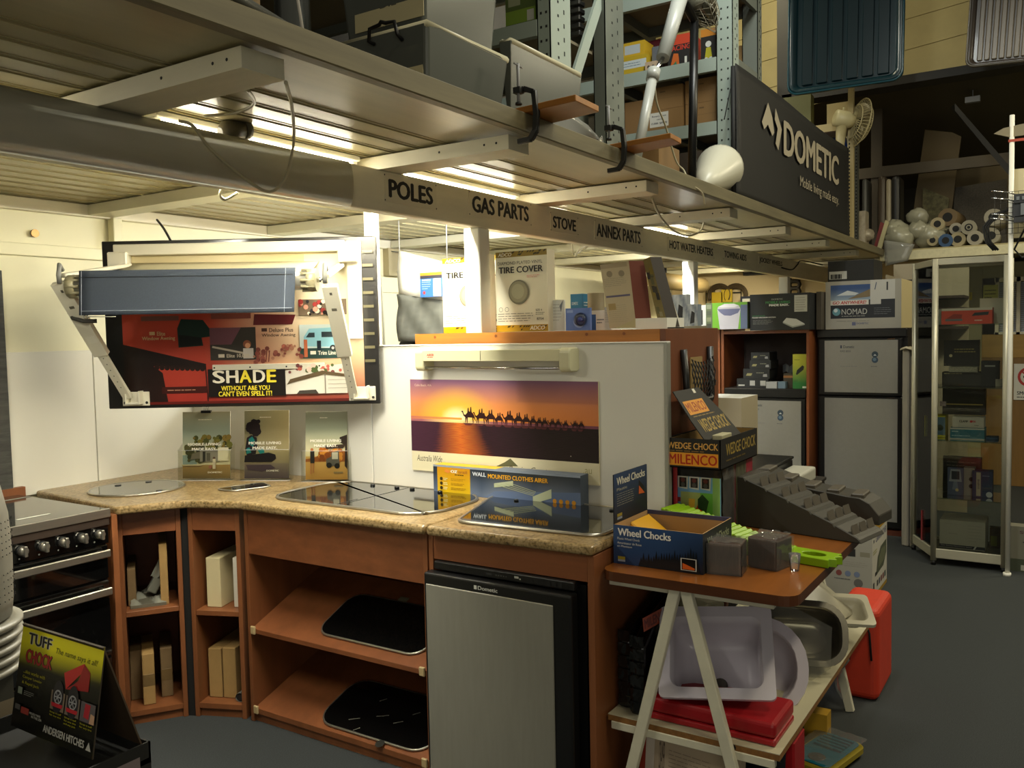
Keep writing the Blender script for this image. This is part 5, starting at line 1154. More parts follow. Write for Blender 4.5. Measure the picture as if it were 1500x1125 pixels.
g = G(); g.tube([(3.622, .71, .372), (3.618, .69, .34), (3.622, .668, .28), (3.622, .66, .17)], .004, BLACKM, 6); g.build('cord', t)
g = G(); R = random.Random(9); g.grid(lambda u, v: (3.3+.12*u, .70+.03*sin(5*v), .12+.19*v+.02*u), 6, 6, FILM, True); g.build('film_scrap', label='loose scrap of clear film hanging under the shelf end', cat='film')
# ================================================================== BACK OF THE SHOP
g = G(); g.box(9.0, 9.06, 1.15, 3.70, 0, 2.1, mat('store_wall', 'c9b48a', .6)); S(g, 'wall_store')
CREAMB = 'b3ac98'
# caravan cover carton on the floor
def d_cover(face):
    f = face('-x'); f.rect(0, 1, .93, 1, 'a8821c'); f.lines(.55, .95, .74, .88, 4, '9a9488', .15); f.rect(.62, .78, .56, .66, '2c2c28'); f.rect(.84, .97, .57, .63, '8f8a74')
    f.lines(.5, .95, .42, .5, 3, '9a9488', .15)
    for k, c in enumerate(('8a4a44', '7a86a0', '7a86a0')): f.disc(.56+.12*k, .33, .016, c, 12)
    f.lines(.5, .75, .24, .27, 1, '6a6a6a', .4); f.disc(.82, .22, .024, '6e6a64', 12)
    f = face('-y'); f.rect(0, 1, 0, 1, 'b9b5aa'); f.rect(0, 1, .0, .05, '9a7a22'); f.rect(0, 1, .86, 1, 'a8821c'); f.rect(.0, .3, .84, .92, '7a622a')
    f.text('CARAVAN COVER', .22, .95, .72, .81, '3a3f6a', .02); f.rect(.07, .13, .74, .78, '34384a'); f.poly([(.25, .28), (.75, .30), (.95, .44), (.95, .62), (.55, .6), (.35, .5)], '4a4f3e'); f.poly([(.4, .34), (.85, .38), (.9, .54), (.6, .56), (.45, .48)], '62664e'); f.rect(.18, .3, .28, .33, '20201e')
    f.rect(.05, .14, .10, .22, '3c3c3a'); 
    for k in range(5): f.rect(.30+.13*k, .38+.13*k, .12, .2, ['2f2f2f', '3a3a52', '6a3030', '6a3030', '2f3f3f'][k])
    f.lines(.04, .3, .58, .64, 2, '8a8a40', .4)
    f = face('+z'); f.rect(0, 1, 0, 1, 'a9841e'); f.rect(.3, .34, 0, 1, '6d5414')
carton('cover_carton', 4.98, 5.42, .905, 1.30, 0, .425, 'a9a597', 'large white and yellow carton lettered CARAVAN COVER on the carpet behind the trestle', 'carton', draw=d_cover)
g = G(); c = at(1270, 880, 'z', 0); g.grid(lambda u, v: (4.92+.08*u, .93-.03*v, .004+.05*(1-u)+.02*sin(8*v)), 4, 4, mat('blue_strap', '4a5f7c', .5), True); g.build('strap_end', solid=.002, label='scrap of blue plastic strap at the foot of the caravan cover carton', cat='strap')
# low stand with black and white appliances
st2 = thing('display_stand', 'low dark cabinet half hidden behind the oak table, carrying a black appliance', 'cabinet', (4.25, 1.38, 0))
g = G(); g.box(3.93, 4.6, 1.07, 1.75, 0, .715, mat('dark_cabinet', '2a2622', .5)); g.build('body', st2, bevel=.004)
g = G(); g.box(3.92, 4.61, 1.06, 1.76, .715, .733, mat('dark_cabinet')); g.build('top', st2, bevel=.003)
ap = thing('appliance', 'flat black hob-like appliance behind the dark ramps in front of the grey fridge', 'appliance', (4.2, 1.35, .77))
g = G(); g.box(3.98, 4.55, 1.215, 1.72, .775, .822, BLACKP); g.build('body', ap, bevel=.005)
g = G(); g.box(3.975, 4.555, 1.21, 1.725, .825, .838, BLACKP); f = Face(g, (3.974, 1.725, .78), (0, -.51, 0), (0, 0, .04), GLOSS); f.rect(.15, .5, .55, .68, 'b8b8b4'); g.build('lid', ap, bevel=.003)
g = G(); g.box(3.981, 3.985, 1.0, 1.01, .8, .81, BLACKP); f = Face(g, (3.98, 1.212, .785), (.4, 0, 0), (0, 0, .03), GLOSS); f.rect(.08, .4, .4, .75, 'c4c4be'); g.v = g.v[8:]; g.f = [(tuple(i-8 for i in q[0]), *q[1:]) for q in g.f[6:]]; g.build('badge', ap)
g = G(); g.box(3.985, 4.545, 1.22, 1.715, .734, .774, mat('grey_base', '3a3733', .5)); g.build('base', ap)
t = thing('appliance', 'white rounded appliance next to the flat black one behind the dark ramps', 'appliance', (4.2, 1.1, .734))
g = G(); g.box(4.0, 4.5, 1.085, 1.205, .734, .80, mat('cream_plastic', 'b5b3a6', .35)); g.build('body', t, bevel=.012, seg=3)
g = G(); g.box(4.12, 4.16, 1.12, 1.15, .80, .802, BLACKP); g.build('switch', t)
# cream carton behind the orange-lettered display
carton('carton', 4.75, 5.05, 1.55, 1.93, 0, 1.115, 'a59a80', 'tall cream carton with a white top showing above the wedge chock display', 'carton', draw=lambda face: face('+z').rect(0, 1, 0, 1, 'd4d4cf'))

# tall open bookcases and fridges facing the counter
BCW = mat('bookcase_wood', '7a4322', .45, noise=(6, .15), stretch=(1, 1, .2))
bc = thing('bookcase', 'narrow open wooden bookcase left of the cabinet with the built-in fridge', 'bookcase', (6.7, 2.55, 0))
for y0, y1 in ((2.285, 2.305), (2.95, 2.97)): g = G(); g.box(6.5, 7.0, y0, y1, 0, 1.50, BCW); g.build('side_panel', bc)
for z in (.04, .50, 1.10, 1.48): g = G(); g.box(6.5, 7.0, 2.305, 2.95, z-.02, z, BCW); g.build('shelf', bc)
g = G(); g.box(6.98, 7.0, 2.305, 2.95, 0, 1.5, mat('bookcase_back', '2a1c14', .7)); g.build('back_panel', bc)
fc = thing('fridge_cabinet', 'wooden cabinet with an open bay above a grey-door fridge, near the back', 'cabinet', (6.75, 1.93, 0))
for y0, y1 in ((1.618, 1.636), (2.255, 2.275)): g = G(); g.box(6.5, 7.02, y0, y1, 0, 1.50, BCW); g.build('side_panel', fc)
g = G(); g.box(6.5, 7.02, 1.636, 2.255, 1.462, 1.484, BCW); g.build('top_panel', fc)
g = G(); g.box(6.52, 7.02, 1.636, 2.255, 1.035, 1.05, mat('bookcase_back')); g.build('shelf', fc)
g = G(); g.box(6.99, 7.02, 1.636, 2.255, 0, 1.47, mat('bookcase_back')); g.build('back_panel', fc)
FD = mat('fridge_door_grey', '8e8c85', .45, .1, noise=(40, .03))
def fridge_print(f, nm):
    f.rect(0, .045, .80, .92, '3a4050'); f.text('Dometic', .08, .36, .80, .92, '3f424c', .02); f.text(nm, 0, .27, .64, .72, '3a3f50', .01); f.lines(0, .35, .30, .58, 5, '8b8a90', .15); f.lines(0, .62, .05, .09, 1, '77767c', .5); f.lines(.78, .98, .05, .09, 1, '5a5a64', .6)
    f.disc(.88, .55, .022, '30404c', 16); f.poly([(.84, .5), (.88, .56), (.92, .5)], 'c8ccd0'); f.disc(.88, .33, .022, '34485c', 16); f.disc(.87, .35, .012, '60788a', 10)
f2_ = thing('fridge', 'grey-door fridge built in below the open bay of the wooden cabinet near the back', 'fridge', (6.75, 1.95, 0))
g = G(); g.box(6.53, 6.985, 1.642, 2.25, .03, 1.03, BLACKP); g.build('body', f2_)
g = G(); g.box(6.49, 6.53, 1.64, 2.25, .985, 1.05, BLACKP); g.build('control_strip', f2_, bevel=.004)
g = G(); g.box(6.495, 6.53, 1.645, 2.2, .05, .98, BLACKP); dd = g.build('door', f2_, bevel=.004)
g = G(); g.box(6.486, 6.494, 1.672, 2.165, .08, .962, FD); fridge_print(Face(g, (6.486, 2.05, .78), (0, -.26, 0), (0, 0, .17)), 'RM 2350'); g.build('door_skin', dd, label='plain grey door skin with a small printed data panel')
tf = thing('fridge', 'tall two-door grey fridge in a black frame at the back of the aisle', 'fridge', (6.9, 1.28, 0))
g = G(); g.box(6.69, 7.25, .985, 1.60, 0, 1.482, BLACKP); g.build('body', tf)
g = G(); g.box(6.65, 6.69, .985, 1.60, 1.42, 1.483, BLACKP); g.build('top_trim', tf, bevel=.006)
for z0, z1 in ((1.0, 1.415), (.05, .995)):
    g = G(); g.box(6.645, 6.69, 1.015, 1.585, z0, z1, BLACKP); d = g.build('door', tf, bevel=.006)
    g = G(); g.box(6.636, 6.646, 1.042, 1.54, z0+.024 if z0 > .5 else z0+.05, z1-.014, FD)
    if z0 > .5: fridge_print(Face(g, (6.636, 1.43, 1.20), (0, -.27, 0), (0, 0, .18)), 'RMD 8555')
    g.build('door_skin', d); g = G(); g.box(6.632, 6.645, 1.06, 1.11, z1-.01, z1-.004, CHROME); g.build('handle_glint', d)
g = G(); g.box(6.645, 6.69, .985, 1.6, 0, .035, mat('red_base', '5a2a18', .5)); g.build('base_strip', tf)
# goods on the furniture tops
def d_vac(face):
    f = face('-x'); f.rect(0, 1, 0, 1, '15181a'); f.text('DOMETIC', .37, .56, .83, .87, '8a8a88', .02); f.text('MOBILE LIVING', .27, .68, .73, .80, '2f7a44', .03); f.text('MADE EASY.', .33, .66, .66, .72, 'd8d8d4', .04)
    f.text('FOOD VACUUM SYSTEM', .04, .44, .34, .375, 'c8c8c4', .03); f.text('VACUUM SEALER', .04, .26, .39, .42, '2f7a44', .02); f.lines(.05, .4, .16, .30, 4, '7d7d7a', .2); f.rect(.75, .96, .49, .94, 'a8a8a0'); f.lines(.77, .94, .52, .9, 6, '6c6c68', .2)
    f.poly([(.56, .22), (.72, .10), (.92, .16), (.78, .30), (.62, .33)], 'b8bab8'); f.poly([(.56, .22), (.72, .10), (.92, .16), (.92, .13), (.72, .06), (.56, .19)], '8c8f8c')
carton('appliance_carton', 6.45, 6.9, 1.60, 2.035, 1.485, 1.752, '15181a', 'large black carton with green and white MADE EASY lettering on the wooden cabinet', 'carton', draw=d_vac)
carton('carton', 6.60, 6.9, 1.555, 1.59, 1.484, 1.76, '4a443a', 'thin brown carton end standing beside the large black carton', 'carton')
def d_nomad(face):
    f = face('-x'); f.rect(0, 1, 0, 1, '9b988f'); f.rect(.07, .92, .22, .92, '20242c'); f.grad(.07, .60, .60, .92, lambda u, v: mixc('8fa0b0', '2f4a7c', v*1.5), 3, 4); f.poly([(.3, .62), (.6, .66), (.6, .82), (.45, .72)], '7a6a50'); f.poly([(.15, .70), (.3, .80), (.45, .74), (.4, .7)], 'c4c9cc')
    f.rect(.60, .92, .60, 1, 'b9b8b4'); f.rect(.60, .74, .50, .62, 'b9b8b4'); f.line(.66, .8, .68, .95, .006, '44506a'); f.rect(.81, .83, .78, .95, '2a2a2e'); f.rect(.07, .58, .50, .60, 'd0cdc6'); f.text('GO ANYWHERE!', .10, .55, .515, .585, 'a82020', .03, .2)
    f.disc(.15, .36, .028, '5f8f9c', 18); f.disc(.14, .39, .014, 'c8d4d8', 10); f.text('NOMAD', .22, .56, .30, .42, 'b4b4b0', .0); f.lines(.22, .56, .25, .28, 1, '8a8a86', .5); f.lines(.65, .88, .28, .44, 4, '6d7078', .2); f.text('DOMETIC', .42, .58, .09, .13, '5a5f80', .02); f.rect(.36, .41, .07, .14, '5a5f80'); f.lines(.15, .85, .15, .18, 1, '7d7b78', .3)
    f = face('-y'); f.rect(0, 1, 0, 1, 'c8b98c')
carton('nomad_carton', 6.70, 7.2, 1.03, 1.548, 1.484, 1.832, '9b988f', 'pale grey carton lettered GO ANYWHERE NOMAD on top of the tall fridge', 'carton', draw=d_nomad)
carton('black_carton', 6.76, 7.1, 1.225, 1.545, 1.833, 1.985, '131313', 'black carton with a white barcode label stacked on the pale grey carton', 'carton', draw=lambda face: (face('-x').rect(.03, .42, .12, .5, 'a9a9a4').lines(.06, .4, .14, .36, 1, '2a2a2a', 1.0)))
def d_bucket(face):
    f = face('-x'); f.rect(0, 1, 0, 1, '5f9a20'); f.rect(0, .16, 0, 1, '48553c')
    for k in range(4): f.rect(.02, .13, .06+.24*k, .22+.24*k, ['2c3028', '6a7058', '3c4438', '707866'][k])
    f.poly([(.34, .0), (.78, .0), (.84, .75), (.80, .88), (.68, .95), (.45, .95), (.30, .85), (.28, .75)], 'a9a8b4'); f.poly([(.28, .76), (.84, .76), (.78, .6), (.6, .5), (.45, .52), (.36, .62)], '5b5f80'); f.poly([(.30, .85), (.45, .95), (.68, .95), (.80, .88), (.7, .82), (.4, .82)], 'c4c4cc'); f.rect(.84, 1, 0, .9, '4f5a78')
    f = face('-y'); f.grad(0, 1, 0, 1, lambda u, v: mixc('3c4a34', '5f6a50', v), 2, 3)
carton('bucket_carton', 6.42, 6.62, 2.045, 2.365, 1.50, 1.70, '5f9a20', 'bright green carton picturing a grey bucket on the narrow bookcase', 'carton', draw=d_bucket)
carton('carton', 6.50, 6.7, 2.37, 2.62, 1.50, 1.69, 'b5b8ba', 'white and navy carton behind the long white post at the bookcase', 'carton', draw=lambda face: (face('-x').rect(.1, .4, .1, .4, '2a3554').rect(.1, .4, .55, .9, '39425c').rect(.6, .8, .2, .8, '1c1c20')))
carton('box', 6.56, 6.62, 2.04-.05, 2.04, 1.485, 1.56, 'b0aca0', 'slim white and red box between the green carton and the black carton', 'box', draw=lambda face: face('-x').rect(.2, .8, .1, .5, '9a3040'))
def d_blue(face): f = face('-x'); f.rect(0, 1, 0, 1, '3a5f9a'); f.rect(.2, .8, .15, .85, 'b4bcc4'); f.poly([(.35, .2), (.6, .3), (.65, .8), (.4, .7)], '1c1c22')
carton('packet', 6.56, 6.7, 2.33, 2.44, 1.101, 1.40, '3a5f9a', 'blue packet with a black tool in the narrow bookcase', 'packet', draw=d_blue)
carton('packet', 6.54, 6.7, 2.32, 2.44, .501, .95, '7d8577', 'pale packet with yellow base low in the narrow bookcase', 'packet', draw=lambda face: face('-x').rect(0, 1, 0, .2, 'a8a030').rect(.1, .7, .6, .9, 'a9b4ae'))
def darkbox(y0, y1, z0, z1, label, pr=True):
    carton('boxed_part', 6.55, 6.75, y0, y1, z0, z1, '191b1c', label, 'box', 'black boxes in the open bay', (lambda face: (face('-x').rect(.05, .25, .2, .35, 'b4b4b0').rect(.42, .58, .25, .8, 'a4a4a0').rect(.75, .92, .25, .8, 'a4a4a0'))) if pr == 1 else (lambda face: (face('-x').poly([(.1, .3), (.3, .3), (.35, .55), (.15, .55)], '8a8458').lines(.5, .9, .5, .7, 1, '6a6a5c', .5).poly([(.75, .2), (.92, .2), (.9, .5), (.76, .45)], '8a8a8a'))))
darkbox(1.93, 2.17, 1.051, 1.12, 'bottom black box of the stack in the open bay above the fridge', 1)
darkbox(1.92, 2.12, 1.121, 1.195, 'second black box with pictures in the stack above the fridge', 2)
darkbox(1.91, 2.07, 1.196, 1.26, 'third black box in the stack above the fridge', 2)
darkbox(1.92, 2.06, 1.261, 1.32, 'top black box of the stack above the fridge', 2)
carton('boxed_part', 6.53, 6.6, 1.86, 1.94, 1.051, 1.10, '9a9c9c', 'small grey box in front of the black stack above the fridge', 'box'); carton('boxed_part', 6.54, 6.64, 1.80, 1.855, 1.051, 1.10, '5f7484', 'small blue-grey box beside the grey one above the fridge', 'box')
carton('boxed_part', 6.60, 6.75, 1.745, 1.83, 1.051, 1.16, '3a3222', 'dim brown box behind the small blue-grey box', 'box', draw=lambda face: face('-x').rect(0, 1, .7, .85, '8a5a2c')); 
g = G(); R = random.Random(2); g.grid(lambda u, v: (6.62+.03*sin(6*u), 1.84-.1*u, 1.162+.06*sin(pi*v)+.012*sin(9*u)), 6, 6, mat('grey_bag', '565a60', .3), True); g.build('plastic_bag', label='crumpled grey plastic bag on the dim brown box above the fridge', cat='bag')
def d_adapt(face):
    f = face('-x'); f.grad(0, 1, 0, 1, lambda u, v: mixc('1f6a2c', 'a8a832', v*1.7-.3), 1, 6); f.poly([(.22, .42), (.3, .40), (.75, .55), (.8, .64), (.68, .68), (.3, .54)], '17191a'); f.lines(.1, .7, .82, .86, 1, '5a6a20', .4); f.rect(.68, .95, .02, .07, 'c4d0c0'); f.lines(.08, .4, .2, .26, 2, '2a4a24', .3)
carton('adapter_box', 6.54, 6.60, 1.642, 1.745, 1.051, 1.305, 'a8a832', 'yellow and green hanging box with a black adapter in the open bay', 'box', draw=d_adapt)

# rolled mats beside the tall fridge
rm = thing('rolled_mats', 'grey and maroon matting rolls standing between the tall fridge and the glass cabinet', 'mat rolls', (6.4, .92, 0))
GM = mat('grey_mat', '8a857a', .9, noise=(30, .15), stretch=(1, 1, .1)); MM = mat('maroon_mat', '2c1a1c', .9)
g = G(); g.prism([(6.35, .93), (6.42, .90), (6.44, .945), (6.37, .975)], 0, 1.335, GM); g.build('roll', rm, bevel=.008)
g = G(); g.prism([(6.33, .888), (6.40, .872), (6.42, .90), (6.35, .918)], 0, 1.30, GM); g.build('roll', rm, bevel=.008)
g = G(); g.prism([(6.44, .84), (6.6, .80), (6.62, .95), (6.46, .95)], 0, 1.32, MM); g.build('roll', rm, bevel=.01, label='maroon roll')
g = G(); g.grid(lambda u, v: (6.33+.2*v, .98-.2*u, 1.337+.012*sin(9*u)+.01*sin(7*v)), 6, 5, mat('white_cloth', 'b0a890', .8), True); g.build('cloth', rm, label='white cloth laid over the top', solid=.004)

# ------------------------------------------------------------------ glass cabinet
GLS = clear('cabinet_glass', 'f8faf6', .08)
ALC = mat('cabinet_alu', 'b4b09c', .35, .3)
X0, X1, Y0, Y1, ZT = 5.95, 6.30, .345, .735, 1.905
A4 = [(5.955, .722), (5.955, .338), (6.30, .338), (6.30, .885)]      # front-left, front-right, back-right, back-left (splayed side)
gc = thing('glass_cabinet', 'tall aluminium-framed glass display cabinet standing on the carpet at the right', 'display cabinet', (6.12, .56, 0))
for i, (x, y) in enumerate(A4):
    g = G(); g.lathe([(.018, .03), (.018, ZT)], ALC, (x, y, 0), 'z', 14); g.build('post', gc)
    g = G(); g.lathe([(.015, 0), (.015, .03)], BLACKP, (x, y, 0), 'z', 12); g.build('foot', gc)
def edge(g, a, b, z0, z1, th, m):
    a = Vector((*a, 0)); b = Vector((*b, 0)); d = (b-a).normalized(); n = Vector((-d.y, d.x, 0))*th/2
    vs = [p+s*n+Vector((0, 0, z)) for z in (z0, z1) for p in (a, b) for s in (1, -1)]
    g.add(vs, [(0, 2, 3, 1), (4, 5, 7, 6), (0, 1, 5, 4), (2, 6, 7, 3), (0, 4, 6, 2), (1, 3, 7, 5)], m)
for z0, z1 in ((.045, .105), (1.865, 1.905)):
    for i in range(4): g = G(); edge(g, A4[i], A4[(i+1) % 4], z0, z1, .02, ALC); g.build('rail', gc, bevel=.003)
for i in range(4): g = G(); edge(g, A4[i], A4[(i+1) % 4], .105, 1.865, .004, GLS); g.build('glass_pane', gc)
g = G(); g.prism([(x, y) for x, y in A4][::-1], .05, .09, mat('base_board', '6a675c', .5)); g.build('base_shelf', gc)
g = G(); g.prism([(x, y) for x, y in A4][::-1], 1.89, 1.896, GLS); g.build('roof_panel', gc)
SG = clear('shelf_glass', 'dce8dc', .12, .02, diff=.04)
for z in (1.50, 1.115, .785, .425):
    g = G(); g.prism([(x*.97+6.1*.03, y*.97+.55*.03) for x, y in A4][::-1], z-.006, z, SG); g.build('glass_shelf', gc)
g = G(); g.box(5.93, 5.945, .655, .69, 1.0, 1.03, CHROME); g.build('lock', gc)
def gbox(x, y0, y1, z0, z1, d, col, label, dr=None, name='boxed_part', side=None):
    def D_(face):
        if dr: dr(face('-x'))
        if side: side(face('-y'))
    carton(name, x, x+d, y0, y1, z0, z1, col, label, 'box', 'goods in the glass cabinet', D_)
gbox(6.06, .42, .70, 1.501, 1.60, .12, 'b8402a', 'orange-red box with a white top strip on the top glass shelf', lambda f: (f.rect(0, 1, .85, 1, 'bdb5a4'), f.rect(.08, .42, .2, .34, '5a5a5a'), f.poly([(.1, .35), (.4, .35), (.42, .6), (.25, .65)], '8a2a1c'), f.poly([(.6, .5), (.92, .55), (.94, .75), (.66, .7)], '22282a'), f.lines(.66, .9, .15, .3, 1, 'd0a89a', .5)), 'radio_box')
gbox(6.22, .36, .50, 1.501, 1.66, .03, 'b0aa94', 'cream box standing behind the orange-red box in the glass cabinet')
gbox(6.2, .72, .80, 1.501, 1.60, .05, '9aa4a0', 'pale blue card by the left pane, top glass shelf')
gbox(6.12, .46, .70, 1.116, 1.20, .14, '2a2822', 'black carton at the bottom of the pile on the second glass shelf', lambda f: f.lines(.05, .5, .85, .95, 1, 'a8a078', .5))
gbox(6.10, .50, .66, 1.201, 1.235, .12, '7d7a6a', 'stack of grey instruction cards on the black carton, second glass shelf', lambda f: f.lines(.02, .98, .05, .95, 5, 'a9a590', .4))
gbox(6.1, .385, .48, 1.116, 1.27, .12, '161614', 'black round-cornered box at the right of the second glass shelf', lambda f: f.rect(.2, .8, .78, .84, '8a8a84'))
gbox(6.2, .50, .70, 1.236, 1.40, .06, '191814', 'dark packages piled at the back of the second glass shelf', lambda f: (f.lines(.3, .9, .5, .7, 2, '8a804a', .4), f.disc(.2, .4, .01, 'c4b890', 8)))
gbox(6.08, .365, .40, 1.116, 1.16, .04, '8f8a78', 'tiny pale box in the front corner of the second glass shelf')
gbox(6.15, .46, .70, .93, 1.108, .1, '22211c', 'dark case with a brass line hanging under the second glass shelf', lambda f: f.rect(.05, .95, .35, .39, 'a08f50'))
gbox(6.12, .68, .80, .786, .92, .16, 'a8a41c', 'yellow box with a picture on the third glass shelf', lambda f: (f.rect(.45, 1, .1, .95, '4f6a80'), f.disc(.75, .45, .02, '2f3a2c', 10)), 'lamp_box')
gbox(6.06, .455, .645, .786, .855, .14, '2a6a7c', 'white-edged teal box at the bottom on the third glass shelf', lambda f: (f.rect(0, 1, .88, 1, 'b9b9b0'), f.rect(0, 1, 0, .06, 'b9b9b0'), f.lines(.05, .3, .62, .74, 1, 'a9c0c4', .6), f.lines(.05, .6, .25, .36, 1, '8fb0b8', .6)))
gbox(6.08, .46, .635, .856, .922, .12, 'b4b2a8', 'white box with red and black print on the teal box', lambda f: (f.text('CLAMP', .22, .5, .5, .7, '2a2a2a', .04), f.disc(.6, .6, .008, 'b02a2a', 10), f.text('FIX', .62, .75, .5, .7, 'b02a2a', .04), f.lines(.7, .9, .2, .3, 1, '55554f', .5)))
gbox(6.1, .385, .45, .786, .80, .1, '3a5068', 'flat blue packet at the end of the third glass shelf')
gbox(6.2, .48, .70, .426, .655, .04, '161512', 'large black tool card at the back of the fourth glass shelf', lambda f: f.lines(.1, .9, .7, .9, 2, '55524a', .3))
gbox(6.08, .57, .66, .426, .60, .03, '4a5470', 'bubble pack with a blue-grey meter on the fourth glass shelf', lambda f: (f.poly([(.1, .5), (.9, .5), (.8, .95), (.2, .95)], '8a8f9c'), f.rect(.25, .75, .58, .88, '2a2e38'), f.poly([(.3, .2), (.7, .2), (.62, .5), (.38, .5)], '707890'), f.disc(.6, .2, .01, 'b9a878', 8)))
gbox(6.10, .51, .57, .426, .60, .08, '8f8c88', 'white pack with black knobs on the fourth glass shelf', lambda f: (f.disc(.7, .6, .014, '26262a', 10), f.disc(.7, .35, .014, '26262a', 10)))
gbox(6.07, .41, .52, .426, .59, .09, '2f3a5c', 'navy blue box with a silver band on the fourth glass shelf', lambda f: (f.rect(.2, .42, .05, .95, 'a8a694'), f.text('POWER', .26, .36, .3, .7, '3a3f50', .02), f.disc(.85, .12, .018, 'b4b9c4', 12), f.lines(.5, .9, .8, .85, 1, '8f9ab4', .4)))
gbox(6.06, .445, .70, .092, .27, .24, 'a9a79c', 'large white carton with a black base band at the bottom of the glass cabinet', lambda f: (f.rect(0, 1, .02, .13, '20222c'), f.text('Solar Battery Maintenance System', .03, .72, .055, .105, 'b4b4b0', .01), f.poly([(.74, .02), (.78, .02), (.82, .13), (.78, .13)], 'c4c4c0'), f.lines(.62, .95, .25, .9, 6, '8f8d86', .1), f.lines(.2, .5, .5, .55, 1, '8f8d86', .4), f.lines(.1, .5, .85, .9, 1, '99978f', .3)), 'battery_box')
gbox(6.14, .745, .82, .092, .30, .06, '7d2224', 'red box standing at the left of the glass cabinet bottom', lambda f: (f.lines(.15, .9, .5, .9, 5, 'b08a80', .2), f.rect(.2, .8, .05, .3, '2c1c1c')))
gbox(6.18, .36, .43, .092, .22, .06, '4a3c1c', 'yellow-brown packet behind the large white carton at the cabinet bottom', lambda f: f.rect(.1, .6, .1, .6, '7a8020'))

# box with a jack and the wire display stand at the right edge
def d_jack(face):
    f = face('-x'); f.rect(0, 1, 0, 1, '6c6a5c'); f.rect(0, 1, .0, .28, '3a4030'); f.text('SCISSOR', .35, 1.3, .84, .91, '4a2a30', .03); f.line(.65, .3, .65, .72, .008, '2a2a2c'); f.line(.45, .66, .85, .66, .006, '2a2a2c'); f.poly([(.5, .2), (.65, .5), (.8, .2), (.65, .26)], '3a3c40'); f.rect(.4, .9, .03, .15, '9a988c')
carton('jack_carton', 6.02, 6.12, .15, .318, 0, .275, '6c6a5c', 'white and green carton with a jack picture on the floor right of the glass cabinet', 'carton', draw=d_jack)
ds = thing('display_stand', 'slim white pole stand with wire grids beside the glass cabinet', 'display stand', (5.88, .315, 0))
g = G(); g.tube([(5.88, .313, 0), (5.88, .318, 2.70)], .0135, WHITE, 12); g.build('pole', ds)
g = G(); g.lathe([(.022, 0), (.022, .02)], WHITE, (5.88, .315, 0), 'z', 16); g.build('base', ds)
g = G(); WR = mat('dark_wire', '2c2a26', .5, .5)
for k in range(11): y = .40-.03*k; g.tube([(5.86, y, 2.02), (5.86, y, 2.26)], .0018, WR, 4)
for k in range(9): z = 2.02+.03*k; g.tube([(5.86, .40, z), (5.86, .10, z)], .0018, WR, 4)
g.build('wire_grid', ds)
for z, y in ((2.245, .40), (2.205, .395), (2.115, .42), (2.09, .39)):
    g = G(); g.tube([(5.86, .25, z-.02), (5.76, .33, z), (5.72, .41, z+.012)], .004, CHROME, 6); g.build('prong', ds)
g = G(); g.box(5.80, 5.84, .24, .305, 2.11, 2.19, mat('slate_item', '22242a', .5)); g.box(5.79, 5.845, .15, .30, 2.185, 2.235, mat('slate_item')); g.box(5.79, 5.845, .15, .30, 2.075, 2.105, mat('slate_item'))
for k in range(5): g.box(5.785, 5.79, .16+.028*k, .175+.028*k, 2.20, 2.22, mat('silver', '8f9498', .3, .8))
g.box(5.785, 5.79, .24, .265, 2.115, 2.18, mat('silver')); g.build('bracket_item', label='dark slotted metal bracket hanging on the wire stand', cat='bracket')
g = G(); g.box(5.95, 5.96, -.1, .335, 2.0, 2.40, mat('cream_sheet', 'c0b693', .6)); g.build('backing_sheet', label='cream board behind the wire stand at the right edge', cat='board')
g = G(); q = [(5.87, .41, 2.605), (5.87, .36, 2.63), (5.87, .1, 2.66), (5.87, .1, 2.58), (5.87, .33, 2.575)]; g.add(q+[(x+.01, y, z) for x, y, z in q], [(0, 1, 2, 3, 4), (9, 8, 7, 6, 5)]+[(i, 5+i, 5+(i+1) % 5, (i+1) % 5)[::-1] for i in range(5)], clear('sleeve_clear', 'b8ae94', .2, .1, diff=.5)); g.box(5.866, 5.872, .12, .335, 2.545, 2.56, mat('red_orange', 'a83a1c', .5)); g.build('price_sleeve', ds, label='clear price sleeve with an orange strip')
for k in range(4):
    g = G(); a = .40+.012*k; P = [(5.9, a-.10, 2.17), (5.88, a-.02, 2.14), (5.87, a+.035, 2.07), (5.87, a+.02, 1.98), (5.88, a-.02, 1.93)]
    if k == 3: P = [(5.9, .1, 2.05), (5.88, .25, 2.04), (5.9, .30, 1.93), (5.9, .26, 1.88), (5.92, .1, 1.94)]
    g.tube(P, .006, BLACKM, 8); g.build('cable', label=['outer black cable loop hanging by the wire stand', 'second black cable loop hanging by the wire stand', 'inner black cable loop hanging by the wire stand', 'black cable drooping right of the pole top of the glass cabinet'][k], cat='cable')

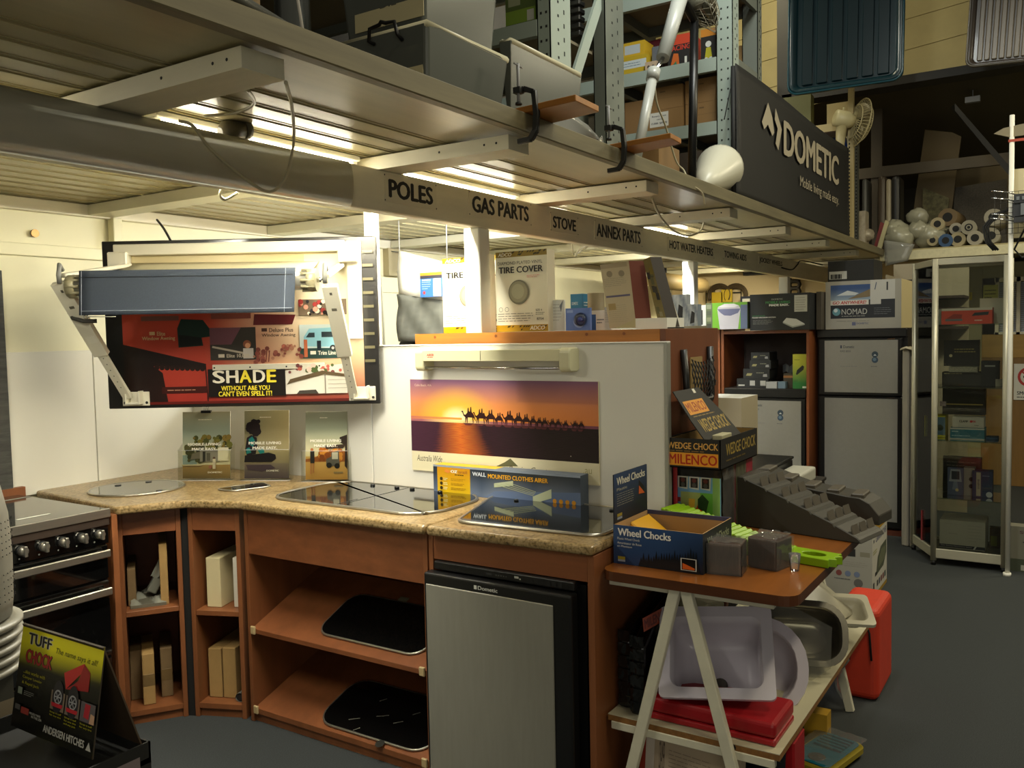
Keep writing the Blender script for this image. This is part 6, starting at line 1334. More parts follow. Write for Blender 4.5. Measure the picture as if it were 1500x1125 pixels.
# goods at the very back under the mezzanine
CH = mat('yellow_tag', 'b89a1c', .5)
hr = thing('chain_rack', 'wire hook rack with yellow-tagged chains on the far cream wall', 'hook rack', (8.9, 3.0, 1.6))
a = at(1035, 447, 'x', 8.98); b = at(1086, 420, 'x', 8.98)
g = G()
for z in (a.z, a.z+.12): g.tube([(8.97, a.y, z), (8.97, b.y, z)], .006, BLACKM, 5)
for k in range(5): y = a.y+(b.y-a.y)*k/4; g.tube([(8.97, y, a.z-.02), (8.97, y, a.z+.16)], .005, BLACKM, 5)
g.build('wires', hr)
for px, py in ((1050, 438), (1064, 434)):
    c = at(px, py, 'x', 8.90); g = G(); g.box(8.9, 8.92, c.y-.06, c.y+.055, c.z-.06, c.z+.07, CH); g.build('tag', hr, label='yellow tag')
for px in (1054, 1078):
    c = at(px, 432, 'x', 8.92); g = G()
    for k in range(3): g.tube([(8.93-.01*k, c.y+(.09+.015*k)*cos(t), c.z+(.08+.015*k)*sin(t)) for t in [pi*j/12 for j in range(-2, 15)]], .012, mat('chain_brown', '4a3c28', .5, .5), 6)
    g.build('chain', hr)
a = at(1092, 402, 'x', 8.98); b = at(1150, 388, 'x', 8.98)
br = thing('shelf_bins', 'row of navy plastic bins with white labels on the far cream wall', 'bins', (8.9, 2.6, 1.7))
g = G(); g.box(8.9, 8.99, b.y, a.y, a.z-.015, a.z, BLACKP); g.build('rail', br)
for k in range(4):
    y0 = a.y+(b.y-a.y)*(k/4+.01); y1 = a.y+(b.y-a.y)*((k+1)/4-.01); g = G(); g.box(8.88, 8.97, y1, y0, a.z, b.z, mat('navy_bin', '1a2036', .4)); f = Face(g, (8.88, y0, a.z), (0, y1-y0, 0), (0, 0, b.z-a.z)); f.rect(.12, .85, .2, .62, 'c4c4bc'); g.build('bin', br)
for k, (px, py) in enumerate(((1097, 440), (1097, 452), (1099, 468))):
    c = at(px, py, 'x', 8.95); g = G(); g.box(8.86, 8.98, c.y-.06, c.y+.06, c.z-.04, c.z+.04, mat(('navy_bin', 'navy_bin', 'amber_bin')[k], 'a8781c', .4)); f = Face(g, (8.86, c.y+.05, c.z-.02), (0, -.1, 0), (0, 0, .04)); f.rect(.1, .9, .1, .9, 'c4c4bc' if k < 2 else '5a3c10'); g.build('bin', label=['upper navy bin right of the green carton on the far wall', 'lower navy bin right of the green carton on the far wall', 'amber bin lowest by the green carton on the far wall'][k], cat='bin')
c = at(1164, 420, 'x', 8.9); g = G()
for k in range(4): g.tube([(8.9, c.y+.05*cos(t), c.z+.16-.07*k+.04*sin(t)) for t in [2*pi*j/10 for j in range(10)]], .02, mat('dark_coil', '2c2620', .5, .4), 6, closed=True)
g.build('coil_chain', label='dark hanging coils beside the last post under the beam', cat='chain')
# hanging bags of goods seen past the post, and a pale tube on brackets
tb_ = thing('tube_bundle', 'tan cardboard tube carried under the joists behind the shelf unit', 'tube', (5.2, 3.0, 1.85))
a = at(962, 410, 'y', 3.0); b = at(1030, 420, 'y', 3.0)
g = G(); g.tube([at(958, 410, 'y', 3.1), at(1028, 418, 'y', 3.1)], .075, mat('tan_tube', '8f7a4c', .6), 18); g.build('tube', tb_)
g = G(); c = at(975, 410, 'y', 3.1); g.tube([(c.x, c.y, c.z), (c.x, c.y, 2.06)], .012, BLACKM, 6); g.build('hanger', tb_)
for k, (px0, px1, yb, yt, col, lb) in enumerate(((985, 1006, 478, 432, 'a8b0bc', 'pale blue hanging pack behind the narrow leaning box'), (1006, 1022, 478, 446, '8a97a8', 'white and navy pack left of the middle white post'))):
    a = at(px0, yb, 'x', 4.6); b = at(px1, yb, 'x', 4.6); c = at(px0, yt, 'x', 4.6); g = G(); a.z = at(985, 478, 'x', 4.6).z; g.box(4.6, 4.66, b.y, a.y, a.z, c.z, PRINT, col); f = Face(g, (4.6, a.y, a.z), (0, b.y-a.y, 0), (0, 0, c.z-a.z)); f.grad(0, 1, 0, 1, lambda u, v: mixc('6f7c94', 'c4ccd4', .5+.5*sin(u*8+v*6)), 5, 6); f.poly([(.3, .1), (.7, .15), (.75, .6), (.45, .7)], '23252c'); g.build('hanging_pack', label=lb, cat='pack')
g = G(); g.box(4.58, 4.74, min(at(1022, 478, 'x', 4.6).y, 2.05), 3.0, 0, at(985, 478, 'x', 4.6).z-.0005, mat('gondola', '8f8a78', .5)); g.build('gondola_shelf', label='pale shop gondola behind the shelf unit carrying hanging packs', cat='shelf')
# clutter between the fridge and the cabinet
for k, (px0, px1, yb, yt, col, lb) in enumerate(((1320, 1337, 450, 436, '24508a', 'blue box above the maroon roll behind the glass cabinet'), (1323, 1331, 478, 456, '6a7484', 'grey-blue folder spine behind the glass cabinet'), (1331, 1338, 478, 465, '9a2430', 'red folder spine behind the glass cabinet'), (1322, 1337, 434, 410, '241c18', 'dark folders on the top shelf behind the glass cabinet'))):
    a = at(px0, yb, 'x', 7.4); b = at(px1, yb, 'x', 7.4); c = at(px0, yt, 'x', 7.4); g = G(); g.box(7.4, 7.6, b.y, a.y, a.z, c.z, PRINT, col); g.build('folder', label=lb, cat='folder')
wp_ = thing('shelf', 'dark shelving between the tall fridge and the office wall', 'shelf', (7.6, .95, 0))
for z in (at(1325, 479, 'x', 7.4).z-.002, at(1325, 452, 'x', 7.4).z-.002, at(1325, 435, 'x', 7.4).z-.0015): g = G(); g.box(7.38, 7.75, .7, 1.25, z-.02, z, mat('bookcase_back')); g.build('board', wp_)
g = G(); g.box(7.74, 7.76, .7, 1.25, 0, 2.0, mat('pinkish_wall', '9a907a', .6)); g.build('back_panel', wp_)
g = G(); g.box(7.38, 7.74, 1.24, 1.25, 0, 1.9, mat('pinkish_wall')); g.build('side_panel', wp_)
# notices on the office glass, seen through the cabinet
for k, (px0, px1, y0, y1, col, lb) in enumerate(((1408, 1424, 440, 428, 'a8981c', 'small yellow notice on the olive wall seen through the glass cabinet'), (1440, 1462, 444, 417, 'b0b050', 'pale yellow notice beside the blinds seen through the glass cabinet'), (1358, 1400, 441, 421, '9a8458', 'tan carton edge on the olive wall seen through the glass cabinet'))):
    a = at(px0, y0, 'x', 9.18); b = at(px1, y1, 'x', 9.18); g = G(); g.box(9.18, 9.199, b.y, a.y, a.z, b.z, PRINT, col); f = Face(g, (9.18, a.y, a.z), (0, b.y-a.y, 0), (0, 0, b.z-a.z)); f.lines(.1, .9, .2, .8, 3, '5a5530', .3); g.build('notice', label=lb, cat='notice')
# ================================================================== ON THE MEZZANINE
MZ = 2.1505                                                # mezzanine floor
g = G(); g.box(-2.5, 11.4, 1.42, 3.7, 2.1502, 2.1505, mat('loft_floor', '6a5c40', .8)); S(g, 'floor_2')
BINP = clear('milky_plastic', '70746d', .05, .25, diff=.55); BINL = mat('milky_rim', 'c9c3a4', .35)
def storage_bin(label, x0, x1, y0, y1, z0, z1, papers=(), handle=False, taper=.02):
    t = thing('storage_bin', label, 'storage bin', ((x0+x1)/2, (y0+y1)/2, z0), group=None)
    g = G(); lo = [(x0+taper, y0+taper), (x1-taper, y0+taper), (x1-taper, y1-taper), (x0+taper, y1-taper)]; hi = [(x0, y0), (x1, y0), (x1, y1), (x0, y1)]
    vs = [(*p, z0) for p in lo]+[(*p, z1) for p in hi]; g.add(vs, [(3, 2, 1, 0), (0, 1, 5, 4), (1, 2, 6, 5), (2, 3, 7, 6), (3, 0, 4, 7)], BINP); g.build('body', t, bevel=.012, seg=3)
    g = G(); P = [(x0, y0, z1), (x1, y0, z1), (x1, y1, z1), (x0, y1, z1)]; g.tube([(a+(.008 if a == x0 else -.008), b+(.008 if b == y0 else -.008), c) for a, b, c in P], .012, BINL, 8, closed=True); g.build('rim', t)
    g = G(); g.box(x0+.03, x1-.03, y0+.03, y1-.03, z0+.006, z0+(z1-z0)*.75, mat('bin_contents', '5c5f5a', .8, noise=(12, .25))); g.build('contents', t, label='dim grey contents seen through the plastic')
    for (ya, yb, za, zb, txt) in papers:
        g = G(); s = taper*(1-(za-z0)/(z1-z0)); g.box(x0+s-.004, x0+s-.002, yb, ya, za, zb, PRINT, 'b8ae88'); f = Face(g, (x0+s-.004, ya, za), (0, yb-ya, 0), (0, 0, zb-za))
        if txt: f.text(txt, .38, .62, .72, .95, '4a483e', .02)
        g.build('paper_label', t)
    if handle:
        g = G(); yc = 1.585; g.tube([(x0-.002, yc+.05, z1-.022), (x0-.022, yc+.052, z1-.02), (x0-.024, yc+.046, z1+.012), (x0-.024, yc+.01, z1+.016), (x0-.03, yc, z1+.02), (x0-.024, yc-.012, z1+.016), (x0-.024, yc-.042, z1+.014), (x0-.022, yc-.05, z1-.02), (x0-.002, yc-.05, z1-.03)], .0055, BLACKP, 8); g.build('handle', t, label='black wire clip handle')
    return t
storage_bin('lower translucent storage bin at the edge of the mezzanine with a black clip handle', 1.872, 2.272, 1.452, 1.80, MZ, 2.327, ((1.645, 1.478, 2.19, 2.282, ''),), True)
storage_bin('upper translucent storage bin with a large paper label stacked on the mezzanine edge', 1.89, 2.262, 1.47, 1.79, 2.342, 2.60, ((1.735, 1.487, 2.362, 2.43, 'DIE'),))
storage_bin('translucent storage bin behind the wooden clamped board on the mezzanine', 2.36, 2.83, 1.50, 1.545, MZ, 2.42)
g = G(); R = random.Random(4); g.grid(lambda u, v: (2.55+.4*u, 1.47+.02*sin(7*u)*v, MZ+.004+.11*v*(.7+.3*sin(6*u))+R.uniform(0, .01)), 12, 6, clear('bag_film', 'd8d8d0', .2, .08, diff=.3), True); g.build('plastic_bag', solid=.002, label='crumpled clear plastic bag on the mezzanine between the two clamped boards', cat='bag')
# steel vessel, pole and dark sacks at the left end of the loft edge
p = at(492, 50, 'y', 1.62); g = G(); g.lathe([(.055, MZ), (.052, MZ+.02), (.048, 2.6)], mat('steel_vessel', '6f7270', .25, .7), (1.80, 1.875, 0), 'z', 24); g.build('steel_pipe', label='grey steel pipe standing beside the storage bins on the mezzanine', cat='pipe')
g = G(); a = at(448, 45, 'y', 1.5); b = at(440, 0, 'y', 1.5); d = (b-a).normalized(); g.tube([Vector((a.x, a.y, MZ+.002)), b+d*.3], .004, mat('white_rod', 'd8d4cc', .3), 6); g.build('rod', label='thin bright rod leaning at the left on the mezzanine edge', cat='rod')
g = G(); g.box(1.32, 1.40, 1.56, 1.60, MZ, 2.6, mat('tan_post', '7a6238', .6)); g.build('timber_post', label='tan timber upright behind the thin rod on the mezzanine', cat='post')
g = G(); R = random.Random(12); g.grid(lambda u, v: (.75+.62*u, 1.50+.10*sin(pi*v), MZ+.30*v*(.6+.4*sin(3*u+.5))), 10, 6, mat('dark_sack', '17150f', .6), True); g.build('sack', solid=.01, label='dark sack slumped along the mezzanine edge at upper left', cat='sack')
g = G(); g.tube([(.9, 1.47, 2.28), (1.15, 1.455, 2.215), (1.42, 1.46, 2.17)], .014, mat('grey_hose', '4a4a44', .4), 8); g.build('hose', label='grey hose lying along the mezzanine edge below the dark sack', cat='hose')

# racks
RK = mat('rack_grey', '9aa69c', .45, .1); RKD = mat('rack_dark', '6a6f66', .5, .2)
DOT = mat('hole_dark', '1a1c1a', .8)
def upright(t, x, y, w, d, z1, m, name='upright', holes='-x'):
    g = G(); g.box(x, x+d, y, y+.004, MZ, z1, m); g.box(x, x+.004, y, y+w, MZ, z1, m); g.box(x, x+d, y+w-.004, y+w, MZ, z1, m)
    z = MZ+.05
    while z < min(z1, 3.5):
        if '-x' in holes:
            for q in (.3, .7): g.box(x-.0008, x, y+w*q-.004, y+w*q+.004, z, z+.009, DOT)
        if '-y' in holes: g.box(x+d*.35, x+d*.35+.010, y-.0008, y, z, z+.009, DOT); g.box(x+d*.65, x+d*.65+.007, y-.0008, y, z+.02, z+.036, DOT)
        z += .05
    return g.build(name, t)
ra = thing('storage_rack', 'pale grey perforated steel rack beside the translucent bins on the mezzanine', 'rack', (3.1, 2.4, MZ))
upright(ra, 2.785, 1.60, .055, .15, 4.3, RK, holes='-x-y'); upright(ra, 3.225, 1.60, .055, .17, 4.3, RKD, holes='-y'); upright(ra, 2.785, 3.4, .055, .06, 4.3, RK); upright(ra, 3.33, 3.4, .055, .06, 4.3, RKD)
g = G(); bar(g, Vector((2.90, 1.62, 2.31)), Vector((3.25, 1.62, 2.88)), .05, .012, RK, Vector((1, 0, -.5))); g.build('brace', ra)
g = G(); bar(g, Vector((3.25, 1.62, 2.9)), Vector((2.9, 1.62, 3.4)), .05, .012, RK, Vector((1, 0, .5))); g.build('brace', ra)
for z in (2.578, 3.05):
    for X in (2.78, 3.36): g = G(); g.box(X, X+.03, 1.655, 3.40, z, z+.058, RK if X < 3 else RKD); g.build('shelf_beam', ra)
    g = G(); g.box(2.80, 3.37, 1.66, 3.40, z+.045, z+.056, mat('rack_board', '7d735c', .7)); g.build('shelf_board', ra)
def gb(x, d, y0, y1, z0, z1, col, label, dr=None, side=None, name='carton', group=None, cat='box', faces=None):
    def D_(face):
        if dr: dr(face('-x'))
        if side: side(face('-y'))
    return carton(name, x, x+d, y0, y1, z0, z1, col, label, cat, group, D_, faces=faces)
gb(2.80, .12, 1.67, 1.80, 2.637, 2.80, '4a5a28', 'green and black box on the near rack just right of the upper storage bin', lambda f: (f.rect(0, 1, .0, .35, '6f8a2c'), f.rect(.1, .5, .45, .9, '8a8f70'), f.rect(.72, .95, .06, .3, 'b0b0a4'), f.rect(0, 1, 0, .05, '1a1c14')))
g = G(); g.lathe([(.05, 2.64), (.055, 2.66), (.05, 2.85), (.03, 2.9)], mat('cream_jug', 'a8a894', .4), (3.05, 1.75, 0), 'z', 20); g.lathe([(.056, 2.75), (.056, 2.76)], BLACKP, (3.05, 1.75, 0), 'z', 20); t = g.build('jug', label='cream plastic container behind the near rack upright', cat='container')
g = G(); R = random.Random(4)
for k in range(7): z = 2.68+.03*k; g.box(3.14, 3.19, 1.67, 1.73, z, z+.022, BLACKP)
g.build('black_trim_coil', bevel=.004, label='black ribbed plastic strip hanging beside the cream container', cat='strip')
gb(3.18, .1, 1.84, 2.0, 2.637, 2.78, '30404f', 'blue-grey box deep on the near rack behind the diagonal brace', lambda f: f.lines(.1, .9, .2, .8, 4, '8a97a0', .3)); gb(3.0, .1, 1.95, 2.2, 2.637, 2.72, '8f8a74', 'cream box deep on the near rack', None)
gb(2.95, .35, 1.72, 2.4, 2.152, 2.40, '6f7468', 'dim grey-green box under the lowest shelf of the near rack')
rb = thing('storage_rack', 'pale blue-grey boltless rack holding brown cartons behind the black banner', 'rack', (4.7, 2.4, MZ))
upright(rb, 4.35, 1.452, .085, .09, 4.6, RK, holes='-x-y'); upright(rb, 4.76, 1.452, .085, .07, 4.6, RKD, holes='-y'); upright(rb, 4.35, 3.35, .085, .06, 4.6, RK); upright(rb, 4.93, 3.35, .085, .06, 4.6, RKD)
for z0, z1 in ((2.49, 2.555), (2.806, 2.873), (3.20, 3.268), (3.62, 3.69)):
    for X in (4.345, 4.80): g = G(); g.box(X, X+.03, 1.538, 3.35, z0, z1, RK if X < 4.5 else RKD); g.build('shelf_beam', rb)
    g = G(); g.box(4.36, 4.98, 1.52, 3.35, z1-.014, z1-.004, mat('rack_board')); g.build('shelf_board', rb)
    g = G(); g.box(4.44, 4.76, 1.455, 1.475, z0+.0, z1, RKD); g.build('end_beam', rb)
    for yy in (1.75, 2.1, 2.5): g = G(); g.box(4.376, 4.80, yy, yy+.03, z0, z1-.015, RKD); g.build('cross_bar', rb)
KB = '86663c'
def seamed(f): f.line(.0, .5, 1, .5, .0015, '6d5230'); f.lines(.42, .6, .72, .84, 1, '5a4426', .5)
gb(4.41, .3, 1.742, 1.955, 2.556, 2.672, KB, 'brown carton with a white label on the second rack shelf, lower middle', lambda f: (f.rect(.12, .62, .25, .9, 'c9c6bc'), f.text('Rotary Vane', .18, .56, .68, .78, '3a3a44', .02), f.text('vent', .3, .46, .55, .62, '3a3a44', .01), f.text('12.000  $49.00', .16, .58, .36, .46, '3a3a44', .02)), group=None)
gb(4.41, .3, 1.742, 1.965, 2.673, 2.79, KB, 'brown carton stacked on the white-labelled carton', seamed); gb(4.41, .3, 1.968, 2.075, 2.556, 2.74, '7d5e38', 'tall brown carton at the left end of the carton pile')
gb(4.42, .3, 1.552, 1.732, 2.556, 2.678, KB, 'lower brown carton next to the rack upright', seamed); gb(4.42, .3, 1.552, 1.732, 2.679, 2.80, KB, 'upper brown carton next to the rack upright', seamed)
gb(4.40, .12, 1.942, 2.10, 2.874, 2.98, 'b0941c', 'yellow-topped box with a white label on the upper rack shelf', lambda f: (f.rect(.0, 1, .38, .78, 'b8c0c0'), f.rect(0, 1, .0, .12, 'b8c0c0'), f.lines(.1, .8, .45, .7, 2, '6a7a8a', .3)))
gb(4.42, .12, 1.96, 2.09, 2.981, 3.06, 'b8961c', 'small yellow carton stacked on the white-labelled yellow box', lambda f: f.rect(.1, .8, .2, .8, 'a8b0b4'))
g = G(); g.box(4.38, 4.42, 1.875, 1.94, 2.874, 2.925, PRINT, 'b09a80'); f = Face(g, (4.38, 1.94, 2.874), (0, -.065, 0), (0, 0, .05)); f.disc(.3, .5, .008, '4a4038', 10); f.disc(.7, .5, .008, '4a4038', 10); g.build('small_card', label='small pink-cream card in front of the foil pack on the upper rack shelf', cat='card')
g = G(); g.box(4.44, 4.50, 1.85, 1.93, 2.926, 3.02, mat('foil', '8f949c', .25, .6)); g.build('foil_pack', bevel=.006, label='silver foil pack behind the small card on the upper rack shelf', cat='pack')
gb(4.40, .14, 1.69, 1.818, 2.874, 3.04, 'b83a1c', 'black and orange box lettered RACING on the upper rack shelf', lambda f: (f.rect(0, 1, .0, .7, '1a1614'), f.text('RACING', .03, .97, .52, .68, 'b0301c', .03), f.poly([(.1, .05), (.5, .05), (.45, .42), (.25, .45)], 'b85a1c'), f.poly([(.15, .05), (.4, .05), (.35, .2)], '2f6a4a'), f.text('1', .72, .82, .1, .3, 'c8c8c0', .02)))
gb(4.42, .1, 1.563, 1.645, 2.874, 3.045, '17140f', 'black box with a yellow-green figure and orange top on the upper rack shelf', lambda f: (f.rect(0, 1, .78, 1, 'b8761c'), f.disc(.5, .55, .016, 'c8c8c0', 12), f.poly([(.25, .1), (.75, .1), (.65, .45), (.35, .45)], 'a8a01c'), f.disc(.35, .12, .009, 'c0c0b8', 8), f.disc(.65, .12, .009, 'c0c0b8', 8)))
g = G(); g.box(4.55, 4.7, 1.83, 2.2, 2.874, 3.1, mat('dark_red_bag', '5a1a22', .5)); g.build('red_pack', bevel=.03, seg=3, label='dark red pack behind the yellow boxes on the upper rack shelf', cat='pack')
gb(4.5, .25, 1.48, 1.56, 3.27, 3.45, '9a7a48', 'tan carton on the top rack shelf', None) ; gb(4.80, .15, 1.55, 1.72, 2.874, 3.05, '9c7c4a', 'tan carton at the back of the upper rack shelf behind the upright', None)
gb(3.80, .25, 1.62, 1.95, MZ+.0005, 2.37, '7d5f36', 'brown carton with printed lines on the mezzanine floor behind the second clamp', lambda f: (f.text('STANDARD', .32, .62, .60, .68, '4a3820', .02), f.text('ACCESSORY', .36, .8, .45, .54, '4a3820', .02)))
gb(4.36, .3, 1.62, 2.3, MZ+.0005, 2.42, '3a3024', 'dark carton on the floor under the brown cartons', None)

# clamped timber boards
PB = mat('orange_timber', '9c6526', .45, noise=(6, .2), stretch=(2, .3, 1))
for k, (q, lb, lc) in enumerate((([(2.262, 1.43), (2.235, 1.205), (2.39, 1.21), (2.43, 1.42)], 'short orange timber board clamped to the mezzanine edge beside the storage bins', 'black screw clamp holding the first board to the mezzanine edge'),
        ([(2.90, 1.44), (2.86, 1.175), (2.97, 1.18), (3.05, 1.45)], 'short orange timber board clamped farther along the mezzanine edge', 'black screw clamp holding the farther board to the mezzanine edge'))):
    g = G(); g.prism(q[::-1], 2.159, 2.178, PB); g.build('timber_board', bevel=.002, label=lb, cat='board')
    X = (2.252, 2.852)[k]; Y = 1.375
    t = thing('screw_clamp', lc, 'clamp', (X, Y, 2.06)); BK_ = mat('cast_black', '1c1c1a', .45)
    g = G(); P = [(X, 1.415, 2.222), (X, 1.385, 2.226), (X, 1.352, 2.212), (X, 1.346, 2.15), (X, 1.350, 2.10), (X, 1.368, 2.076), (X, 1.41, 2.074)]
    for a, b in zip(P[:-1], P[1:]): bar(g, Vector(a), Vector(b), .018, .014, BK_, Vector((1, 0, 0)))
    g.tube(P, .009, BK_, 8); g.build('frame', t)
    g = G(); g.tube([(X-.012, 1.40, 2.182), (X-.012, 1.40, 2.30)], .005, mat('wire'), 8); g.lathe([(.010, 2.179), (.010, 2.186)], BK_, (X-.012, 1.40, 0), 'z', 12); g.box(X-.024, X+.0, 1.388, 1.412, 2.212, 2.23, BK_); g.build('screw', t)
    g = G(); g.tube([(X-.034, 1.40, 2.296), (X+.01, 1.40, 2.293)], .0025, mat('wire'), 6); g.build('handle', t)

# leaning telescopic pole, mesh fan on a black pole, white cone
tp = thing('telescopic_pole', 'pale two-stage telescopic pole leaning between the racks over the mezzanine edge', 'pole', (3.2, 1.44, 2.16))
a = Vector((3.165, 1.445, 2.16)); b = Vector((3.335, 1.442, 2.53)); c = Vector((3.43, 1.44, 2.62)); d = Vector((3.66, 1.438, 2.98))
PT = mat('milky_tube', 'a8aaa4', .35)
g = G(); g.tube([a, b], .020, PT, 14); g.tube([b-(b-a)*.06, b+(b-a)*.06], .026, PT, 14); g.build('lower_tube', tp)
g = G(); g.tube([b, c+(c-b)*.2], .009, CHROME, 8); g.build('rod', tp)
g = G(); g.tube([c, d], [.028, .034], PT, 14); g.build('upper_tube', tp)
fn = thing('pedestal_fan', 'black-poled pedestal fan with a round mesh guard in front of the carton rack', 'fan', (3.95, 1.52, MZ))
g = G(); g.tube([(3.90, 1.50, MZ+.01), (3.95, 1.50, 2.93)], .020, BLACKP, 12); g.build('pole', fn)
g = G(); g.tube([(3.95, 1.50, 2.93), (3.80, 1.50, 2.99), (3.55, 1.5, 3.05)], .02, BLACKP, 10); g.build('neck', fn)
g = G(); c = Vector((3.93, 1.46, 3.01)); g.T = Matrix.Translation(c) @ Matrix.Rotation(rad(20), 4, 'Z') @ Matrix.Rotation(rad(-25), 4, 'X')
FW = mat('fan_wire', '8c8672', .4, .4)
for k in range(30): a_ = 2*pi*k/30; g.tube([(.02*cos(a_), -.055, .02*sin(a_)), (.10*cos(a_), -.045, .10*sin(a_)), (.16*cos(a_), 0, .16*sin(a_)), (.10*cos(a_), .045, .10*sin(a_))], .0012, FW, 4, caps=False)
for r, y in ((.05, -.053), (.10, -.045), (.135, -.02), (.16, 0)): g.tube([(r*cos(2*pi*k/28), y, r*sin(2*pi*k/28)) for k in range(28)], .0018, FW, 4, closed=True)
g.build('guard', fn)
g = G(); g.T = Matrix.Translation(c) @ Matrix.Rotation(rad(20), 4, 'Z') @ Matrix.Rotation(rad(-25), 4, 'X')
for k in range(3): g.grid(lambda u, v: ((.02+.11*u)*cos(2.1*k+.9*(v-.5)), .02*(v-.5), (.02+.11*u)*sin(2.1*k+.9*(v-.5))), 4, 4, mat('fan_blade', '6f6c5c', .35), True)
g.lathe([(.03, -.03), (.03, .05)], mat('fan_blade'), (0, 0, 0), 'y', 16); g.build('blades', fn, solid=.002)
g = G(); g.lathe([(.085, 0), (.08, .02), (.02, .035)], BLACKP, (3.90, 1.52, MZ+.0005), 'z', 20); g.build('base', fn)
g = G(); p0 = Vector((3.99, 1.475, MZ+.03)); p1 = Vector((4.325, 1.515, 2.31)); d = (p1-p0).normalized()
T = Matrix((d.orthogonal().normalized(), d.cross(d.orthogonal().normalized()), d)).transposed().to_4x4(); T.translation = p0; g.T = T; L_ = (p1-p0).length
g.lathe([(.015, .0), (.06, L_*.25), (.105, L_*.8), (.118, L_*.95), (.120, L_), (.112, L_), (.10, L_*.8), (.012, .02)], mat('white_shade', 'c6c3b0', .35), (0, 0, 0), 'z', 28); g.build('plastic_cone', label='white cone-shaped plastic shade lying on the mezzanine edge beside the black banner', cat='shade')
# black banner
bn = thing('banner', 'black banner lettered DOMETIC standing along the mezzanine edge', 'banner', (5.6, 1.43, MZ))
BNM = mat('banner_cloth', '0a0907', .6, noise=(5, .3))
g = G()
def bnf(u, v): x = 4.312+2.595*u; return (x, 1.428-.004*sin(9*u+3*v)-.003*(1-v)*(sin(5*u)**2), 2.152+(.66+.012*sin(2.4*u*pi))*v)
g.grid(bnf, 36, 14, BNM, True); g.build('cloth', bn, solid=.004)
g = G(); f = Face(g, (4.30, 1.417, 2.15), (2.6, 0, 0), (0, 0, .68)); 
def bx_(x): return (x-4.30)/2.6
def bz_(z): return (z-2.15)/.68
BT = 'a59b84'
f.text('DOMETIC', bx_(5.13), bx_(6.525), bz_(2.495), bz_(2.695), BT, .035)
f.text('Mobile living made easy.', bx_(5.49), bx_(6.523), bz_(2.345), bz_(2.425), BT, .0)
f.poly([(bx_(a), bz_(b)) for a, b in ((4.826, 2.726), (4.713, 2.602), (4.755, 2.570), (4.822, 2.607), (4.905, 2.560), (4.94, 2.585), (4.905, 2.66))], BT)
f.poly([(bx_(a), bz_(b)) for a, b in ((4.968, 2.725), (5.09, 2.628), (5.02, 2.501), (4.966, 2.530), (5.008, 2.62), (4.95, 2.66))], BT)
g.build('lettering', bn, label='grey DOMETIC lettering, twin-mark logo and slogan')
g = G(); g.tube([(4.315, 1.44, 2.152), (4.315, 1.44, 2.80)], .012, BLACKM, 8); g.build('end_pole', bn); g = G(); g.tube([(6.905, 1.44, 2.152), (6.905, 1.44, 2.82)], .012, BLACKM, 8); g.build('end_pole', bn)
g = G(); g.tube([(4.315, 1.43, 2.70), (4.31, 1.452, 2.69), (4.20, 1.447, 2.52)], .003, BLACKM, 5); g.build('tie_cord', bn)
# white oscillating fan above the banner
wf = thing('fan', 'dusty cream oscillating fan standing behind the far end of the black banner', 'fan', (7.05, 1.55, MZ))
CF = mat('cream_fan', 'a89c72', .45, noise=(8, .15))
c = at(1258, 180, 'x', 7.22)
g = G(); T = Matrix.Translation(c) @ Matrix.Rotation(rad(-52), 4, 'Z') @ Matrix.Rotation(rad(12), 4, 'Y'); g.T = T
for k in range(40): a_ = 2*pi*k/40; g.tube([(.055, .03*cos(a_), .03*sin(a_)), (.045, .13*cos(a_), .13*sin(a_)), (0, .185*cos(a_), .185*sin(a_)), (-.04, .13*cos(a_), .13*sin(a_)), (-.05, .04*cos(a_), .04*sin(a_))], .0022, CF, 4, caps=False)
for r, x in ((.185, 0), (.13, .045), (.08, .052), (.13, -.04)): g.tube([(x, r*cos(2*pi*k/28), r*sin(2*pi*k/28)) for k in range(28)], .004, CF, 5, closed=True)
g.lathe([(.0, .058), (.06, .056), (.06, .05)][::-1], CF, (0, 0, 0), 'x', 20); g.build('guard', wf)
g = G(); g.T = T
for k in range(3): g.grid(lambda u, v: (.03*(v-.5), (.03+.12*u)*cos(2.09*k+1.1*(v-.5)), (.03+.12*u)*sin(2.09*k+1.1*(v-.5))), 4, 4, mat('fan_blade_cream', '8c8262', .4), True)
g.build('blades', wf, solid=.003)
g = G(); g.T = T; g.lathe([(.03, -.20), (.062, -.19), (.066, -.10), (.05, -.05)], mat('cream_white', 'c4b98c', .4), (0, 0, 0), 'x', 20); g.lathe([(.007, .06), (.009, .09)], mat('cream_white'), (-.14, 0, 0), 'z', 10); g.build('motor', wf)
g = G(); m0 = T @ Vector((-.13, 0, -.05)); g.tube([m0, m0+Vector((-.01, .01, -.14)), (m0.x, m0.y, MZ+.02)], [.04, .034, .018], CF, 12); g.lathe([(.10, MZ+.0005), (.09, MZ+.02), (.02, MZ+.03)], CF, (m0.x, m0.y, 0), 'z', 24); g.build('stand', wf)
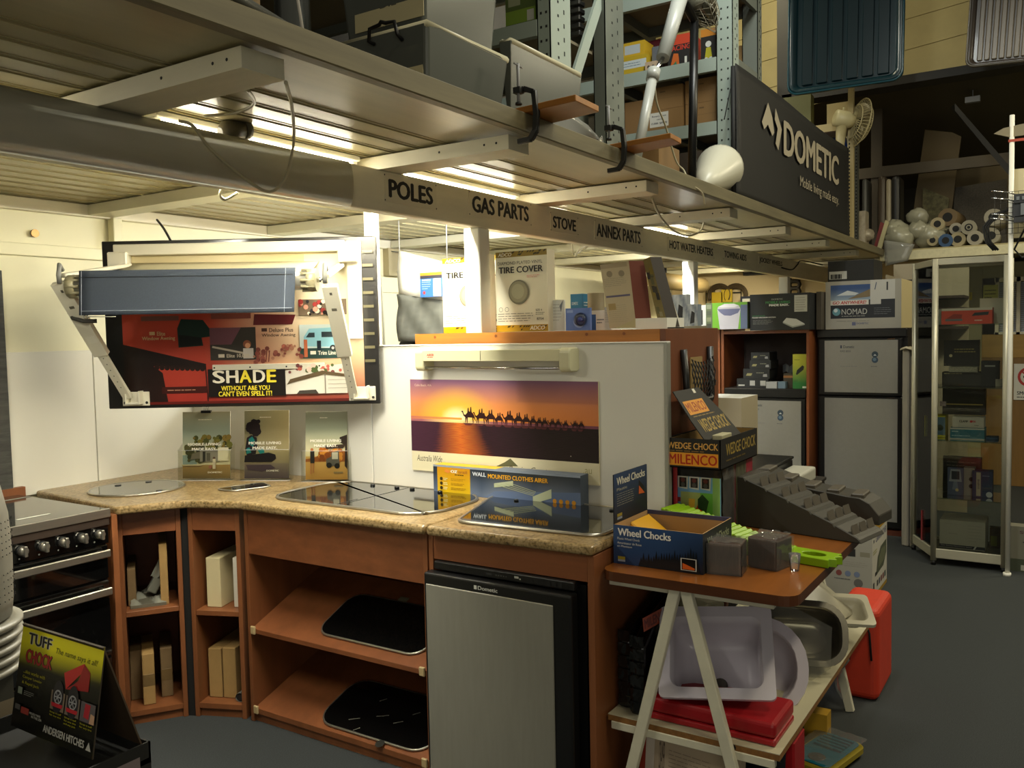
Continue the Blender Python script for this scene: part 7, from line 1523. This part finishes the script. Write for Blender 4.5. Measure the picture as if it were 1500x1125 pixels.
# things behind the banner: shelf, boxes
lr_ = thing('storage_rack', 'cream-edged rack glimpsed behind the banner and the cream fan', 'rack', (7.3, 2.2, MZ))
g = G(); a = at(1185, 195, 'x', 7.2); b = at(1250, 182, 'x', 7.2); g.box(7.2, 7.24, b.y, a.y+.5, b.z-.03, b.z+.03, mat('cream_beam', 'a8986a', .5)); g.build('shelf_beam', lr_)
g = G(); g.box(7.24, 7.45, b.y, a.y+.5, b.z-.03, b.z-.01, mat('rack_board')); g.build('shelf_board', lr_)
for yy in (b.y, a.y+.46): g = G(); g.box(7.2, 7.24, yy, yy+.04, MZ, b.z+.6, mat('cream_beam')); g.build('upright', lr_)
gb(7.36, .09, b.y+.05, a.y-.1, b.z-.0095, b.z+.22, '9a8a5c', 'cream carton on the rack behind the banner'); 
g = G(); a2 = at(1208, 190, 'x', 7.46); g.box(7.46, 7.53, a2.y-.20, a2.y+.02, MZ, b.z-.031, mat('blue_tub', '2a4aa0', .4)); g.build('blue_tub', label='blue tub behind the top of the black banner', cat='tub')
g = G(); g.box(7.26, 7.36, a.y, a.y+.22, b.z-.009, b.z+.3, mat('olive_pack', '5a5a2c', .5)); g.build('olive_pack', label='olive pack at the left of the rack behind the banner', cat='pack')
# slotted posts past the banner
for k, (px, col, lb) in enumerate(((1247, 'a8a184', 'cream slotted angle post just right of the black banner'), (1257, '5a5a50', 'grey slotted angle post behind the cream slotted post'))):
    p = at(px, 345, 'y', 1.47+.03*k); g = G(); m_ = mat('slotted_%d' % k, col, .5); g.box(p.x, p.x+.04, 1.47+.03*k, 1.474+.03*k, 2.152, 2.98+.08*k, m_); g.box(p.x, p.x+.004, 1.47+.03*k, 1.50+.03*k, 2.152, 2.98+.08*k, m_)
    z = 2.18
    while z < 2.95+.08*k: g.box(p.x-.001, p.x, 1.48+.03*k, 1.49+.03*k, z, z+.014, DOT); z += .028
    g.build('slotted_post', label=lb, cat='post')
# hanging lids
def lid(name, label, px, X, ang, col, colr, n, thick=.05):
    """px: lower-left, lower-right and upper-left corners of the tray's rim in the photo, on the plane x = X"""
    q = [at(a, b, 'x', X) for a, b in px]; U = q[1]-q[0]; V = q[2]-q[0]; w = U.length; h = V.length
    t = thing(name, label, 'tray', q[0]+U*.5); u = U.normalized(); v = (V-u*V.dot(u)).normalized(); nn = u.cross(v)
    T = Matrix((u, v, nn)).transposed().to_4x4(); T.translation = q[0]+U*.5+V*.5
    m = mat(name+'_plastic'+str(n), col, .3, coat=.2); m2 = mat(name+'_rib'+str(n), colr, .3)
    g = G(); g.T = T; o = g.rrect(w, h, .09*w, 6); i0 = g.rrect(w*.93, h*.95, .07*w, 6); i1 = g.rrect(w*.86, h*.90, .06*w, 6); k = len(o)
    vs = [(x, y, -thick) for x, y in o]+[(x, y, .0) for x, y in o]+[(x, y, .004) for x, y in i0]+[(x, y, -thick*.8) for x, y in i1]
    g.add(vs, [(r*k+j, r*k+(j+1) % k, (r+1)*k+(j+1) % k, (r+1)*k+j) for r in range(3) for j in range(k)], m, True); g.add([(x, y, -thick*.8) for x, y in i1], [tuple(range(k))], m); g.build('shell', t)
    g = G(); g.T = T
    for j in range(n): x = -w*.40+w*.80*(j+.5)/n; g.box(x-w*.30/n, x+w*.30/n, -h*.44, h*.44, -thick*.8, -thick*.45, m2)
    g.build('ribs', t, bevel=.006)
    g = G(); g.T = T; g.tube([(x, y, .0) for x, y in o], .008, mat('lid_edge_%d' % n, '17424d' if n == 6 else '5d574c', .25), 6, closed=True); g.build('rim', t)
    g = G(); g.T = T; 
    for sx in (-.3, .3): g.tube([(w*sx, h*.48, -.02), (w*sx, h*.48+.6, -.02)], .004, mat('wire'), 6)
    g.build('hanging_wire', t)
lid('hanging_tray', 'dark teal ribbed plastic tray hanging high in front of the dark roof beam', [(1168, 137), (1338, 112), (1143, -60)], 6.9, 0, '082a31', '061f25', 6)
lid('hanging_tray', 'grey-brown ribbed tray hanging at the top right corner', [(1422, 97), (1560, 82), (1418, -40)], 6.9, 0, '453c34', '6f6350', 10)
# bags and rolls on the far mezzanine
ML = 2.1505
PB_ = mat('white_poly', '9c9a86', .25, noise=(9, .18))
def blob(g, c, r, s, seed, m, n=14):
    R = random.Random(seed); ph = [R.uniform(0, 6) for _ in range(6)]; vs = []; fs = []
    for i in range(n+1):
        th = pi*i/n
        for j in range(n):
            p = 2*pi*j/n; k = 1+.10*sin(3*p+ph[0])*sin(2*th+ph[1])+.07*sin(7*p+ph[2])*sin(5*th)+.04*sin(11*p+9*th+ph[3])
            vs.append((c[0]+r*s[0]*k*sin(th)*cos(p), c[1]+r*s[1]*k*sin(th)*sin(p), c[2]+r*s[2]*k*cos(th)))
    for i in range(n):
        for j in range(n): fs.append((i*n+j, (i+1)*n+j, (i+1)*n+(j+1) % n, i*n+(j+1) % n))
    g.add(vs, fs, m, True)
for k, (px, py, r, X, lb) in enumerate(((1345, 318, .085, 8.35, 'topmost white plastic bag of the pile over the back mezzanine edge'), (1312, 338, .10, 8.3, 'left white plastic bag in the upper row of the pile'), (1372, 335, .09, 8.42, 'right white plastic bag in the upper row of the pile'), (1345, 338, .09, 8.30, 'middle white plastic bag in the upper row of the pile'), (1318, 363, .12, 8.27, 'lower left white plastic bag of the pile'), (1362, 362, .12, 8.33, 'lower right white plastic bag of the pile'))):
    c = at(px, py, 'x', X); c.z = max(c.z, ML+r*.92) if k > 3 else c.z
    g = G(); blob(g, c, r, (1, 1.05, .9), 40+k, PB_); g.build('plastic_bag', label=lb, cat='bag', group=None)
g = G(); R = random.Random(4); q = [at(1295, 352, 'x', 8.085), at(1340, 358, 'x', 8.085), at(1330, 382, 'x', 8.085), at(1297, 390, 'x', 8.085)]
g.grid(lambda u, v: q[0].lerp(q[1], u).lerp(q[3].lerp(q[2], u), v)+Vector((-.02*sin(pi*u)-R.uniform(0, .01), 0, 0)), 7, 6, clear('bag_film'), True); g.build('plastic_bag', solid=.003, label='loose tail of clear plastic hanging over the back mezzanine edge', cat='bag')
ROL = [('rol_a', 'a09472'), ('rol_b', '8f8a78'), ('rol_c', '6d5a3c'), ('rol_d', '9a9484')]
for k, (px, py, r, ci, X, lb) in enumerate(((1373, 328, .055, 0, 8.25, 'cream hollow roll with a dark bore beside the white bags'), (1388, 318, .075, 2, 8.35, 'dark-mouthed brown roll on top of the roll heap'), (1419, 333, .06, 1, 8.2, 'pale roll with a ringed core in the middle of the heap'), (1385, 360, .055, 3, 8.2, 'blue-tinted roll under the brown roll'), (1403, 352, .06, 0, 8.22, 'plastic-wrapped cream roll low in the heap'), (1428, 355, .06, 3, 8.2, 'plastic-wrapped roll at the bottom right of the heap'), (1452, 345, .065, 1, 8.25, 'roll under the black cable loops'), (1455, 318, .07, 3, 8.35, 'pale roll behind the wire grid'), (1366, 352, .045, 0, 8.22, 'narrow cream tube pointing up out of the heap'), (1400, 335, .05, 3, 8.3, 'grey roll in the centre of the heap'))):
    c = at(px, py, 'x', X); R = random.Random(k); d = Vector((1, R.uniform(-.06, .06), R.uniform(-.01, .02))).normalized()
    if c.z-r < ML: c.z = ML+r+.002
    g = G(); m_ = mat(*ROL[ci], .6) if ROL[ci][0] not in MC else MC[ROL[ci][0]]
    if k == 3: m_ = mat('blue_roll', '2a4a70', .5)
    g.tube([c, c+d*.5], r, m_, 18, caps=True); g.tube([c-d*.002, c], r*.52, BLACKM, 16)
    if k == 2: g.tube([c-d*.004, c], r*.34, m_, 12); g.tube([c-d*.006, c], r*.2, BLACKM, 12)
    g.build('roll', label=lb, cat='roll')
# leaning panels, racks and wrapped boards in the dark beyond
def panel(px, X, d, m, label, name='panel', cat='panel'):
    q = [at(a, b, 'x', X) for a, b in px]; g = G(); n = len(q)
    lo = sorted(q, key=lambda v: v.z)[:2]
    for v in lo: v.z = 2.1506
    g.add(q+[v+Vector((d, 0, 0)) for v in q], [tuple(range(n)), tuple(range(2*n-1, n-1, -1))]+[(i, n+i, n+(i+1) % n, (i+1) % n) for i in range(n)], m); return g.build(name, label=label, cat=cat)
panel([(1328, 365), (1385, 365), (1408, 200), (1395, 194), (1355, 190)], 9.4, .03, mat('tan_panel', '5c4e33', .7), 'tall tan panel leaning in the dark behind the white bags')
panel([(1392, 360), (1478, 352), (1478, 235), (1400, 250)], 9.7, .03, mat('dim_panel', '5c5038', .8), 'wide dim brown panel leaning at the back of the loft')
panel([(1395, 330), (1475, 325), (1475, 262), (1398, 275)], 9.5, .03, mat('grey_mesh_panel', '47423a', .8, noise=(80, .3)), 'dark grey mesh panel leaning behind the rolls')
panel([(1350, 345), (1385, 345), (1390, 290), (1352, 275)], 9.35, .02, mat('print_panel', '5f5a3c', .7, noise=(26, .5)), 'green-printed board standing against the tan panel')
g = G(); a = at(1255, 256, 'x', 9.1); b = at(1478, 232, 'x', 9.1); bar(g, a, b, .10, .05, mat('rack_brown', '4f4534', .6), Vector((0, 0, 1))); a = at(1285, 140, 'x', 9.12); bar(g, Vector((9.12, a.y, 2.152)), Vector((9.12, a.y, 4.0)), .10, .05, mat('rack_brown'), Vector((0, 1, 0))); g.build('loft_railing', label='dark brown steel frame rail and upright in the gloom of the loft', cat='frame')
for k, (px0, px1, yt, col, lb) in enumerate(((1262, 1270, 262, '5c5c58', 'film-wrapped grey bundle right of the slotted posts'), (1285, 1297, 258, '53483a', 'brown wrapped board in the row behind the steel upright'), (1297, 1305, 262, 'a59a80', 'pale wrapped board in the row behind the steel upright'), (1305, 1318, 258, '24221f', 'black draped board at the right of the row behind the steel upright'))):
    a = at(px0, 350, 'x', 8.7); b = at(px1, 350, 'x', 8.7); c = at(px0, yt, 'x', 8.7); g = G(); g.box(8.7, 8.95, b.y, a.y, 2.1505, c.z, mat('wrap%d' % k, col, .35, noise=(12, .3), stretch=(1, 1, .3))); g.build('wrapped_board', bevel=.03, seg=2, label=lb, cat='board')
g = G(); c = at(1262, 318, 'x', 8.0); g.box(7.9, 8.05, c.y-.05, c.y+.03, 2.152, c.z+.04, mat('white_wrap', '9a907c', .3, noise=(20, .3))); blob(g, (8.0, c.y-.02, 2.28), .085, (1, 1, .7), 3, mat('white_wrap')); g.build('wrapped_roll', label='small wrapped white roll at the foot of the slotted posts', cat='roll')
g = G(); c = at(1425, 142, 'x', 9.0); g.tube([c+Vector((0, 0, .35)), c], .004, mat('wire'), 5); g.box(c.x-.03, c.x+.03, c.y-.06, c.y+.06, c.z-.05, c.z, mat('wire')); g.build('roof_fitting', label='small grey fitting hanging from the dark roof', cat='fitting')
panel([(1283, 372), (1290, 374), (1302, 325), (1297, 322)], 8.2, .02, mat('cream_card', 'a89f82', .6), 'narrow pale board leaning beside the white bags', 'board', 'board')
panel([(1278, 368), (1285, 372), (1297, 328), (1290, 325)], 8.25, .02, mat('red_board', '7a2420', .5), 'narrow red board leaning beside the white bags', 'board', 'board')

# ------------------------------------------------------------------ cables and plugs under the mezzanine
CAB = mat('cream_cable', 'a8a084', .5)
def cable(label, pts, r=.0045, m=None):
    P = [Vector(p) for p in pts]; out = []
    for i in range(len(P)-1):
        p0 = P[max(i-1, 0)]; p1 = P[i]; p2 = P[i+1]; p3 = P[min(i+2, len(P)-1)]
        for k in range(8):
            t = k/8; out.append(.5*((2*p1)+(p2-p0)*t+(2*p0-5*p1+4*p2-p3)*t*t+(3*p1-p0-3*p2+p3)*t**3))
    out.append(P[-1]); g = G(); g.tube(out, r, m or CAB, 6); return g.build('cable', label=label, cat='cable')
Yc = 1.93
cable('long cream cable looping down in front of the sign beam from the first joist', [(1.375, 1.46, 2.06), at(428, 160, 'y', 1.60), at(430, 210, 'y', 1.80), at(418, 260, 'y', 1.90), at(395, 281, 'y', Yc), at(360, 262, 'y', Yc), at(310, 220, 'y', Yc), at(283, 185, 'y', Yc), at(262, 177, 'y', 1.955)])
cable('short cream cable under the first joist leading to the grey plug', [(1.39, 1.6, 2.07), at(372, 152, 'y', 1.75), at(345, 165, 'y', 1.85), at(300, 170, 'y', 1.95)])
g = G(); a = at(322, 193, 'y', 2.0); b = at(360, 188, 'y', 2.0); d = (b-a).normalized(); g.tube([a, a+d*.02, b-d*.02], [.012, .028, .030], mat('grey_plug', '4c4636', .5), 14); g.tube([b-d*.02, b], .032, mat('grey_plug'), 14); g.box(b.x-.02, b.x+.01, b.y-.015, b.y+.015, b.z, 2.107, mat('grey_plug')); g.build('plug', label='grey round plug and socket above the beam near the first lamp', cat='plug')
cable('small cream cable hook below the left part of the beam', [at(348, 282, 'y', 2.03), at(330, 292, 'y', 2.04), at(322, 285, 'y', 2.04), at(326, 274, 'y', 2.03)])
cable('thin cream cable loop hanging from the third joist by the lamp', [at(955, 290, 'y', 1.50), at(968, 318, 'y', 1.6), at(990, 340, 'y', 1.8), at(1012, 345, 'y', 1.85), at(1028, 335, 'y', 1.80), at(1032, 312, 'y', 1.7), at(1030, 285, 'y', 1.46)], .005)
cable('cream cable running up from the mezzanine edge past the black fan pole', [at(1032, 300, 'y', 1.38), at(1028, 282, 'y', 1.378), at(1010, 268, 'y', 1.40), at(1002, 250, 'y', 1.44), at(990, 235, 'y', 1.46), at(975, 185, 'y', 1.46), at(962, 150, 'y', 1.46), at(958, 110, 'y', 1.45)], .004)
cable('cream cable coiled under the beam by the word STOVE', [at(838, 352, 'y', 2.04), at(840, 372, 'y', 2.06), at(850, 368, 'y', 2.08), at(862, 360, 'y', 2.08), at(850, 364, 'y', 2.06), at(842, 376, 'y', 2.05)], .004)
cable('thin black wire drooping over the far end of the sign beam', [at(1145, 392, 'y', 1.966), at(1160, 395, 'y', 1.965), at(1168, 388, 'y', 1.966), at(1175, 382, 'y', 1.966), at(1205, 388, 'y', 1.966)], .005, BLACKM)
cable('black wire rising from the top of the awning board to the joist', [bp(247, 352, -.01), at(240, 335, 'y', 3.3), at(230, 322, 'y', 3.45)], .005, BLACKM)
g = G(); c = at(49, 342, 'y', 3.705); g.lathe([(.017, -.02), (.017, -.012), (.008, -.008), (.008, 0)], mat('brass', '8a6a3c', .4, .6), (c.x, 3.71, c.z), 'y', 16); g.build('wall_fitting', label='small round brass fitting on the cream wall left of the awning board', cat='fitting')
# ================================================================== FOREGROUND DISPLAYS AT THE LEFT
tc = thing('chock_display', 'black and yellow tent card lettered TUFF CHOCK on its black display bin', 'display', (.9, 1.62, 0))
r0 = Vector((.90, 1.744, .947)); r1 = Vector((.90, 1.472, .947)); g = G()
fl0 = Vector((.86, 1.735, .757)); fl1 = Vector((.86, 1.462, .757))
def slab(g, q, th, m, c0, c1):
    n = (q[1]-q[0]).cross(q[3]-q[0]).normalized()*th; g.add(q+[v-n for v in q], [(0, 1, 2, 3)], m, False, c0); g.add(q+[v-n for v in q], [(7, 6, 5, 4), (0, 4, 5, 1), (1, 5, 6, 2), (2, 6, 7, 3), (3, 7, 4, 0)], m, False, c1)
slab(g, [fl0, fl1, r1, r0], .003, PRINT, '0f0f0d', '2c2418')
f = Face(g, fl0, fl1-fl0, r0-fl0, GLOSS)
f.grad(0, 1, .0, 1, lambda u, v: mixc('0d0d0b', 'e8de12', (v-.60-.06*u)*4.6), 3, 18)
f.text('TUFF', .085, .40, .815, .935, 'c9c7bc', .09); f.text('TUFF', .09, .39, .82, .93, '15140f', .035)
f.text('CHOCK', .08, .43, .635, .775, '1a0a0a', .09); f.text('CHOCK', .085, .42, .64, .77, 'a81c22', .045)
f.text('The name says it all!', .45, .95, .795, .865, '18170f', .012, .25)
f.poly([(.58, .66), (.80, .80), (.80, .73), (.62, .52)], 'c02a2c'); f.poly([(.80, .80), (.88, .735), (.88, .565), (.62, .52), (.68, .56), (.76, .64), (.80, .73)], '8f1a20'); f.poly([(.62, .52), (.88, .565), (.88, .70), (.80, .78), (.75, .62)], '9a1c22')
for i, s_ in enumerate(('...also works with', 'Camper Leveler', '& Rapid Jack')): f.text(s_, .08, .36-.03*i, .535-.055*i, .570-.055*i, 'b8b012', .015)
for i, x in enumerate((.46, .645, .83)):
    f.rect(x, x+.165, .30, .475, ['7a6a58', '6f6258', '5c5458'][i])
    if i < 2: f.disc(x+.082, .425, .018, '26242a', 20, .030); f.ring(x+.082, .425, .010, .013, '9a9a9c', 18); f.poly([(x+.02, .33), (x+.14, .33), (x+.15, .365), (x+.01, .365)], 'b82430')
    for a_ in range(6): f.line(x+.082, .425, x+.082+.04*cos(a_*pi/3), .425+.045*sin(a_*pi/3), .0022, '9a9a9c') if i < 2 else None
    if i == 2: f.poly([(x+.04, .34), (x+.10, .33), (x+.11, .46), (x+.05, .465)], 'b02434'); f.poly([(x+.11, .30), (x+.165, .30), (x+.165, .38), (x+.12, .39)], 'c49a7c')
    for j in range(3 if i == 1 else 2): f.text(('Strap it tuff', 'for any tire', 'and any jack')[j], x+.01, x+.15, .265-.028*j, .285-.028*j, 'b8b012', .01)
f.rect(.06, .115, .335, .40, '8f9a88'); f.lines(.14, .27, .335, .385, 3, '9a9a92', .3)
f.rect(.05, .115, .185, .235, '5c5a58'); f.rect(.13, .23, .165, .225, 'a03c34'); f.text('PROUDLY MADE', .24, .38, .185, .205, 'c4c2ba', .02); f.text('IN THE USA', .27, .40, .155, .178, 'c4c2ba', .02)
f.text('ANDERSEN HITCHES', .43, .92, .075, .145, 'b8b6ae', .035); f.poly([(.94, .07), (.97, .145), (1.0, .07)], 'b8b6ae')
g.build('tent_card', tc)
g = G(); k0_ = Vector((.955, 1.735, .753)); k1_ = Vector((.955, 1.455, .748)); slab(g, [k1_, k0_, r0, r1], .003, PRINT, '4a3a26', '3a2c1c'); g.build('back_leg', tc, label='brown cardboard back leg')
g = G(); zt = .752
g.box(.64, .965, 1.445, 1.80, 0, zt-.03, PRINT, '0c0c0b')
for a in ((.64, .644, 1.445, 1.80), (.961, .965, 1.445, 1.80), (.64, .965, 1.445, 1.449), (.64, .965, 1.796, 1.80)): g.box(*a, zt-.04, zt, PRINT, '0f0f0d')
f = Face(g, (.64, 1.445, .60), (.325, 0, 0), (0, 0, zt-.60), GLOSS); f.rect(.30, .93, .0, .86, '6a6062'); f.poly([(.5, .1), (.66, .2), (.62, .42), (.5, .4)], 'b02434'); f.poly([(.8, .3), (.93, .35), (.93, .5), (.84, .5)], 'c49a7c')
g.build('bin', tc)
g = G(); f = Face(g, (.65, 1.795, zt-.029), (0, -.345, 0), (.2, 0, 0), GLOSS); f.text('Chock', -.02+.04, .30, .55, .72, 'a8a012', .02); f.text('Time to', .56, .80, .62, .76, 'a8a012', .02); f.text('go TUFF', .56, .84, .40, .54, 'a8a012', .02); g.build('bin_lettering', tc)
# stack of pale tubs on a lettered carton
def d_large(face):
    f = face('-y'); f.rect(0, 1, 0, 1, '6d6250'); f.rect(0, 1, .93, 1, '34332c'); f.text('LARGER', .45, 1.0, .78, .86, '17171a', .03); f.text('SATURN', .42, .99, .68, .75, '17171a', .03); f.text('radio', .6, .9, .575, .62, '8a8678', .02); f.rect(0, 1, .52, .66, '3f434c'); f.text('radio', .66, .92, .56, .62, 'a8a590', .02)
carton('lettered_carton', .56, .952, 1.90, 2.26, 0, .80, '4a4436', 'carton with large black lettering half out of frame at the left behind the tent card', 'carton', draw=d_large)
pt = thing('tub_stack', 'stack of nested pale grey plastic tubs at the left edge on the lettered carton', 'tubs', (.857, 1.97, .802))
c = at(-52, 880, 'y', 2.05)
TUBP = mat('pale_grey_tub', '7c796e', .4, noise=(40, .06))
for k in range(5):
    z = .812+.023*k
    g = G(); g.lathe([(.115, z-.008), (.135, z), (.142, z+.006), (.142, z+.014), (.125, z+.016), (.11, z+.012)], TUBP, (.857, 1.97, 0), 'z', 40); g.build('rim', pt)
g = G(); g.lathe([(.122, .925), (.126, .96), (.128, 1.05), (.124, 1.14), (.112, 1.20), (.09, 1.225), (0, 1.23)], TUBP, (.857, 1.97, 0), 'z', 40); g.build('upper_tub', pt)
g = G()
for j in range(10):
    for k in range(12): a_ = -1.5+.12*j; z = (.965 if k < 5 else 1.06)+.014*(k % 6); r = .1285; g.lathe([(.0014, 0), (.0014, .001)], mat('hole_dark'), (.857+r*cos(a_), 1.97+r*sin(a_), z), 'x', 6)
g.build('perforations', pt)

# ------------------------------------------------------------------ groups of like things
GROUPS = {'fluorescent_light': 'fluorescent battens under the mezzanine', 'storage_bin': 'translucent bins on the mezzanine', 'storage_rack': 'steel racks on the mezzanine', 'open_cabinet': 'open cherry-brown cabinets',
          'roll': 'rolls heaped on the back mezzanine', 'hanging_tray': 'ribbed trays hanging from the roof', 'levelling_ramp': 'levelling ramps on the oak table', 'hob_cover': 'glass covers on the sloping shelves',
          'worktop': 'speckled worktops', 'cooktop': 'glass-lidded cooktops', 'sink': 'glass-lidded sinks', 'basin': 'basins on the lower shelf', 'wrapped_ramp': 'film-wrapped ramps beside the counter', 'rubber_block': 'film-wrapped blocks on the oak table',
          'wheel_chock': 'yellow chocks in the blue box', 'timber_board': 'clamped timber boards', 'screw_clamp': 'clamps on the mezzanine edge', 'cable': 'cables', 'folder': 'folders behind the glass cabinet', 'slotted_post': 'slotted posts by the banner',
          'wrapped_board': 'wrapped boards in the gloom', 'panel': 'panels leaning in the loft', 'notice': 'notices on the office wall', 'hanging_pack': 'packs on the gondola', 'appliance': 'appliances on the low cabinet'}
for o in list(bpy.data.objects):
    b = o.name.split('.')[0]
    if o.parent is None and 'category' in o and 'group' not in o:
        if b in GROUPS: o['group'] = GROUPS[b]
        elif b == 'plastic_bag' and o.location.x > 7: o['group'] = 'white bags over the back mezzanine edge'
        elif b == 'carton' and o.location.z > 2.1 and o.location.x > 4: o['group'] = 'cartons on the carton rack'
        elif b == 'carton' and o.location.z < .6 and o.location.y > 2.6: o['group'] = 'cartons in the open cabinets'
